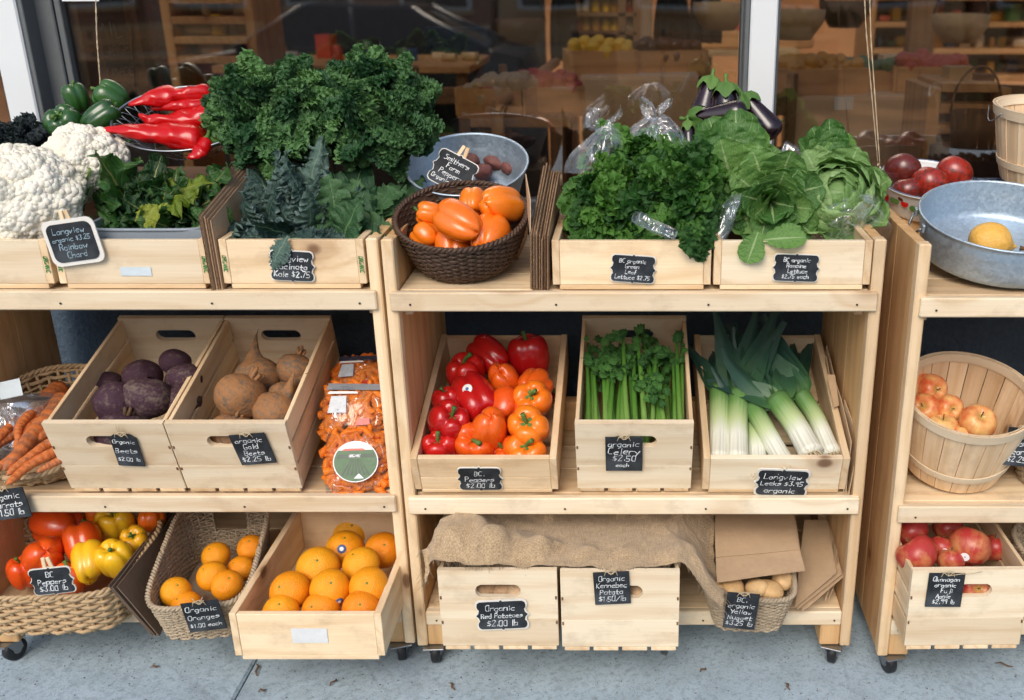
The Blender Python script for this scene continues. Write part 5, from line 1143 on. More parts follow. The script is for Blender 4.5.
# leek: white shaft, green fan of folded leaves
def leek_leaf(seed, curl):
    g = leafg(1, .085, 26, 9, .0, .05, .35, .004, 3, curl, .3, seed, .004, fold=.5); q = g.g[0]; q[:, 0] = .46+.54*q[:, 0]; q[:, 1] = q[:, 1]*.5+seed; return g
LKL = [leek_leaf(s, c) for s, c in ((1, .25), (2, .7), (3, 1.3), (4, -.3))]
LKLM = [g.mesh('leaf', 'leek_skin') for g in LKL]
ROOT = G()
for k in range(26): a = k*2.4; r_ = .028*math.sqrt(k/26); ROOT.join(tubeg([(r_*math.cos(a), 0, r_*math.sin(a)), (r_*1.3*math.cos(a)+R.uniform(-.01, .01), -.02, r_*1.3*math.sin(a)), (r_*1.4*math.cos(a)+R.uniform(-.02, .02), -.035, r_*1.4*math.sin(a))], [.004, .003, .001], 4))
ROOTM = ROOT.mesh('roots', 'twine')
def leek(pts, label, nleaf=6, w=1.0, Ll=.26, spread=.45, curlset=None):
    """pts: list of (px,py,h) from root to collar on planes of the leek tray"""
    P = np.array([hit(a, b, TR['leek'], 2, h) for a, b, h in pts]); b0 = P[0].copy(); t = thing('leek', label, 'leek', T(Vector(b0)), 'leeks in the tilted tray'); P = P-b0
    s = np.linspace(0, 1, 16); k = np.linspace(0, 1, len(P)); C = np.stack([np.interp(s, k, P[:, j]) for j in range(3)], 1)
    for _ in range(3): C[1:-1] = (C[:-2]+C[1:-1]*2+C[2:])/4
    rr = .0265*w*(1+.10*np.exp(-(s/.08)**2)-.05*s+.10*s**3); g = tubeg(C, rr, 16); L = g.g[0]; L[:, 0] = L[:, 0]/L[:, 0].max()*.47; obj('shaft', g.mesh('shaft', 'leek_skin'), t)
    d0 = Vector(C[1]-C[0]).normalized(); obj('roots', ROOTM, t, frame(C[0], d0, (0, 0, 1)) @ SC(.55*w))
    d = Vector(C[-1]-C[-3]).normalized(); side = d.cross(Vector((0, -.6, .8))).normalized(); nrm = side.cross(d)
    for j in range(nleaf):
        f = (j/(max(nleaf-1, 1))-.5)*2; dd = (d+side*f*spread+nrm*R.uniform(-.05, .15)).normalized(); l = Ll*R.uniform(.8, 1.1)
        obj('leaf', LKLM[R.choice(curlset or (0, 0, 1))], t, frame(Vector(C[-2])+side*f*.006*w+nrm*R.uniform(-.006, .006), dd, nrm*(1 if R.random() < .8 else -1)+side*R.uniform(-.5, .5)) @ SC(l*1.95, l, l))
    return t
leek([(719, 462, .075), (720, 425, .08), (720, 388, .10)], 'leek at the left with dark leaves spread to the tray corner', 6, 1.0, .20, .5)
leek([(737, 462, .080), (737, 420, .09), (740, 392, .115)], 'leek standing upright with a tall fan of leaves', 8, 1.0, .25, .38, (0, 0, 3))
leek([(758, 472, .055), (757, 445, .06), (754, 412, .07)], 'short white leek low in the centre of the tray', 4, .9, .15, .4)
leek([(786, 466, .075), (770, 438, .085), (752, 406, .10)], 'leek leaning left with its cut top folded', 5, .9, .14, .5, (1, 2))
leek([(812, 455, .095), (796, 425, .105), (776, 398, .125)], 'thick leek with a brown root end pointing right', 7, 1.1, .20, .8, (1, 2, 2))
leek([(832, 455, .085), (815, 415, .095), (800, 394, .115)], 'leek at the right with one long upright leaf', 4, .85, .27, .18, (0, 3))
leek([(806, 424, .05), (800, 400, .06), (795, 385, .07)], 'shaded leek at the back of the tray with dark leaves', 7, .8, .20, .5)
# ---------------------------------------------------------------- greens on the top shelf
bunch('curly_kale_bunch', 'big frilly bunch of curly green kale, left half of the heap', 'kale', atY(278, 116, 2.44), 'kale', 60, (.148, .12, .126), .13, (-.1, -.70, .75), -.45, 'curly kale heap', jit=.3)
bunch('curly_kale_bunch', 'big frilly bunch of curly green kale, right half of the heap', 'kale', atY(374, 112, 2.43), 'kale', 60, (.136, .12, .132), .13, (.1, -.70, .75), -.45, 'curly kale heap', jit=.3)
def sprays(name, label, cat, pts, kind, mat, group=None, par=None):
    """individual leaves: (base px, tip px, depth Y base, depth Y tip, roll, width)"""
    t = thing(name, label, cat, T(atY(pts[0][0][0], pts[0][0][1], pts[0][2])), group); o = t.matrix_basis.translation
    for (a, b, ya, yb, roll, wd, v) in pts:
        p0, p1 = atY(*a, ya)-o, atY(*b, yb)-o; L = (p1-p0).length*(1.2 if kind == 'lacinato' else 1)
        leaf(kind, t, frame(p0, p1-p0, Vector((math.sin(roll), -.75*math.cos(roll), .65*math.cos(roll)))), L, mat, v=v, wid=wd)
    return t
# lacinato kale: dark strap leaves fanning left, forward and right
lac = []; r2 = random.Random(21)
for k in range(40):
    bx, by = r2.uniform(268, 322), r2.uniform(238, 256); a = r2.uniform(-.15, 1.0)*PI*.62+.28; tx = bx-math.cos(a)*r2.uniform(35, 62)*1.15 if k % 4 else bx+r2.uniform(-20, 25); ty = by-math.sin(a)*r2.uniform(45, 88); tx = min(max(tx, 208), 345); ty = min(max(ty, 152), 232)
    lac.append(((bx, by), (tx, ty), r2.uniform(2.22, 2.34), 2.15+.16*max(0, (235-ty)/80)+r2.uniform(-.01, .05), r2.uniform(-1.1, 1.1), r2.uniform(.9, 1.35), None))
lac += [((300, 240), (212, 222), 2.26, 2.12, .2, 1.1, 2), ((288, 236), (270, 264), 2.104, 2.09, .1, 1.6, 0), ((296, 236), (322, 238), 2.20, 2.135, -.2, 1.6, 3), ((290, 238), (302, 236), 2.20, 2.135, .0, 2.2, 2), ((300, 238), (245, 236), 2.22, 2.14, .0, 1.2, 4)]
sprays('lacinato_kale', 'dark blue green lacinato kale with crinkled strap leaves', 'kale', lac, 'lacinato', 'leaf_lacinato')
col = []
for k in range(16):
    bx, by = r2.uniform(325, 352), r2.uniform(238, 252); tx = bx+r2.uniform(-25, 55); ty = r2.uniform(150, 225)
    col.append(((bx, by), (tx, ty), r2.uniform(2.26, 2.34), 2.15+.2*max(0, (235-ty)/80)+r2.uniform(-.02, .05), r2.uniform(-.8, .6), r2.uniform(.7, 1.1), None))
col += [((340, 250), (352, 200), 2.24, 2.16, .0, 1.0, 0), ((345, 246), (374, 236), 2.24, 2.12, -.1, 1.0, 1), ((356, 244), (416, 172), 2.40, 2.40, -.3, .6, 0), ((342, 248), (330, 180), 2.28, 2.22, .2, .9, 1)]
sprays('kale_bunch', 'broad leaved green kale beside the lacinato kale', 'kale', col, 'collard', 'leaf_collard')
ch = []
for k in range(46):
    bx = r2.uniform(105, 198); by = r2.uniform(215, 240); tx = min(max(bx+r2.uniform(-40, 32), 84), 214); ty = by-r2.uniform(10, 70)
    ch.append(((bx, by+8), (tx, ty), r2.uniform(2.24, 2.34), r2.uniform(2.14, 2.24)+.08*(by-ty)/70, r2.uniform(-1.2, 1.2), r2.uniform(.6, .95), None))
ch += [((146, 228), (152, 156), 2.28, 2.27, .2, .6, 1), ((180, 232), (206, 178), 2.26, 2.22, -.4, .8, None), ((185, 240), (214, 205), 2.22, 2.17, -.6, .7, None)]
sprays('rainbow_chard', 'rainbow chard with dark crumpled leaves and yellowed edges', 'chard', ch, 'chard', 'leaf_chard')
sprays('chard_leaf', 'lime yellow chard leaf curling up in the middle of the chard', 'chard', [((150, 225), (188, 160), 2.22, 2.24, -.5, .75, 2), ((140, 232), (150, 205), 2.18, 2.16, .4, .8, 3)], 'chard', 'leaf_lime')
pt = thing('plastic_tub', 'grey plastic tub under the chard in its tray', 'tub', TR['chard'] @ T(.02, .235, .014))
for sx, sy, w_, d_ in ((0, -.205, .28, .004), (0, .205, .28, .004), (-.14, 0, .004, .41), (.14, 0, .004, .41)): obj('tub_wall', boxg(w_, d_, .112, (sx, sy, .056), .0015).mesh('tub_wall', 'grey_plastic' if 'grey_plastic' in MATS else 'steel', False), pt)
obj('tub_rim', tubeg([(.142*math.copysign(abs(math.cos(a))**.3, math.cos(a)), .207*math.copysign(abs(math.sin(a))**.3, math.sin(a)), .112) for a in np.linspace(0, 2*PI, 64, endpoint=False)], .004, 7, False, True).mesh('tub_rim', 'grey_plastic' if 'grey_plastic' in MATS else 'steel'), pt)
# cauliflower
FLO = []
for s_ in range(3):
    g = G(); r3 = random.Random(s_); ga = PI*(3-math.sqrt(5)); n_ = 22
    for k in range(n_):
        z = 1-.95*(k+.5)/n_; r_ = math.sqrt(1-z*z); a = k*ga; c = np.array([r_*math.cos(a)*.36, r_*math.sin(a)*.36, z*.30])*r3.uniform(.94, 1.08); q = r3.uniform(.17, .25)
        h_ = latheg([(max(.003, q*math.sin(PI*i/6)), q*math.cos(PI*i/6)) for i in range(7)], 9); g.add(h_.v[0]+wob(h_.v[0], .014, 30, k)+c, h_.f, h_.g[0])
    h_ = latheg([(max(.003, .40*math.sin(PI*i/8)), .34*math.cos(PI*i/8)) for i in range(9)], 14); g.add(h_.v[0], h_.f, h_.g[0]); FLO.append(g.mesh('floret', 'cauliflower'))
def cauliflower(px, py, d, Y, label, axis, leaves, n=90):
    p = atY(px, py, Y); D = d*mpp(p); t = thing('cauliflower', label, 'cauliflower', frame(p, Vector(axis).cross(Vector((1, .1, .2))), axis) , 'cauliflower heads'); ga = PI*(3-math.sqrt(5))
    for k in range(n):
        z = 1-1.25*(k+.5)/n; r = math.sqrt(1-z*z); a = k*ga; lump = 1+.06*math.sin(3*a+1)*r+.07*math.sin(4*a+2+z*7)*math.sin(z*9)+R.uniform(-.02, .02); q = Vector((r*math.cos(a), r*math.sin(a), z))*D*.41*lump
        obj('floret', R.choice(FLO), t, frame(q, q.cross(Vector((.2, .9, .3))), q) @ RZ(R.uniform(0, 6)) @ SC(D*R.uniform(.14, .24)))
    obj('core', latheg([(max(.004, D*.40*math.sin(PI*i/12)), D*.40*math.cos(PI*i/12)) for i in range(13)], 20).mesh('core', 'cauliflower'), t)
    for a, L in leaves:
        q = Vector((math.cos(a), math.sin(a), -.75))*D*.36; leaf('wrap', t, frame(q, Vector((math.cos(a)*.5, math.sin(a)*.5, .8)), Vector((-math.cos(a), -math.sin(a), .3))), L, 'leaf_romaine' if L < .09 else 'leaf_wrap')
cauliflower(30, 200, 108, 2.24, 'largest white cauliflower head at the left edge', (-.1, -.6, .8), [(.3, .10), (5.4, .09), (1.2, .10), (2.2, .09), (.0, .08)], 150)
cauliflower(88, 166, 80, 2.37, 'smaller white cauliflower head behind the sign', (.2, -.6, .8), [(.1, .08), (.7, .08), (5.8, .08), (5.2, .07)], 130)
cauliflower(-14, 250, 60, 2.30, 'cauliflower head mostly outside the frame at left', (0, -.5, .8), [(.3, .08)], 90)
head('dark_cabbage', 'dark leafy cabbage behind the cauliflower at the left edge', 'cabbage', atY(12, 165, 2.50), (0, -.5, .85), 'kale', 26, .15, .1, 1.4, mat='leaf_dark', wid=.9)
# green leaf lettuce, romaine, butter lettuce
bunch('leaf_lettuce', 'frilly green leaf lettuce at the left of its tray', 'lettuce', atY(614, 207, 2.27), 'lettuce', 54, (.098, .125, .098), .095, (-.1, -.80, .68), -.50, 'green leaf lettuce', jit=.35)
bunch('leaf_lettuce', 'frilly green leaf lettuce at the right spilling over its tray', 'lettuce', atY(678, 205, 2.25), 'lettuce', 62, (.098, .125, .125), .10, (.1, -.85, .62), -.55, 'green leaf lettuce', jit=.35)
bunch('leaf_lettuce', 'green leaf lettuce at the back inside the clear bags', 'lettuce', atY(638, 158, 2.40), 'lettuce', 34, (.13, .07, .06), .09, (0, -.5, .9), -.1, 'green leaf lettuce', jit=.35)
sprays('lettuce_leaf', 'single lettuce leaf hanging over the tray front at its right end', 'lettuce', [((696, 226), (705, 258), 2.10, 2.088, .2, 1.2, 0), ((692, 222), (686, 246), 2.105, 2.09, -.4, 1.1, 1)], 'lettuce', 'leaf_lettuce')
rom = [((736, 218), t_, 2.32, y_, r_, w_, v_) for t_, y_, r_, w_, v_ in (((686, 152), 2.26, .5, 1.2, 1), ((698, 134), 2.30, .3, 1.15, 0), ((714, 116), 2.34, .1, 1.15, 1), ((736, 110), 2.36, -.1, 1.15, 0), ((752, 124), 2.34, -.3, 1.1, 1), ((768, 142), 2.32, -.5, 1.1, 2), ((776, 160), 2.28, -.6, 1.1, 1), ((706, 160), 2.22, .2, 1.2, 2), ((726, 145), 2.24, .0, 1.2, 1), ((748, 150), 2.24, -.3, 1.2, 2), ((690, 172), 2.22, .7, 1.1, 3), ((762, 172), 2.22, -.4, 1.0, 2))]
sprays('romaine_lettuce', 'romaine head with broad upright leaves leaning up at the back', 'lettuce', rom, 'romaine', 'leaf_romaine')
head('romaine_lettuce', 'romaine head with its leaf tips turned to the front of the tray', 'lettuce', atY(770, 200, 2.275), (-.05, -.90, .02), 'romaine', 26, .125, .12, 1.15, wid=1.5)
sprays('romaine_leaf', 'loose romaine leaf hanging over the tray front', 'lettuce', [((758, 232), (747, 263), 2.10, 2.088, .1, 1.7, 0)], 'romaine', 'leaf_romaine')
sprays('romaine_leaf', 'loose romaine leaf lying along the tray edge', 'lettuce', [((762, 240), (806, 236), 2.11, 2.10, .0, 1.3, 0)], 'romaine', 'leaf_romaine')
bl = thing('butter_lettuce', 'pale green butter lettuce in a clear bag at the tray corner', 'lettuce', T(atY(836, 200, 2.30)) @ SC(.86))
ax = Vector((-.05, -.72, .62)).normalized(); qa = ax.to_track_quat('Z', 'Y')
obj('heart', latheg([(max(.003, .064*math.sin(PI*i/14)), .064*math.cos(PI*i/14)) for i in range(15)], 24).mesh('heart', 'leaf_butter'), bl)
for k in range(30):
    f = k/29; a = k*2.39996; rad_ = .070+.028*f; c0 = .25+.95*f
    b0 = Vector((math.cos(a)*math.sin(PI-.9+.5*f), math.sin(a)*math.sin(PI-.9+.5*f), math.cos(PI-.9+.5*f)))*rad_; tip = Vector((math.cos(a+.2)*math.sin(c0), math.sin(a+.2)*math.sin(c0), math.cos(c0)))*rad_*1.12
    b0, tip = qa @ b0, qa @ tip; md = (b0+tip).normalized(); fw_ = (tip-b0).normalized()*math.cos(.62)+md*math.sin(.62); leaf('wrapleaf', bl, frame(b0, fw_, -md), (tip-b0).length*1.16, 'leaf_butter', wid=.95+.2*R.random())
for k in range(7):
    a = k*.9+.3; b0 = qa @ Vector((math.cos(a)*.07, math.sin(a)*.07, -.05)); tp_ = qa @ Vector((math.cos(a)*.135, math.sin(a)*.135, .02+.03*R.random())); leaf('butter', bl, frame(b0, tp_-b0, -(b0)), .12, 'leaf_butter', v=k % 3, wid=1.0)
rom = [((830, 195), t_, 2.44, y_, r_, w_, v_) for t_, y_, r_, w_, v_ in (((802, 140), 2.40, .4, 1.1, 0), ((818, 128), 2.42, .1, 1.1, 1), ((830, 120), 2.44, -.1, 1.0, 0), ((845, 134), 2.42, -.3, 1.1, 1), ((858, 152), 2.40, -.5, 1.2, 1), ((872, 172), 2.36, -.8, 1.3, 2), ((800, 160), 2.36, .7, 1.2, 2))]
sprays('lettuce_leaves', 'upright green lettuce leaves standing behind the butter lettuce', 'lettuce', rom, 'romaine', 'leaf_romaine')
def gather(name, label, px, py, r0, h, Y, tilt, seed, ears=True):
    """clear bag: wide and puffed below, gathered to a knot with two ears on top"""
    t = thing(name, label, 'bag', T(atY(px, py, Y)) @ RX(tilt), 'clear produce bags'); n, m = 30, 56; v = np.linspace(0, 1, n)[:, None]; a = np.linspace(0, 2*PI, m, endpoint=False)[None]
    rr = r0*((1-v**1.6)**.75*.86+.14)*(1+.10*np.sin(7*a+seed+v*2)*v+.06*np.sin(13*a+v*5+seed)*(.3+v)); P = np.stack([rr*np.cos(a), rr*np.sin(a)*.75, h*v+0*a], -1)
    P = P+wob(P.reshape(-1, 3), .016, 28, seed).reshape(P.shape)+wob(P.reshape(-1, 3), .003, 80, seed+3).reshape(P.shape); obj('film', G().add(P, gridf(n, m, False, True)).mesh('film', 'bag_film'), t)
    if ears:
        for s in (-1, 1):
            u = np.linspace(0, 1, 14)[:, None]; b = np.linspace(-1, 1, 9)[None]; w = .020*np.sin(u*2.9+.15)+.004; Q = np.stack([s*(.006+.030*u)+w*b*.7, -.006*np.sin(u*6)+.008*np.cos(b*4+u*3), h*.96+.050*u+.006*b], -1); Q = Q+wob(Q.reshape(-1, 3), .007, 90, seed+s).reshape(Q.shape); obj('ear', G().add(Q, gridf(14, 9)).mesh('ear', 'bag_film'), t)
    return t
gather('produce_bag', 'clear bag knotted above the leaf lettuce at left', 604, 172, .088, .108, 2.40, rad(8), 3); gather('produce_bag', 'clear bag knotted above the leaf lettuce at right', 655, 165, .090, .118, 2.42, rad(6), 6)
gather('produce_bag', 'clear bag open round the butter lettuce', 838, 240, .130, .20, 2.37, rad(50), 9, False)
def film_patch(name, label, px, py, w, h, Y, tilt, yaw, seed, d=.10, crum=.02):
    t = thing(name, label, 'bag', T(atY(px, py, Y)) @ RZ(yaw) @ RX(tilt) @ RY(.5), 'clear produce bags'); obj('film', filmg(w, h, d, seed, 34, 34, crum).mesh('film', 'bag_film'), t); return t
film_patch('produce_bag', 'twist of clear bag lying on the leaf lettuce', 655, 226, .10, .028, 2.105, rad(-30), .1, 12, .018, .016)
film_patch('produce_bag', 'clear bag between the leaf lettuce and the romaine', 727, 222, .030, .14, 2.18, rad(-25), .2, 15, .03, .016)
film_patch('produce_bag', 'clear bag behind the upright romaine', 782, 165, .04, .11, 2.34, rad(-25), -.2, 18, .04, .016)
# eggplants
def eggplant(a, b, Y, w, label):
    w *= 1.75
    p0, p1 = atY(*a, Y), atY(*b, Y-.03); L = (p1-p0).length; m = 26; prof = []
    for i in range(m):
        t = i/(m-1); rr = (.085+.115*t**1.1)*(math.sin(min(1, t*8)*PI/2)**.5)*(1-max(0, (t-.72)/.28)**2.4)**.5; prof.append((max(.003, rr*w), 1-t))
    o = obj('eggplant', latheg(prof, 30).mesh('eggplant', 'eggplant'), None, frame(p1, (p0-p1).cross(Vector((.1, 1, .3))), p0-p1) @ SC(L)); tag(o, label, 'eggplant', 'eggplants at the window')
    cal = latheg([(.03, 1.09), (.045, 1.04), (.07, 1.01), (.105*w, .96), (.135*w, .86), (.145*w, .80)], 28, lambda rr, zz, a_, t: (rr*(1+.03*t), zz+.075*np.cos(5*a_)*t)); obj('calyx', cal.mesh('calyx', 'stem_green'), o)
    obj('stem', tubeg([(0, 0, 1.02), (.01, .01, 1.10), (.03, 0, 1.18)], [.035, .03, .036], 8).mesh('stem', 'stem_green'), o)
eggplant((712, 78), (700, 128), 2.56, 1.0, 'eggplant standing at the left with pale green cap'); eggplant((726, 84), (726, 140), 2.54, 1.1, 'eggplant in the middle of the group with spreading cap'); eggplant((744, 96), (776, 138), 2.52, .9, 'eggplant leaning right against the white post')
eggplant((690, 118), (748, 112), 2.50, .75, 'eggplant lying across the front of the group'); eggplant((776, 122), (740, 128), 2.50, .8, 'eggplant lying with its cap towards the white post'); eggplant((688, 122), (690, 160), 2.48, .8, 'eggplant hanging down beside the leaf lettuce')
eg = thing('market_box', 'dark box behind the lettuces carrying the eggplants', 'box', T(.20, 2.56, Z1)); obj('box_body', boxg(.42, .20, .20, (0, 0, .10), .004).mesh('box_body', 'dark_wood', False), eg)
# green peppers and wire basket of long red peppers
gx = thing('market_box', 'box behind the cauliflower carrying green and long red peppers', 'box', T(-1.30, 2.545, Z1)); obj('box_body', boxg(.60, .24, .17, (0, 0, .085), .004).mesh('box_body', 'dark_wood', False), gx)
for px, py, d, k, ax, lab in ((76, 98, 27, 1, (-.2, 0, 1), 'dark green pepper at the back left behind the cauliflower'), (111, 97, 31, 0, (-.7, -.2, .6), 'green pepper at the back right beside the wire basket'), (101, 117, 32, 3, (.6, .3, .4), 'smooth green pepper in front of the other two'), (66, 124, 37, 2, (-.1, -.7, .7), 'green pepper with visible stem hollow at the front left')):
    p = atY(px, py, 2.56 if py < 110 else 2.48); pepper(p, d*mpp(p), k, 'pepper_green', ax, lab, 'green peppers behind the cauliflower')
MR_ = T(atY(182, 118, 2.47)) @ RX(rad(32)) @ T(0, 0, -.075); wb = thing('wire_basket', 'oval wire basket holding long red peppers', 'basket', MR_)
ra, rb_ = .168, .120
obj('rim', tubeg([(ra*math.cos(a), rb_*math.sin(a), .075) for a in np.linspace(0, 2*PI, 60, endpoint=False)], .0030, 8, False, True).mesh('rim', 'wire_metal'), wb)
g = G()
for k in range(34):
    a = 2*PI*k/34
    for s in (-1, 1):
        b = a+s*2*PI/34*1.5; P = [(ra*(1-.45*q)*math.cos(a+(b-a)*q), rb_*(1-.45*q)*math.sin(a+(b-a)*q), .075*(1-q**1.5)) for q in np.linspace(0, 1, 7)]; g.join(tubeg(P, .0009, 4))
for q in (.5, 1.0): g.join(tubeg([(ra*(1-.45*q)*math.cos(a), rb_*(1-.45*q)*math.sin(a), .075*(1-q**1.5)) for a in np.linspace(0, 2*PI, 48, endpoint=False)], .0011, 4, False, True))
obj('wire_mesh', g.mesh('wire_mesh', 'wire_metal'), wb)
def long_pepper(a, m_, b, Y0, Y1, w, label, seed):
    """a = tip, b = stem end"""
    P = np.array([atY(*b, Y1), atY(*m_, (Y0+Y1)/2-.01), atY(*a, Y0)]); s = np.linspace(0, 1, 30); C = ((1-s)**2)[:, None]*P[0]+(2*s*(1-s))[:, None]*(2*P[1]-.5*P[0]-.5*P[2])+(s**2)[:, None]*P[2]; o0 = C[0].copy(); C = C-o0
    rr = w*(np.sin(np.minimum(1, s*7+.25)*PI/2))*(1-s)**.62*(1+.10*np.sin(s*13+seed)+.05*np.sin(s*29+seed)); rr = np.maximum(rr, .0012); g = tubeg(C, rr, 22, True, False, .85); V = g.v[0]; V += wob(V, w*.20, 70, seed); V += wob(V, w*.06, 200, seed+2)
    o = obj('long_pepper', g.mesh('long_pepper', 'pepper_long'), None, T(Vector(o0))); tag(o, label, 'pepper', 'long red peppers in the wire basket')
    d = C[0]-C[2]; d /= np.linalg.norm(d); obj('stem', tubeg([C[0]-d*.004, C[0]+d*.012, C[0]+d*.03+np.array([0, 0, .008])], [w*.55, w*.22, w*.18], 9).mesh('stem', 'stem_green'), o)
long_pepper((129, 108), (165, 97), (214, 98), 2.46, 2.54, .038, 'long red pepper at the back of the wire basket', 1); long_pepper((136, 115), (170, 121), (224, 114), 2.44, 2.48, .035, 'long red pepper in the middle of the wire basket, stem end curled', 3)
long_pepper((105, 132), (150, 135), (210, 142), 2.38, 2.42, .041, 'long red pepper in front with its tip over the basket rim', 5); long_pepper((188, 158), (198, 152), (206, 140), 2.36, 2.40, .022, 'short red pepper tip below the front pepper', 8); long_pepper((150, 108), (185, 106), (226, 106), 2.48, 2.50, .027, 'long red pepper between the back and middle ones', 9)
# ---------------------------------------------------------------- cardboard, paper bags, burlap
def panel(name, pts, th, mat, parent, warp=.002, seed=0, n=8):
    """thin bent sheet through four corner points (in parent space)"""
    A, B, C, D = (np.array(p, float) for p in pts); u = np.linspace(0, 1, n)[:, None, None]; v = np.linspace(0, 1, n)[None, :, None]
    P = (1-u)*(1-v)*A+u*(1-v)*B+u*v*C+(1-u)*v*D; nr = np.cross(B-A, D-A); nr /= np.linalg.norm(nr); P = P+(wob(P.reshape(-1, 3), warp, 14, seed).reshape(P.shape))
    V = np.concatenate([P.reshape(-1, 3)+nr*th/2, P.reshape(-1, 3)-nr*th/2]); f = gridf(n, n); k = n*n; F = list(f)+[tuple(i+k for i in q[::-1]) for q in f]
    bd = [i*n for i in range(n)]+[(n-1)*n+j for j in range(1, n)]+[i*n+n-1 for i in range(n-2, -1, -1)]+[j for j in range(n-2, 0, -1)]
    F += [(bd[i], bd[(i+1) % len(bd)], bd[(i+1) % len(bd)]+k, bd[i]+k) for i in range(len(bd))]
    return obj(name, G().add(V, F).mesh(name, mat, False), parent)
def corrugated(label, x0, n, yf, yb, h0, h1, z0, lean, th=.0060, seed=0, curl=None):
    t = thing('cardboard_stack', label, 'cardboard', T(x0, yf, z0)); r = random.Random(seed)
    for k in range(n):
        x = k*th; a, b = h0*r.uniform(.90, 1.04), h1*r.uniform(.9, 1.03); y0 = r.uniform(0, .012); g = G(); D = yb-yf-r.uniform(0, .03)
        m = 46; ys = np.linspace(y0, D, m); top = a+(b-a)*ys/D
        for off in (-th*.42, th*.42):
            V = np.concatenate([np.stack([x+off+0*ys, ys, 0*ys], 1), np.stack([x+off-lean*top, ys, top], 1)]); g.add(V, [(i, i+1, m+i+1, m+i) for i in range(m-1)])
        m = 220; ys = np.linspace(y0, D, m); top = a+(b-a)*ys/D-.0015; w = th*.40*np.sin(ys/.0062*2*PI)
        V = np.concatenate([np.stack([x+w, ys, 0*ys], 1), np.stack([x+w-lean*top, ys, top], 1)]); g.add(V, [(i, i+1, m+i+1, m+i) for i in range(m-1)])
        # front edge closed by a torn, wavy liner
        zz = np.linspace(0, a, 40); ww = th*.40*np.sin(zz/.0055*2*PI+k); V = np.concatenate([np.stack([x+ww-lean*zz, 0*zz+y0+.0005, zz], 1), np.stack([x+ww-lean*zz, 0*zz+y0+.02, zz], 1)]); g.add(V, [(i, i+1, 41+i, 40+i) for i in range(39)])
        obj('sheet', g.mesh('sheet', 'cardboard', True), t)
    return t
corrugated('corrugated cardboard sheets between the chard and kale trays', -.9255, 4, 2.100, 2.46, .160, .235, Z1, .02, seed=2)
ct = corrugated('corrugated cardboard sheets beside the brown pepper basket', -.226, 7, 2.100, 2.47, .125, .215, Z1, -.03, seed=5)
panel('curled_flap', [(-.004, .02, .12), (-.012, .10, .15), (-.016, .11, .235), (-.004, .05, .19)], .002, 'kraft', ct, .004, 3)
# dark flattened carton between the straw and seagrass baskets
dk = thing('flattened_carton', 'dark flattened carton leaning between the straw and seagrass baskets', 'cardboard', T(-1.20, 2.0, Z3)); o3 = Vector((-1.20, 2.0, Z3))
for k in range(3):
    dx = .010*k
    q = [atY(108+k*4, 587, 2.00), atY(153+k*3, 636, 2.03), atY(196+k*3, 548, 2.42), atY(172+k*4, 505, 2.42)]
    panel('carton_wall', [p-o3 for p in q], .003, 'cardboard_dark', dk, .003, k)
# folded paper bags beside the leek tray
fb = thing('paper_bag_stack', 'folded kraft bags squeezed between the leek tray and the side panel', 'paper bag', T(.505, 2.11, Z2)); o3 = Vector((.505, 2.11, Z2))
for k, (x, yb, h0, h1) in enumerate(((.000, .30, .10, .235), (.006, .34, .13, .25), (.010, .12, .14, .19))):
    panel('folded_bag', [(x-.004, .0, 0), (x+.004, yb, 0), (x-.006, yb, h1), (x-.014+k*.012, .01, h0)], .0022, 'kraft', fb, .004, k)
panel('bag_fold', [(-.018, .12, .17), (-.004, .13, .17), (-.004, .20, .225), (-.024, .20, .225)], .0015, 'kraft', fb, .003, 7)
# paper bag over the small basket
pb = thing('paper_bag', 'flat kraft paper bag laid over the small seagrass basket', 'paper bag', T(atY(755, 575, 2.03))); o3 = pb.matrix_basis.translation
q = [atY(717, 581, 2.035), atY(805, 570, 2.045), atY(792, 508, 2.30), atY(714, 508, 2.30)]; q = [p-o3 for p in q]
panel('front_sheet', q, .0016, 'kraft', pb, .006, 3, 14); panel('back_sheet', [p+Vector((.002, .006, -.006)) for p in q], .0012, 'kraft', pb, .005, 4, 10)
f0 = [q[0].lerp(q[3], .30), q[1].lerp(q[2], .30), q[1].lerp(q[2], .66), q[0].lerp(q[3], .66)]; panel('folded_bottom', [p+Vector((0, -.003, .003)) for p in f0], .0012, 'kraft', pb, .005, 3, 10)
# kraft bags leaning at the right end of the bottom shelf
for i, (lab, Q) in enumerate((('kraft paper bag leaning in front at the right end of the bottom shelf', [((795, 608), 2.06), ((838, 572), 2.12), ((829, 520), 2.34), ((806, 520), 2.34)]), ('folded kraft bags behind, leaning on the side panel of the bottom shelf', [((822, 598), 2.10), ((836, 560), 2.16), ((834, 512), 2.40), ((818, 512), 2.40)]))):
    t = thing('paper_bag', lab, 'paper bag', T(atY(*Q[0][0], Q[0][1])), 'leaning kraft bags'); o3 = t.matrix_basis.translation
    for k in range(3): panel('bag_sheet', [atY(a+k*3, b+k*2, Y+.004*k)-o3 for (a, b), Y in Q], .0015, 'kraft', t, .004, k+i*5)
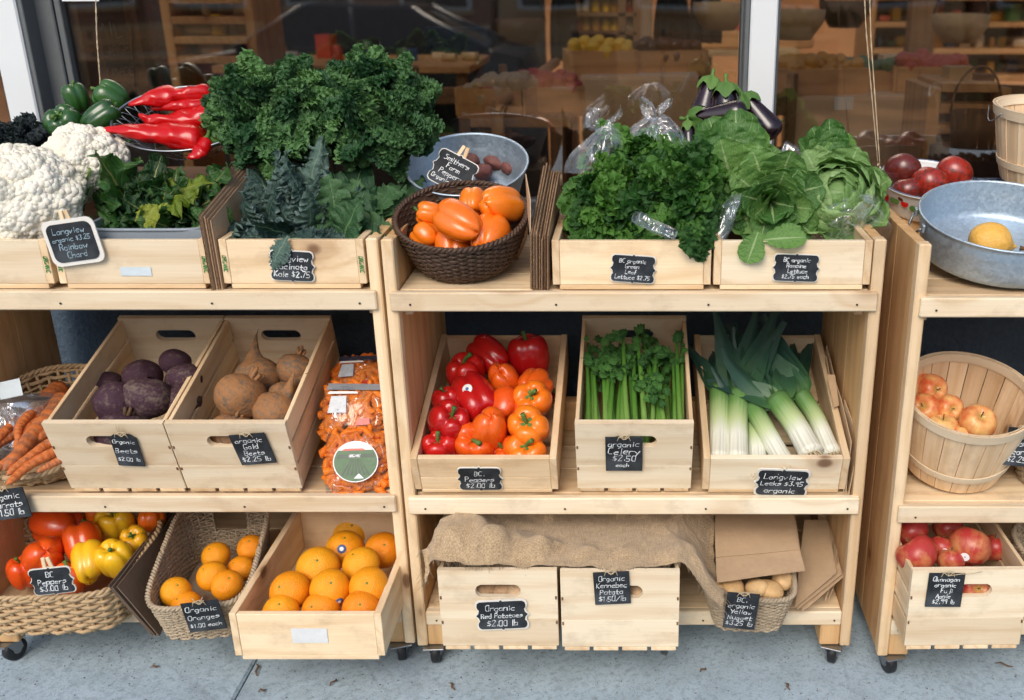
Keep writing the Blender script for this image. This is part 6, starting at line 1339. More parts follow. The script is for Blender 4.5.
# burlap over the potato crates
def burlap():
    nx, ny = 130, 60; X = np.linspace(-.492, .205, nx)[:, None]; v = np.linspace(0, 1, ny)[None, :]
    sm = lambda a, b, x: np.clip((x-a)/(b-a), 0, 1)**2*(3-2*np.clip((x-a)/(b-a), 0, 1))
    Yf = 1.960+.006*np.sin(X*23)+.004*np.sin(X*61+1)-.03*sm(.10, .2, X); Yb = 2.44
    Y = Yf+(Yb-Yf)*v+0*X
    hump = .034*np.exp(-((X+.40)/.085)**2)+.030*np.exp(-((X+.24)/.07)**2)+.012*np.exp(-((X+.05)/.08)**2)
    Z = .3925+hump*sm(0, .22, v)+.045*sm(.45, .9, v)-.030*np.exp(-((v-.34)/.12)**2)*(1-np.exp(-((X+.42)/.12)**2))
    Z = Z-.004*(1-sm(0, .10, v))+.022*np.exp(-((v-.12)/.07)**2)*np.sin(X*31+2)**2
    Z = Z+.022*(1-np.abs(np.sin(13*X+5*v+.6)))**2.2*sm(.02, .2, v)+.014*(1-np.abs(np.sin(21*X-9*v+2)))**2.5*sm(.0, .15, v)
    Z = Z-.115*sm(.095, .215, X)*(1-.35*v)-.11*sm(-.455, -.492, X)*0-.05*(1-sm(-.492, -.452, X))
    P = np.stack([X+0*v, Y, Z], -1); P = P+wob(P.reshape(-1, 3), .028, 24, 4).reshape(P.shape)*np.array([.4, .35, 1]); P = P+wob(P.reshape(-1, 3), .006, 75, 9).reshape(P.shape)
    P[..., 2] = np.where((X > -.458) & (X < .108) & (Y > 1.930), np.maximum(P[..., 2], .3895), P[..., 2])
    gr = np.stack([X+0*v, v*.62+0*X, 0*P[..., 2]], -1); o3 = np.array([-.13, 2.2, .39])
    t = thing('burlap_cloth', 'loose brown burlap cloth draped over the potato crates', 'cloth', T(*o3)); obj('cloth', G().add(P-o3, gridf(nx, ny), gr).mesh('cloth', 'burlap'), t)
    g = G(); r = random.Random(3)
    for edge, out in ((P[0, ::1], (-.5, -.2, -1)), (P[-1], (.6, -.3, -1)), (P[::1, 0], (0, -.6, -1))):
        for p in edge:
            for _ in range(2 if out[0] else 1):
                L = r.uniform(.004, .022 if out[0] else .012); d = np.array(out)+np.array([r.uniform(-.7, .7), r.uniform(-.5, .3), r.uniform(-.3, .5)]); q = p-o3; g.join(tubeg([q, q+d*L*.5, q+d*L+np.array([0, 0, -L*.3])], [.0008, .0007, .0004], 3, False))
    f = obj('fringe', g.mesh('fringe', 'burlap'), t); f['kind'] = 'stuff'
burlap()
# straw wisps fallen on the bottom shelf
g = G()
for k in range(40):
    p = np.array([-.49+R.uniform(-.02, .03), 2.13+R.uniform(-.02, .12), Z3+.001+R.uniform(0, .03)*(k % 3 == 0)]); a = R.uniform(0, 6.28); L = R.uniform(.01, .03); g.join(tubeg([p, p+[L*.5*math.cos(a), L*.5*math.sin(a), .006], p+[L*math.cos(a), L*math.sin(a), 0]], .0005, 3, False))
o = obj('burlap_fibres', g.mesh('burlap_fibres', 'twine')); tag(o, 'loose burlap fibres on the bottom shelf beside the potato crates', 'fibres', kind='stuff')
# ---------------------------------------------------------------- signs
def sg(key, px, py, wp, hp, lines, label, roll=0, eps=.006, **kw):
    M = TR[key]; p = hit(px, py, M, 1, -eps); s = mpp(p); L = M.inverted() @ p
    # foreshortening of the crate front seen from above
    nrm = (M.to_3x3() @ Vector((0, -1, 0))).normalized(); vd = (CAM-p).normalized(); up = (M.to_3x3() @ Vector((0, 0, 1))).normalized()
    fz = math.sqrt(max(.2, 1-(up.dot(vd))**2))
    return sign(label, M @ T(L) @ RY(rad(roll)), wp*s, hp*s/fz, lines, **kw)
def sgf(px, py, Y, wp, hp, lines, label, roll=0, tilt=-12, yaw=0, **kw):
    p = atY(px, py, Y); s = mpp(p); return sign(label, T(p) @ RZ(rad(yaw)) @ RX(rad(tilt)) @ RY(rad(roll)), wp*s, hp*s, lines, **kw)
sg('chard', 73, 242, 46, 38, ['Longview', 'organic $3.25', 'Rainbow', 'Chard'], 'white framed chalk sign clipped in front of the cauliflower and chard', -8, .012, style='round', rim=.0085, ink='chalk_blue', lw=.0013, seed=1, clip=True)
sg('kale', 292, 266, 42, 29, ['Longview', 'Lacinato', 'Kale $2.75'], 'scalloped chalk sign on the kale tray', 3, seed=2, lw=.0016)
sgf(453, 172, 2.385, 42, 34, ['Smithers', 'Farm', 'Peppers', 'Organic $4.25'], 'tilted scalloped chalk sign stuck behind the orange peppers', 28, -22, seed=3, lw=.0014, clip=True)
sg('leaf', 633, 269, 43, 26, ['BC organic', 'Green', 'Leaf', 'Lettuce $2.75'], 'scalloped chalk sign on the green leaf lettuce tray', 4, seed=4, ink='chalk', lw=.0012)
sg('romaine', 796, 268, 44, 26, ['BC organic', 'Romaine', 'Lettuce', '$2.75 each'], 'scalloped chalk sign on the romaine tray', 2, seed=5, lw=.0014)
sgf(8, 504, 2.078, 40, 32, ['organic', 'Carrots', '$1.50 lb'], 'black tag for carrots hanging at the left edge of the middle shelf', -8, -4, style='rect', rim=False, seed=6, lw=.0016, tie=[(.3, .03), (-.3, .03)])
sg('beet', 127, 450, 26, 34, ['Organic', 'Beets', '$2.00 lb'], 'black luggage tag hanging on the purple beet crate', 3, style='tag', rim=False, seed=7, lw=.0013, tie=[(.02, .035), (-.1, .033)])
sg('gold', 253, 449, 36, 31, ['organic', 'Gold', 'Beets', '$2.25 lb'], 'square black tag tied to the golden beet crate', -6, style='rect', rim=False, seed=8, lw=.0014, tie=[(.4, .022), (-.35, .02)])
sg('pepper', 480, 479, 42, 21, ['BC.', 'Peppers', '$2.00 lb'], 'scalloped chalk sign on the middle pepper tray', 0, seed=9, lw=.0014)
sg('celery', 624, 454, 37, 33, ['organic', 'Celery', '$2.50', 'each'], 'square black tag tied to the celery crate', 0, style='rect', rim=False, seed=10, lw=.0015, tie=[(.3, .024), (-.3, .022)], heights=(1, 1.2, 1.1, .7))
sg('leek', 782, 483, 50, 24, ['Longview', 'Leeks $3.95', 'organic'], 'white rimmed chalk sign on the leek tray', 3, seed=11, lw=.0015, rim=.0045)
PF = MP_ @ T(0, -.182, .085) @ RX(rad(-4)); TR['straw'] = PF
sg('straw', 52, 581, 40, 25, ['BC', 'Peppers', '$3.00 lb'], 'scalloped chalk sign clipped to the straw basket of peppers', -5, .010, seed=12, lw=.0014, clip=True)
TR['sea'] = MB_ @ T(0, -.199, .08) @ RX(rad(8)); sg('sea', 204, 616, 36, 29, ['Organic', 'Oranges', '$1.00 each'], 'black tag tied to the seagrass basket of oranges', -3, .012, style='rect', rim=False, seed=13, lw=.0014, tie=[(.2, .02), (-.2, .02)])
sg('redpot', 502, 615, 49, 26, ['Organic', 'Red Potatoes', '$2.00 lb'], 'white rimmed chalk sign on the red potato crate', -3, seed=14, lw=.0016, rim=.004)
sg('kenpot', 612, 588, 36, 31, ['Organic', 'Kennebec', 'Potato', '$1.50/lb'], 'square black tag tied to the pale potato crate', -3, style='rect', rim=False, seed=15, lw=.0013, tie=[(.3, .02), (-.3, .02)])
TR['nug'] = MN_ @ T(0, -.132, .06) @ RX(rad(8)); sg('nug', 741, 611, 32, 34, ['BC.', 'organic', 'Yellow', 'Nugget', '$3.25 lb'], 'black tag tied to the small seagrass basket of potatoes', 4, .014, style='rect', rim=False, seed=16, lw=.0013, tie=[(.5, .02), (-.5, .02)])
sg('fuji', 945, 590, 36, 33, ['Okanagan', 'organic', 'Fuji', 'Apple', '$2.99 lb'], 'black tag tied to the red apple crate', 1, style='rect', rim=False, seed=17, lw=.0014, tie=[(.1, .012), (1.3, .010)])
sgf(1019, 447, 2.085, 28, 40, ['BC', 'Bosc', 'Pears', '$2.25'], 'black tag at the right edge in front of the round seagrass basket', 6, -6, style='rect', rim=False, seed=18, lw=.0014, tie=[(.1, .02)])
# ---------------------------------------------------------------- inside the shop
m_plain('shop_plaster', (0.56, 0.31, 0.145), .8, var=.35, scale=3); m_plain('shop_floor', (0.60, 0.34, 0.16), .5, var=.35, scale=2); m_plain('cloth_dark', (0.012, 0.013, 0.016), .9, var=.3)
m_plain('navy_panel', (0.02, 0.035, 0.06), .5, var=.2, scale=6); m_plain('linen', (0.62, 0.42, 0.25), .85, var=.12, scale=8); m_plain('tan_pole', (0.46, 0.33, 0.22), .6, var=.1)
for nm, c in (('amber', (.55, .26, .03)), ('yellow', (.75, .45, .03)), ('cream', (.62, .50, .34)), ('brownglass', (.10, .04, .015)), ('redbox', (.45, .06, .03)), ('greenbox', (.06, .14, .05)), ('bluebox', (.05, .09, .18)), ('wheat', (.50, .34, .17))): m_plain('goods_'+nm, c, .35, var=.15)
sb = struct('shop_floor', boxg(12, 9, .1, (.5, 7.4, .0), .002).mesh('shop_floor', 'shop_floor', False))
struct('shop_back_wall', boxg(12, .2, 3.4, (.5, 11.0, 1.7), .002).mesh('shop_back_wall', 'shop_plaster', False))
for x, nm in ((-5.4, 'shop_side_wall'), (6.4, 'shop_side_wall')): struct(nm, boxg(.2, 8.2, 3.4, (x, 6.9, 1.7), .002).mesh(nm, 'shop_plaster', False))
sc_ = struct('shop_ceiling', boxg(12, .35, .15, (.5, 3.08, 3.35), .002).mesh('shop_ceiling', 'shop_plaster', False))     # unseen; the open gap behind is made up to let daylight in
obj('ceiling_panel', boxg(12, 2.6, .15, (.5, 9.7, 3.35), .002).mesh('ceiling_panel', 'shop_plaster', False), sc_)
for x in (-4.4, -1.8, 1.0, 3.6): obj('ceiling_gap_beam', boxg(.14, 5.2, .15, (x, 5.8, 3.35), .002).mesh('ceiling_gap_beam', 'shop_wood', False), sc_)
fw = struct('shop_fascia', boxg(9.4, .22, .9, (0, YG, 3.62), .004).mesh('shop_fascia', 'navy_wall', False))
def at(px, py, Y): return atY(px, py, Y)
def bx3(name, label, cat, px0, py0, px1, py1, Y, D, mat, parent=None, group=None, pname='body'):
    a, b = at(px0, py0, Y), at(px1, py1, Y); w, h = b.x-a.x, a.z-b.z
    g = boxg(w, D, h, (0, D/2, h/2), .004)
    if parent: return obj(pname, g.mesh(pname, mat, False), parent, T(Vector(((a.x+b.x)/2, Y, b.z))-parent.matrix_basis.translation))
    t = thing(name, label, cat, T((a.x+b.x)/2, Y, b.z), group); obj(pname, g.mesh(pname, mat, False), t); return t
# bottle rack: shelves of bottles against the light
bt = thing('bottle_rack', 'tall dark rack of bottles inside the shop behind the lettuce', 'shelf', T(at(604, 70, 6.6))); o3 = bt.matrix_basis.translation
mp = mpp(o3)
for k in range(6): obj('rack_shelf', boxg(66*mp, .26, .025, (0, .13, k*17.5*mp), .003).mesh('rack_shelf', 'dark_wood', False), bt)
for s in (-1, 0.55, 1): obj('rack_post', boxg(.05, .26, 100*mp, (s*33*mp, .13, 46*mp), .003).mesh('rack_post', 'dark_wood', False), bt)
obj('rack_back', boxg(66*mp, .02, 100*mp, (0, .27, 46*mp), .003).mesh('rack_back', 'dark_wood', False), bt)
for s in (-1, 1): obj('rack_leg', boxg(.06, .26, o3.z-.06, (s*32*mp, .13, -(o3.z-.05)/2), .003).mesh('rack_leg', 'dark_wood', False), bt)
BOT = {}
for nm in ('amber', 'yellow', 'cream', 'brownglass', 'redbox'):
    BOT[nm] = latheg([(.001, 0), (.028, 0), (.030, .006), (.030, .065), (.024, .082), (.011, .096), (.010, .112), (.013, .114), (.001, .116)], 14).mesh('bottle', 'goods_'+nm)
rows = ['bottom', 'second', 'third', 'fourth', 'top']; cols = ['far left', 'left of centre', 'centre', 'right of centre', 'far right', 'beyond the right post']
for k in range(5):
    for j, fx in enumerate((-27, -18, -8, 2, 11, 25)):
        nm = ['brownglass', 'amber', 'cream', 'brownglass', 'yellow', 'cream', 'redbox'][(k*3+j*2+(k*j) % 2) % 7] if not (j in (2, 3, 4) and k in (2, 3)) else ('yellow', 'amber', 'yellow')[(j+k) % 3]
        o = obj('bottle', BOT[nm], None, T(o3+Vector((fx*mp, .09, k*17.5*mp+.0135))) @ SC(.92, .92, .85)); tag(o, 'small bottle on the %s shelf of the rack, %s' % (rows[k], cols[j]), 'bottle', 'bottles on the shop rack')
pw = struct('dark_backdrop', boxg(3.1, .08, 2.6, (-2.05, 5.9, 1.35), .004).mesh('dark_backdrop', 'cloth_dark', False))  # dark screen added to dim the room so the car reflection shows
# poles
for x0, x1, Y, m, lab in ((641, 652, 5.0, 'tan_pole', 'pale vertical pole inside the shop behind the bagged lettuce'), (137, 158, 3.35, 'frame_brown', 'brown door stile inside the window behind the long red peppers'), (905, 930, 6.0, 'dark_wood', 'dark wooden column inside the shop behind the enamel bowl')):
    c = at((x0+x1)/2, 60, Y); w = (x1-x0)*mpp(c); t = thing('shop_post', lab, 'post', T(c.x, Y, .05)); obj('shaft', boxg(w, w*.8, 3.2, (0, 0, 1.6), .006).mesh('shaft', m, False), t); obj('collar', boxg(w*1.25, w*1.05, .06, (0, 0, .04), .006).mesh('collar', m, False), t)
# blackboard with faint chalk writing behind the left of the window
c = at(96, 45, 3.2); t = thing('blackboard', 'tall blackboard with faint chalk writing inside the left window', 'blackboard', T(c)); mp = mpp(c)
obj('board', boxg(74*mp, .02, 150*mp, (0, .012, -10*mp), .003).mesh('board', 'chalkboard', False), t)
for s in (-1, 1): obj('board_frame', boxg(.025, .03, 154*mp, (s*38*mp, .01, -10*mp), .003).mesh('board_frame', 'dark_wood', False), t)
obj('lettering', textg(['HOOT'], 44*mp, 30*mp, .0022, 2).mesh('lettering', 'chalk_faint', False), t, T(-16*mp, -.001, 26*mp))
obj('lettering', textg(['$5 SMIL', 'LATTE-LARGE'], 66*mp, 38*mp, .0022, 4).mesh('lettering', 'chalk_faint', False), t, T(0, -.001, 2*mp) @ RY(rad(-9)))
obj('lettering', textg(['LOCALLY MADE', 'HERE DAILY'], 66*mp, 36*mp, .0022, 5).mesh('lettering', 'chalk_faint', False), t, T(2*mp, -.001, -34*mp))
# hanging aprons / coats
def apron(px0, px1, py1, Y, label, seed, mat='cloth_dark'):
    a, b = at(px0, -20, Y), at(px1, py1, Y); w = b.x-a.x; h = a.z-b.z; n = 22; u = np.linspace(-1, 1, n)[:, None]; v = np.linspace(0, 1, n)[None]; P = np.stack([u*w/2*(.45+.55*np.sin(v*2.0)**.6), .03*np.sin(u*7+seed)*v+.02*np.sin(u*15)*v+.12*(1-u**2)*.6+0*v, h*(1-v)+0*u], -1)
    P2 = P+np.array([0, .10, 0]); g = G().add(P, gridf(n, n)); g.add(P2, [q[::-1] for q in gridf(n, n)]); t = thing('hanging_apron', label, 'apron', T((a.x+b.x)/2, Y, b.z), 'dark aprons inside the shop'); obj('cloth', g.mesh('cloth', mat), t)
    obj('strap', tubeg([(-w*.2, .05, h), (0, .05, h+.15), (w*.2, .05, h)], .008, 6).mesh('strap', mat), t)
apron(654, 690, 58, 4.6, 'long dark apron hanging right of the pale pole', 1); apron(548, 578, 62, 5.2, 'dark apron hanging left of the bottle rack', 2); apron(690, 722, 44, 5.6, 'short dark apron hanging beside the white post', 3)
# counters and tables
def table(label, px0, px1, py, Y, D, mat, zt=None, legs=True, th=.035, cloth=False):
    a, b = at(px0, py, Y), at(px1, py, Y); z = a.z; t = thing('shop_table', label, 'table', T((a.x+b.x)/2, Y, .05)); w = b.x-a.x
    obj('table_top', boxg(w, D, th, (0, D/2, z-.05-th/2), .004).mesh('table_top', mat, False), t)
    for sx in (-1, 1):
        for yy in (.05, D-.05): obj('leg', boxg(.05, .05, z-.05-th-.001, (sx*(w/2-.05), yy, (z-.05-th)/2), .003).mesh('leg', 'dark_wood', False), t)
    if cloth: obj('cloth_front', boxg(w*.98, .01, .28, (0, -.008, z-.05-.15), .003).mesh('cloth_front', 'linen', False), t)
    return Vector(((a.x+b.x)/2, Y, z)), w
GOODS = ['goods_amber', 'goods_cream', 'goods_redbox', 'goods_greenbox', 'goods_bluebox', 'goods_wheat', 'goods_brownglass', 'goods_yellow']
def jarm(m): return latheg([(.001, 0), (.034, 0), (.036, .006), (.036, .075), (.030, .084), (.030, .098), (.001, .099)], 14).mesh('jar', m)
JARS = [jarm(m) for m in GOODS]; BOXS = [boxg(.10, .07, .13, (0, 0, .065), .002).mesh('carton', m, False) for m in GOODS]; LOAF = [boxg(.16, .10, .08, (0, 0, .04), .02).mesh('parcel', m, True) for m in GOODS]
ORD = ['first from the left', 'second from the left', 'third from the left', 'fourth from the left', 'fifth from the left', 'sixth from the left', 'seventh from the left', 'eighth from the left', 'ninth from the left', 'tenth from the left', 'eleventh from the left', 'twelfth from the left', 'thirteenth from the left', 'fourteenth from the left']
WHERE = ['at the left end', 'left of the middle', 'in the middle', 'right of the middle', 'at the right end', 'second from the left', 'second from the right', 'behind the rest']
def goods(c, w, D, n, what, rng):
    for k in range(n):
        kind = rng.choice(('jar', 'carton', 'parcel')); me = rng.choice({'jar': JARS, 'carton': BOXS, 'parcel': LOAF}[kind]); s = rng.uniform(.45, .95)
        o = obj(kind, me, None, T(c.x-w/2+w*(k+.5)/n, c.y+rng.uniform(.1, max(.12, D-.12)), c.z+.001) @ RZ(rng.uniform(-.5, .5)) @ SC(s)); tag(o, '%s %s %s' % ({'jar': 'jar', 'carton': 'carton', 'parcel': 'wrapped parcel'}[kind], ORD[k], what), kind, 'goods '+what)
rg = random.Random(5)
c, w = table('long wooden counter inside the shop behind the kale', 210, 470, 66, 5.0, .7, 'shop_wood'); goods(c, w, .7, 13, 'on the counter behind the kale', rg)
c, w = table('linen covered table inside the shop behind the bagged lettuce', 580, 700, 76, 4.3, .8, 'linen', cloth=True); goods(c, w, .8, 9, 'on the linen table behind the lettuce', rg)
c, w = table('wide pale table inside the shop behind the tomatoes', 790, 945, 96, 4.0, .9, 'linen', cloth=True); goods(c, w, .9, 12, 'on the pale table behind the tomatoes', rg)
c, w = table('low wooden table with trays behind the galvanized potato tub', 470, 570, 118, 3.6, .6, 'shop_wood'); goods(c, w, .6, 9, 'on the low table behind the potato tub', rg)
c, w = table('wooden sorting table at the back right of the shop', 700, 800, 50, 6.2, 1.0, 'goods_wheat'); goods(c, w, 1.0, 10, 'on the sorting table at the back', rg)
def shelfunit(label, px0, px1, py0, py1, Y, D, n, what, rng, per=6):
    a, b = at(px0, py0, Y), at(px1, py1, Y); w = b.x-a.x; h = a.z-b.z; t = thing('shop_shelf', label, 'shelf', T((a.x+b.x)/2, Y, b.z))
    for k in range(n+1): obj('shelf_board', boxg(w, D, .03, (0, D/2, h*k/n), .003).mesh('shelf_board', 'shop_wood', False), t)
    for s in (-1, 1): obj('upright', boxg(.04, D, h+b.z-.05, (s*(w/2+.02), D/2, (h-(b.z-.05))/2), .003).mesh('upright', 'shop_wood', False), t)
    obj('back_panel', boxg(w, .02, h, (0, D+.012, h/2), .003).mesh('back_panel', 'dark_wood', False), t)
    for k in range(n): goods(Vector(((a.x+b.x)/2, Y, b.z+h*k/n+.016)), w*.95, D, per, 'on the %s shelf %s' % (['lowest', 'second', 'third', 'fourth'][k], what), rng)
shelfunit('wide stocked shelving at the back right of the shop', 880, 1080, -30, 78, 6.6, .4, 4, 'at the back right', rg, 14)
shelfunit('stocked shelving at the back centre behind the kale', 420, 530, -20, 44, 7.2, .4, 3, 'at the back centre', rg, 11)
shelfunit('small wooden rack with baskets behind the bushel basket', 942, 992, 88, 150, 3.3, .3, 3, 'of the small rack', rg, 5)
shelfunit('dark shelving behind the long red peppers', 165, 250, -20, 60, 4.4, .35, 4, 'behind the red peppers', rg, 7)
bx3('menu_screen', 'dark blue panel standing on the counter behind the kale', 'panel', 424, 27, 490, 52, 4.6, .03, 'navy_panel')
bx3('wall_poster', 'pale poster on the back wall of the shop', 'poster', 470, 12, 505, 26, 9.5, .02, 'goods_wheat'); bx3('wall_poster', 'dark framed poster on the back wall near the white post', 'poster', 700, 2, 735, 30, 9.0, .03, 'goods_wheat')
# produce crates, chairs and hanging baskets fill the room
def shop_crate(px, py, Y, w, mat, label, rng):
    c = at(px, py, Y); t = thing('shop_crate', label, 'crate', T(c) @ RZ(rng.uniform(-.3, .3)), 'produce crates inside the shop')
    for s in (-1, 1): obj('crate_side', boxg(.012, w*.7, .10, (s*w/2, 0, .05), .002).mesh('crate_side', 'shop_wood', False), t); obj('crate_end', boxg(w-.014, .012, .10, (0, s*w*.35, .05), .002).mesh('crate_end', 'shop_wood', False), t)
    obj('crate_floor', boxg(w, w*.7, .008, (0, 0, -.004), .001).mesh('crate_floor', 'shop_wood', False), t); g = G()
    for k in range(60): h_ = POTG.v[0]*rng.uniform(.05, .07)+np.array([rng.uniform(-.44, .44)*w, rng.uniform(-.30, .30)*w, rng.uniform(.05, .12)]); g.add(h_, POTG.f, POTG.g[0])
    o = obj('fruit', g.mesh('fruit', mat), t); o['kind'] = 'stuff'
POTG = potato_g(4)
for k, (px, py, Y, w, m, lab) in enumerate(((815, 92, 4.15, .34, 'goods_amber', 'crate of amber fruit on the pale table behind the tomatoes'), (880, 93, 4.3, .30, 'goods_greenbox', 'crate of green fruit on the pale table behind the tomatoes'), (928, 90, 4.2, .30, 'goods_redbox', 'crate of red fruit on the pale table behind the tomatoes'), (500, 114, 3.75, .26, 'goods_wheat', 'crate of tan fruit on the low table behind the potato tub'), (545, 112, 3.85, .26, 'goods_redbox', 'crate of red fruit on the low table behind the potato tub'), (600, 73, 4.5, .30, 'goods_yellow', 'crate of yellow fruit on the linen table behind the lettuce'), (665, 72, 4.6, .32, 'goods_brownglass', 'crate of dark fruit on the linen table behind the lettuce'), (725, 46, 6.4, .40, 'goods_redbox', 'crate of red fruit on the sorting table'), (775, 46, 6.6, .40, 'goods_amber', 'crate of amber fruit on the sorting table'))): shop_crate(px, py, Y, w, m, lab, rg)
def chair(px, Y, yaw, label):
    c = at(px, 60, Y); t = thing('shop_chair', label, 'chair', T(c.x, Y, .05) @ RZ(yaw), 'chairs inside the shop')
    obj('seat', boxg(.40, .40, .03, (0, 0, .45), .006).mesh('seat', 'dark_wood', False), t)
    for sx in (-1, 1):
        for sy in (-1, 1): obj('leg', boxg(.035, .035, .43 if sy < 0 else 1.25, (sx*.18, sy*.18, .216 if sy < 0 else .626), .004).mesh('leg', 'dark_wood', False), t)
    for k in range(3): obj('back_slat', boxg(.33, .018, .07, (0, .18, .75+.19*k), .004).mesh('back_slat', 'dark_wood', False), t)
chair(770, 3.7, .3, 'dark slat back chair inside the shop beside the right white post'); chair(1000, 4.2, -.4, 'dark slat back chair inside the shop at the right edge'); chair(460, 4.1, .2, 'dark slat back chair inside the shop behind the potato tub')
for k, (px, py, Y, lab) in enumerate(((795, 22, 4.4, 'hanging round basket right of the right white post'), (845, 12, 5.0, 'hanging round basket left of the cords'), (960, 26, 4.6, 'hanging round basket above the bushel basket'), (520, 30, 5.0, 'hanging round basket left of the bottle rack'), (720, 14, 4.8, 'hanging round basket left of the right white post'))):
    c = at(px, py, Y); t = thing('hanging_basket', lab, 'basket', T(c), 'hanging baskets inside the shop'); obj('shell', latheg([(.001, -.07), (.07, -.07), (.12, .0), (.125, .05), (.118, .05), (.112, 0), (.065, -.064), (.001, -.064)], 22).mesh('shell', 'wicker_brown' if k % 2 else 'wicker_straw'), t)
    obj('chain', tubeg([(-.12, 0, .05), (-.06, 0, .35), (0, 0, 1.0)], .006, 5).mesh('chain', 'wire_metal'), t); obj('chain', tubeg([(.12, 0, .05), (.06, 0, .35), (0, 0, 1.0)], .006, 5).mesh('chain', 'wire_metal'), t)
# sloping handrail and trays
p0, p1 = at(497, 104, 3.5), at(556, 62, 4.4); t = thing('hand_rail', 'sloping wooden rail inside the shop above the potato tub', 'rail', T(p0)); d = p1-p0; obj('rail', tubeg([(0, 0, 0), tuple(d*.5), tuple(d)], .02, 8).mesh('rail', 'shop_wood'), t); obj('rail_post', boxg(.04, .04, p0.z-.05, (0, 0, -(p0.z-.05)/2), .003).mesh('rail_post', 'shop_wood', False), t)
# dark split-wood basket with a hoop handle, in the window at right
c = at(975, 118, 3.05); t = thing('hoop_basket', 'dark basket with hoop handle inside the window at right', 'basket', T(c)); 
P = [(.075*math.cos(a), .0, .02+.13*math.sin(a)) for a in np.linspace(0, PI, 16)]; obj('handle', tubeg(P, .007, 8, flat=.5).mesh('handle', 'dark_wood'), t); obj('shell', latheg([(.001, -.09), (.06, -.09), (.075, .02), (.071, .02), (.057, -.085), (.001, -.085)], 24).mesh('shell', 'dark_wood'), t)
sup = thing('display_box', 'dark box under the hoop basket in the right window', 'box', T(c.x, c.y, 1.04)); obj('body', boxg(.2, .2, max(.02, c.z-.091-1.04), (0, 0, max(.02, c.z-.091-1.04)/2), .004).mesh('body', 'dark_wood', False), sup)
bx3('window_card', 'small white card standing in the window behind the enamel bowl', 'card', 835, 97, 853, 110, 2.90, .004, 'white_paper')
bx3('hanging_card', 'white card hanging at the top edge above the green peppers', 'card', 57, -24, 99, 1.5, 2.72, .004, 'white_paper')
# twine lines hanging from above
def cord(label, pts, Y, r=.0022):
    P = [np.array(at(x, y, Y)) for x, y in pts]; P = np.array(P); s = np.linspace(0, 1, 24); k = np.linspace(0, 1, len(P)); C = np.stack([np.interp(s, k, P[:, j]) for j in range(3)], 1); o0 = C[-1].copy(); C = C-o0
    t = thing('twine_line', label, 'cord', T(Vector(o0)), 'cords hanging in front of the window'); g = G()
    for q in range(2): a = s*90+q*PI; g.join(tubeg(C+np.stack([r*.5*np.cos(a), r*.5*np.sin(a), 0*a], 1), r*.6, 5))
    obj('strand', g.mesh('strand', 'twine'), t); obj('knot', latheg([(max(.0003, r*1.8*math.sin(PI*i/6)), r*2.4*math.cos(PI*i/6)) for i in range(7)], 8).mesh('knot', 'twine'), t)
cord('pale cord hanging above the green peppers', [(94, -60), (97, 40), (101, 92)], 2.70); cord('left cord of the pair hanging above the enamel bowl', [(862, -60), (866, 30), (878, 165)], 2.62, .0018); cord('right cord of the pair hanging above the enamel bowl', [(868, -60), (871, 40), (880, 168)], 2.60, .0018)
# ---------------------------------------------------------------- the street behind the camera (seen in the glass)
def m_asph():
    b = NB('asphalt'); o = b.obj(); n = b.noise(o, 60, 4, .7); q = b.noise(o, .6, 4); c = b.mix(n, (.045, .045, .047), (.085, .083, .08)); c = b.mix(b.ramp(q, [(.45, 0.), (.7, .5)]), c, (.12, .11, .10)); b.done(b.pbr(c, .85, 0, .3, b.bump(n, .6, .01)))
m_asph(); m_plain('brick_far', (.30, .13, .075), .85, var=.35, scale=12); m_plain('sand_far', (.58, .36, .18), .85, var=.2, scale=4); m_plain('car_paint', (.035, .04, .048), .18, var=.05, coat=.8); m_plain('car_glass', (.012, .014, .016), .05, var=.02, bump=0.); m_plain('lamp_orange', (.75, .18, .02), .2)
b = NB('reflection_brick'); o = b.obj(); n = b.noise(o, 1.1, 5, .7); q = b.noise(o, 14, 4, .7); bk = b.node('ShaderNodeTexBrick', i_Scale=3.0); b.link(b.mapv(o, (1, 1, 1)), bk.inputs[0]); bk.inputs['Color1'].default_value = (.62, .33, .14, 1); bk.inputs['Color2'].default_value = (.46, .22, .09, 1); bk.inputs['Mortar'].default_value = (.22, .13, .07, 1)  # brick paving made up to warm the reflection in the glass
c = b.mix(b.ramp(n, [(.40, 0.), (.62, .85)]), bk.outputs[0], (.10, .06, .035)); c = b.mix(b.ramp(q, [(.55, 0.), (.75, .6)]), c, (.66, .42, .22)); b.done(b.pbr(c, .85, 0, .2, b.bump(q, .5, .01)))
road = struct('road', boxg(160, 10.0, .1, (0, -11.0, -.20), .002).mesh('road', 'reflection_brick', False)); struct('ground', boxg(400, 400, .1, (0, 0, -.40), .01).mesh('ground', 'asphalt', False))
for x in range(-5, 6): obj('lane_mark', boxg(2.6, .12, .004, (x*6, -11.0, -.147), .001).mesh('lane_mark', 'white_frame', False), road)
struct('reflection_strip', boxg(60, 4.2, .02, (0, -3.85, -.018), .002).mesh('reflection_strip', 'reflection_brick', False)); struct('kerb', boxg(60, .15, .2, (0, -5.98, -.12), .012).mesh('kerb', 'concrete', False)); fs = struct('far_pavement', boxg(120, 4.0, .2, (0, -18.0, -.135), .01).mesh('far_pavement', 'sand_far', False))
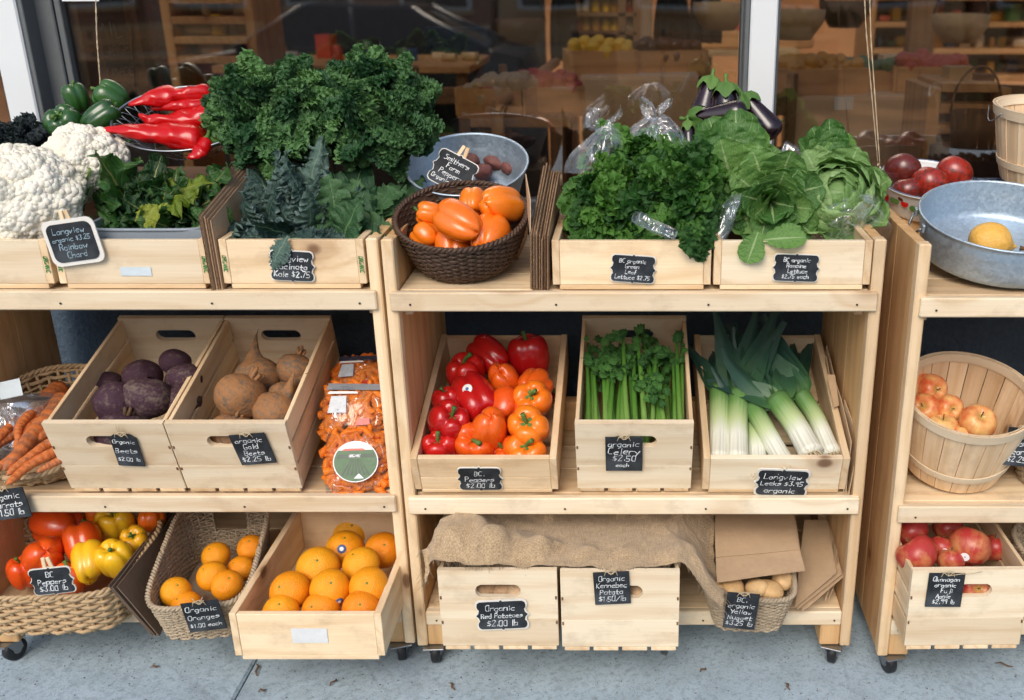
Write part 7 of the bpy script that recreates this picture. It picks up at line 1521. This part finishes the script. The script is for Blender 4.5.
def facade(label, x0, x1, h, mat, n, st):
    t = thing('building', label, 'building', T((x0+x1)/2, -20.0, -.03)); w = x1-x0
    obj('wall', boxg(w, 6, h, (0, -3, h/2), .01).mesh('wall', mat, False), t); obj('plinth', boxg(w, .12, .5, (0, .065, .25), .01).mesh('plinth', 'sand_far', False), t); obj('cornice', boxg(w+.2, .5, .35, (0, .1, h-.1), .02).mesh('cornice', 'sand_far', False), t)
    for f_ in range(st):
        for k in range(n):
            x = -w/2+w*(k+.5)/n; z = .9+f_*3.2; fr = obj('window', boxg(w/n*.62, .10, 1.9, (x, .055, z+.95), .01).mesh('window', 'frame_white', False), t); obj('pane', boxg(w/n*.55, .04, 1.75, (x, .10, z+.95), .005).mesh('pane', 'car_glass', False), fr); obj('sill', boxg(w/n*.68, .22, .08, (x, .12, z-.05), .01).mesh('sill', 'sand_far', False), fr)
    return t
facade('brown brick shop building across the street, reflected left of the kale', -17, -3.5, 6.6, 'brick_far', 5, 2); facade('sand coloured building across the street, reflected behind the lettuce', -3.3, 8, 7.2, 'sand_far', 4, 2); facade('brick building across the street, reflected behind the tomatoes', 8.2, 22, 6.0, 'brick_far', 5, 2)
# parked car
def car(M):
    t = thing('parked_car', 'dark grey car parked at the kerb, reflected in the window above the kale', 'car', M)
    prof = [(-2.15, .30), (-2.2, .55), (-2.12, .82), (-1.3, .95), (-.75, 1.0), (.9, 1.0), (1.75, .96), (2.1, .86), (2.16, .6), (2.1, .30)]
    def loft(pts, w0, w1, mid):
        n = len(pts); V = []
        for s, f in ((-1, w0), (-1, w1), (1, w1), (1, w0)):
            V.append([(x, s*(f if z < mid else f*.94), z) for x, z in pts])
        V = np.array(V); return V
    n = len(prof); V = []
    for s, sc in ((-.80, .96), (-.86, 1.0), (.86, 1.0), (.80, .96)): V += [(x*sc, s, .30+(z-.30)*(.97 if abs(s) < .84 else .93)) for x, z in prof]
    F = [(k*n+i, k*n+i+1, (k+1)*n+i+1, (k+1)*n+i) for k in range(3) for i in range(n-1)]+[tuple(range(n)), tuple(reversed(range(3*n, 4*n)))]+[(k*n, (k+1)*n, (k+1)*n+n-1, k*n+n-1) for k in range(3)]
    obj('body', G().add(V, F).mesh('body', 'car_paint', False), t)
    cab = [(-1.25, .93), (-.45, 1.40), (.75, 1.42), (1.65, .95)]; V = []
    for s in (-1, 1): V += [(x, s*(.80 if z < 1.2 else .62), z) for x, z in cab]
    obj('cabin', G().add(V, [(0, 1, 2, 3), (7, 6, 5, 4), (0, 4, 5, 1), (2, 6, 7, 3)]).mesh('cabin', 'car_glass', False), t); V = []
    for s in (-1, 1): V += [(-.52, s*.62, 1.39), (.80, s*.62, 1.41), (.72, s*.60, 1.455), (-.40, s*.60, 1.44)]
    obj('roof', G().add(V, [(3, 2, 6, 7), (0, 1, 2, 3), (4, 7, 6, 5), (0, 3, 7, 4), (1, 5, 6, 2)]).mesh('roof', 'car_paint', False), t)
    for x0, x1 in ((-1.3, -.48), (.1, .12), (1.70, .78)):
        for s in (-1, 1): obj('pillar', tubeg([(x0, s*.81, .94), (x1, s*.63, 1.41)], .035, 8).mesh('pillar', 'car_paint'), t)
    for x in (-1.35, 1.35):
        for s in (-1, 1):
            wl = obj('wheel', latheg([(.15, -.11), (.30, -.11), (.325, -.07), (.325, .07), (.30, .11), (.15, .11)], 28).mesh('wheel', 'rubber_black'), t, T(x, s*.78, .315) @ RX(PI/2)); obj('rim', latheg([(.002, .09), (.05, .10), (.17, .085), (.20, .11)], 20, lambda rr, zz, a, q: (rr, zz-.03*np.abs(np.sin(2.5*a))*np.sin(q*PI))).mesh('rim', 'steel'), wl, RX(PI if s > 0 else 0))
    for s in (-1, 1):
        obj('tail_lamp', boxg(.10, .24, .14, (-2.11, s*.66, .74), .03).mesh('tail_lamp', 'lamp_orange', False), t); obj('headlight', boxg(.12, .28, .12, (2.05, s*.62, .74), .03).mesh('headlight', 'goods_cream', False), t); obj('mirror', boxg(.10, .16, .10, (-.75+.1, s*.95, 1.02), .03).mesh('mirror', 'car_paint', False), t)
    for x in (-.35, .6): obj('door_handle', boxg(.16, .02, .03, (x, .87, .85), .006).mesh('door_handle', 'steel', False), t)
car(T(-3.4, -7.4, -.148))
for x, y, lab in ((3.4, -13.5, 'street tree reflected behind the leaf lettuce'), (7.6, -15.5, 'street tree reflected behind the enamel bowl'), (-7.0, -14.5, 'street tree reflected behind the red peppers')):
    t = thing('street_tree', lab, 'tree', T(x, y, -.148)); obj('trunk', tubeg([(0, 0, 0), (.03, .02, 1.2), (-.02, 0, 2.4), (.05, .03, 3.6)], [.17, .13, .11, .06], 10).mesh('trunk', 'dark_wood'), t); cr = obj('crown', None, t) if False else None
    for j in range(70):
        d = rdir(); leaf('collard', t, frame(Vector((0, 0, 3.7))+Vector((d.x*1.1, d.y*1.1, d.z*.9))*R.uniform(.5, 1), d+rdir()*.5, rdir()), R.uniform(.45, .8), 'leaf_lime', name='leaf_spray')
# furniture on the far side that breaks up the reflections
def bench(x, y, lab):
    t = thing('street_bench', lab, 'bench', T(x, y, -.148))
    for k in range(4): obj('slat', boxg(1.7, .09, .03, (0, .11*k, .45), .004).mesh('slat', 'shop_wood', False), t)
    for k in range(3): obj('back_slat', boxg(1.7, .03, .09, (0, -.06-.02*k, .58+.12*k), .004).mesh('back_slat', 'shop_wood', False), t)
    for s in (-1, 1): obj('bench_leg', boxg(.06, .42, .43, (s*.7, .16, .217), .004).mesh('bench_leg', 'rubber_black', False), t); obj('bench_arm', boxg(.05, .05, .9, (s*.7, -.10, .45), .004).mesh('bench_arm', 'rubber_black', False), t)
bench(1.2, -12.5, 'wooden street bench reflected behind the leaf lettuce'); bench(6.4, -10.0, 'wooden street bench reflected behind the enamel bowl'); bench(-8.5, -12.0, 'wooden street bench reflected behind the red peppers')
for x, y, lab in ((2.6, -9.0, 'sandwich board reflected beside the right white post'), (9.0, -12.0, 'sandwich board reflected at the right edge'), (-.6, -10.5, 'sandwich board reflected behind the potato tub')):
    t = thing('sandwich_board', lab, 'sign', T(x, y, -.148))
    for s in (-1, 1): obj('board_face', boxg(.6, .03, .95, bev=.004).mesh('board_face', 'chalkboard', False), t, T(0, s*.14, .48) @ RX(s*.26)); obj('board_trim', boxg(.7, .02, .07, bev=.004).mesh('board_trim', 'goods_wheat', False), t, T(0, s*.03, .95))
# a kerbside planter box and bench across the street catch light in the glass
for k, (x, lab) in enumerate(((4.0, 'timber planter box across the street, reflected behind the lettuce'), (8.5, 'timber planter box across the street, reflected behind the tomatoes'))):
    t = thing('planter_box', lab, 'planter', T(x, -17.0, -.035)); obj('box', boxg(2.2, .8, .6, (0, 0, .3), .02).mesh('box', 'goods_wheat', False), t)
    for j in range(40): leaf('collard', t, frame((R.uniform(-1, 1), R.uniform(-.3, .3), .55), (R.uniform(-.6, .6), R.uniform(-.5, .5), 1), rdir()), R.uniform(.3, .6), 'leaf_chard')
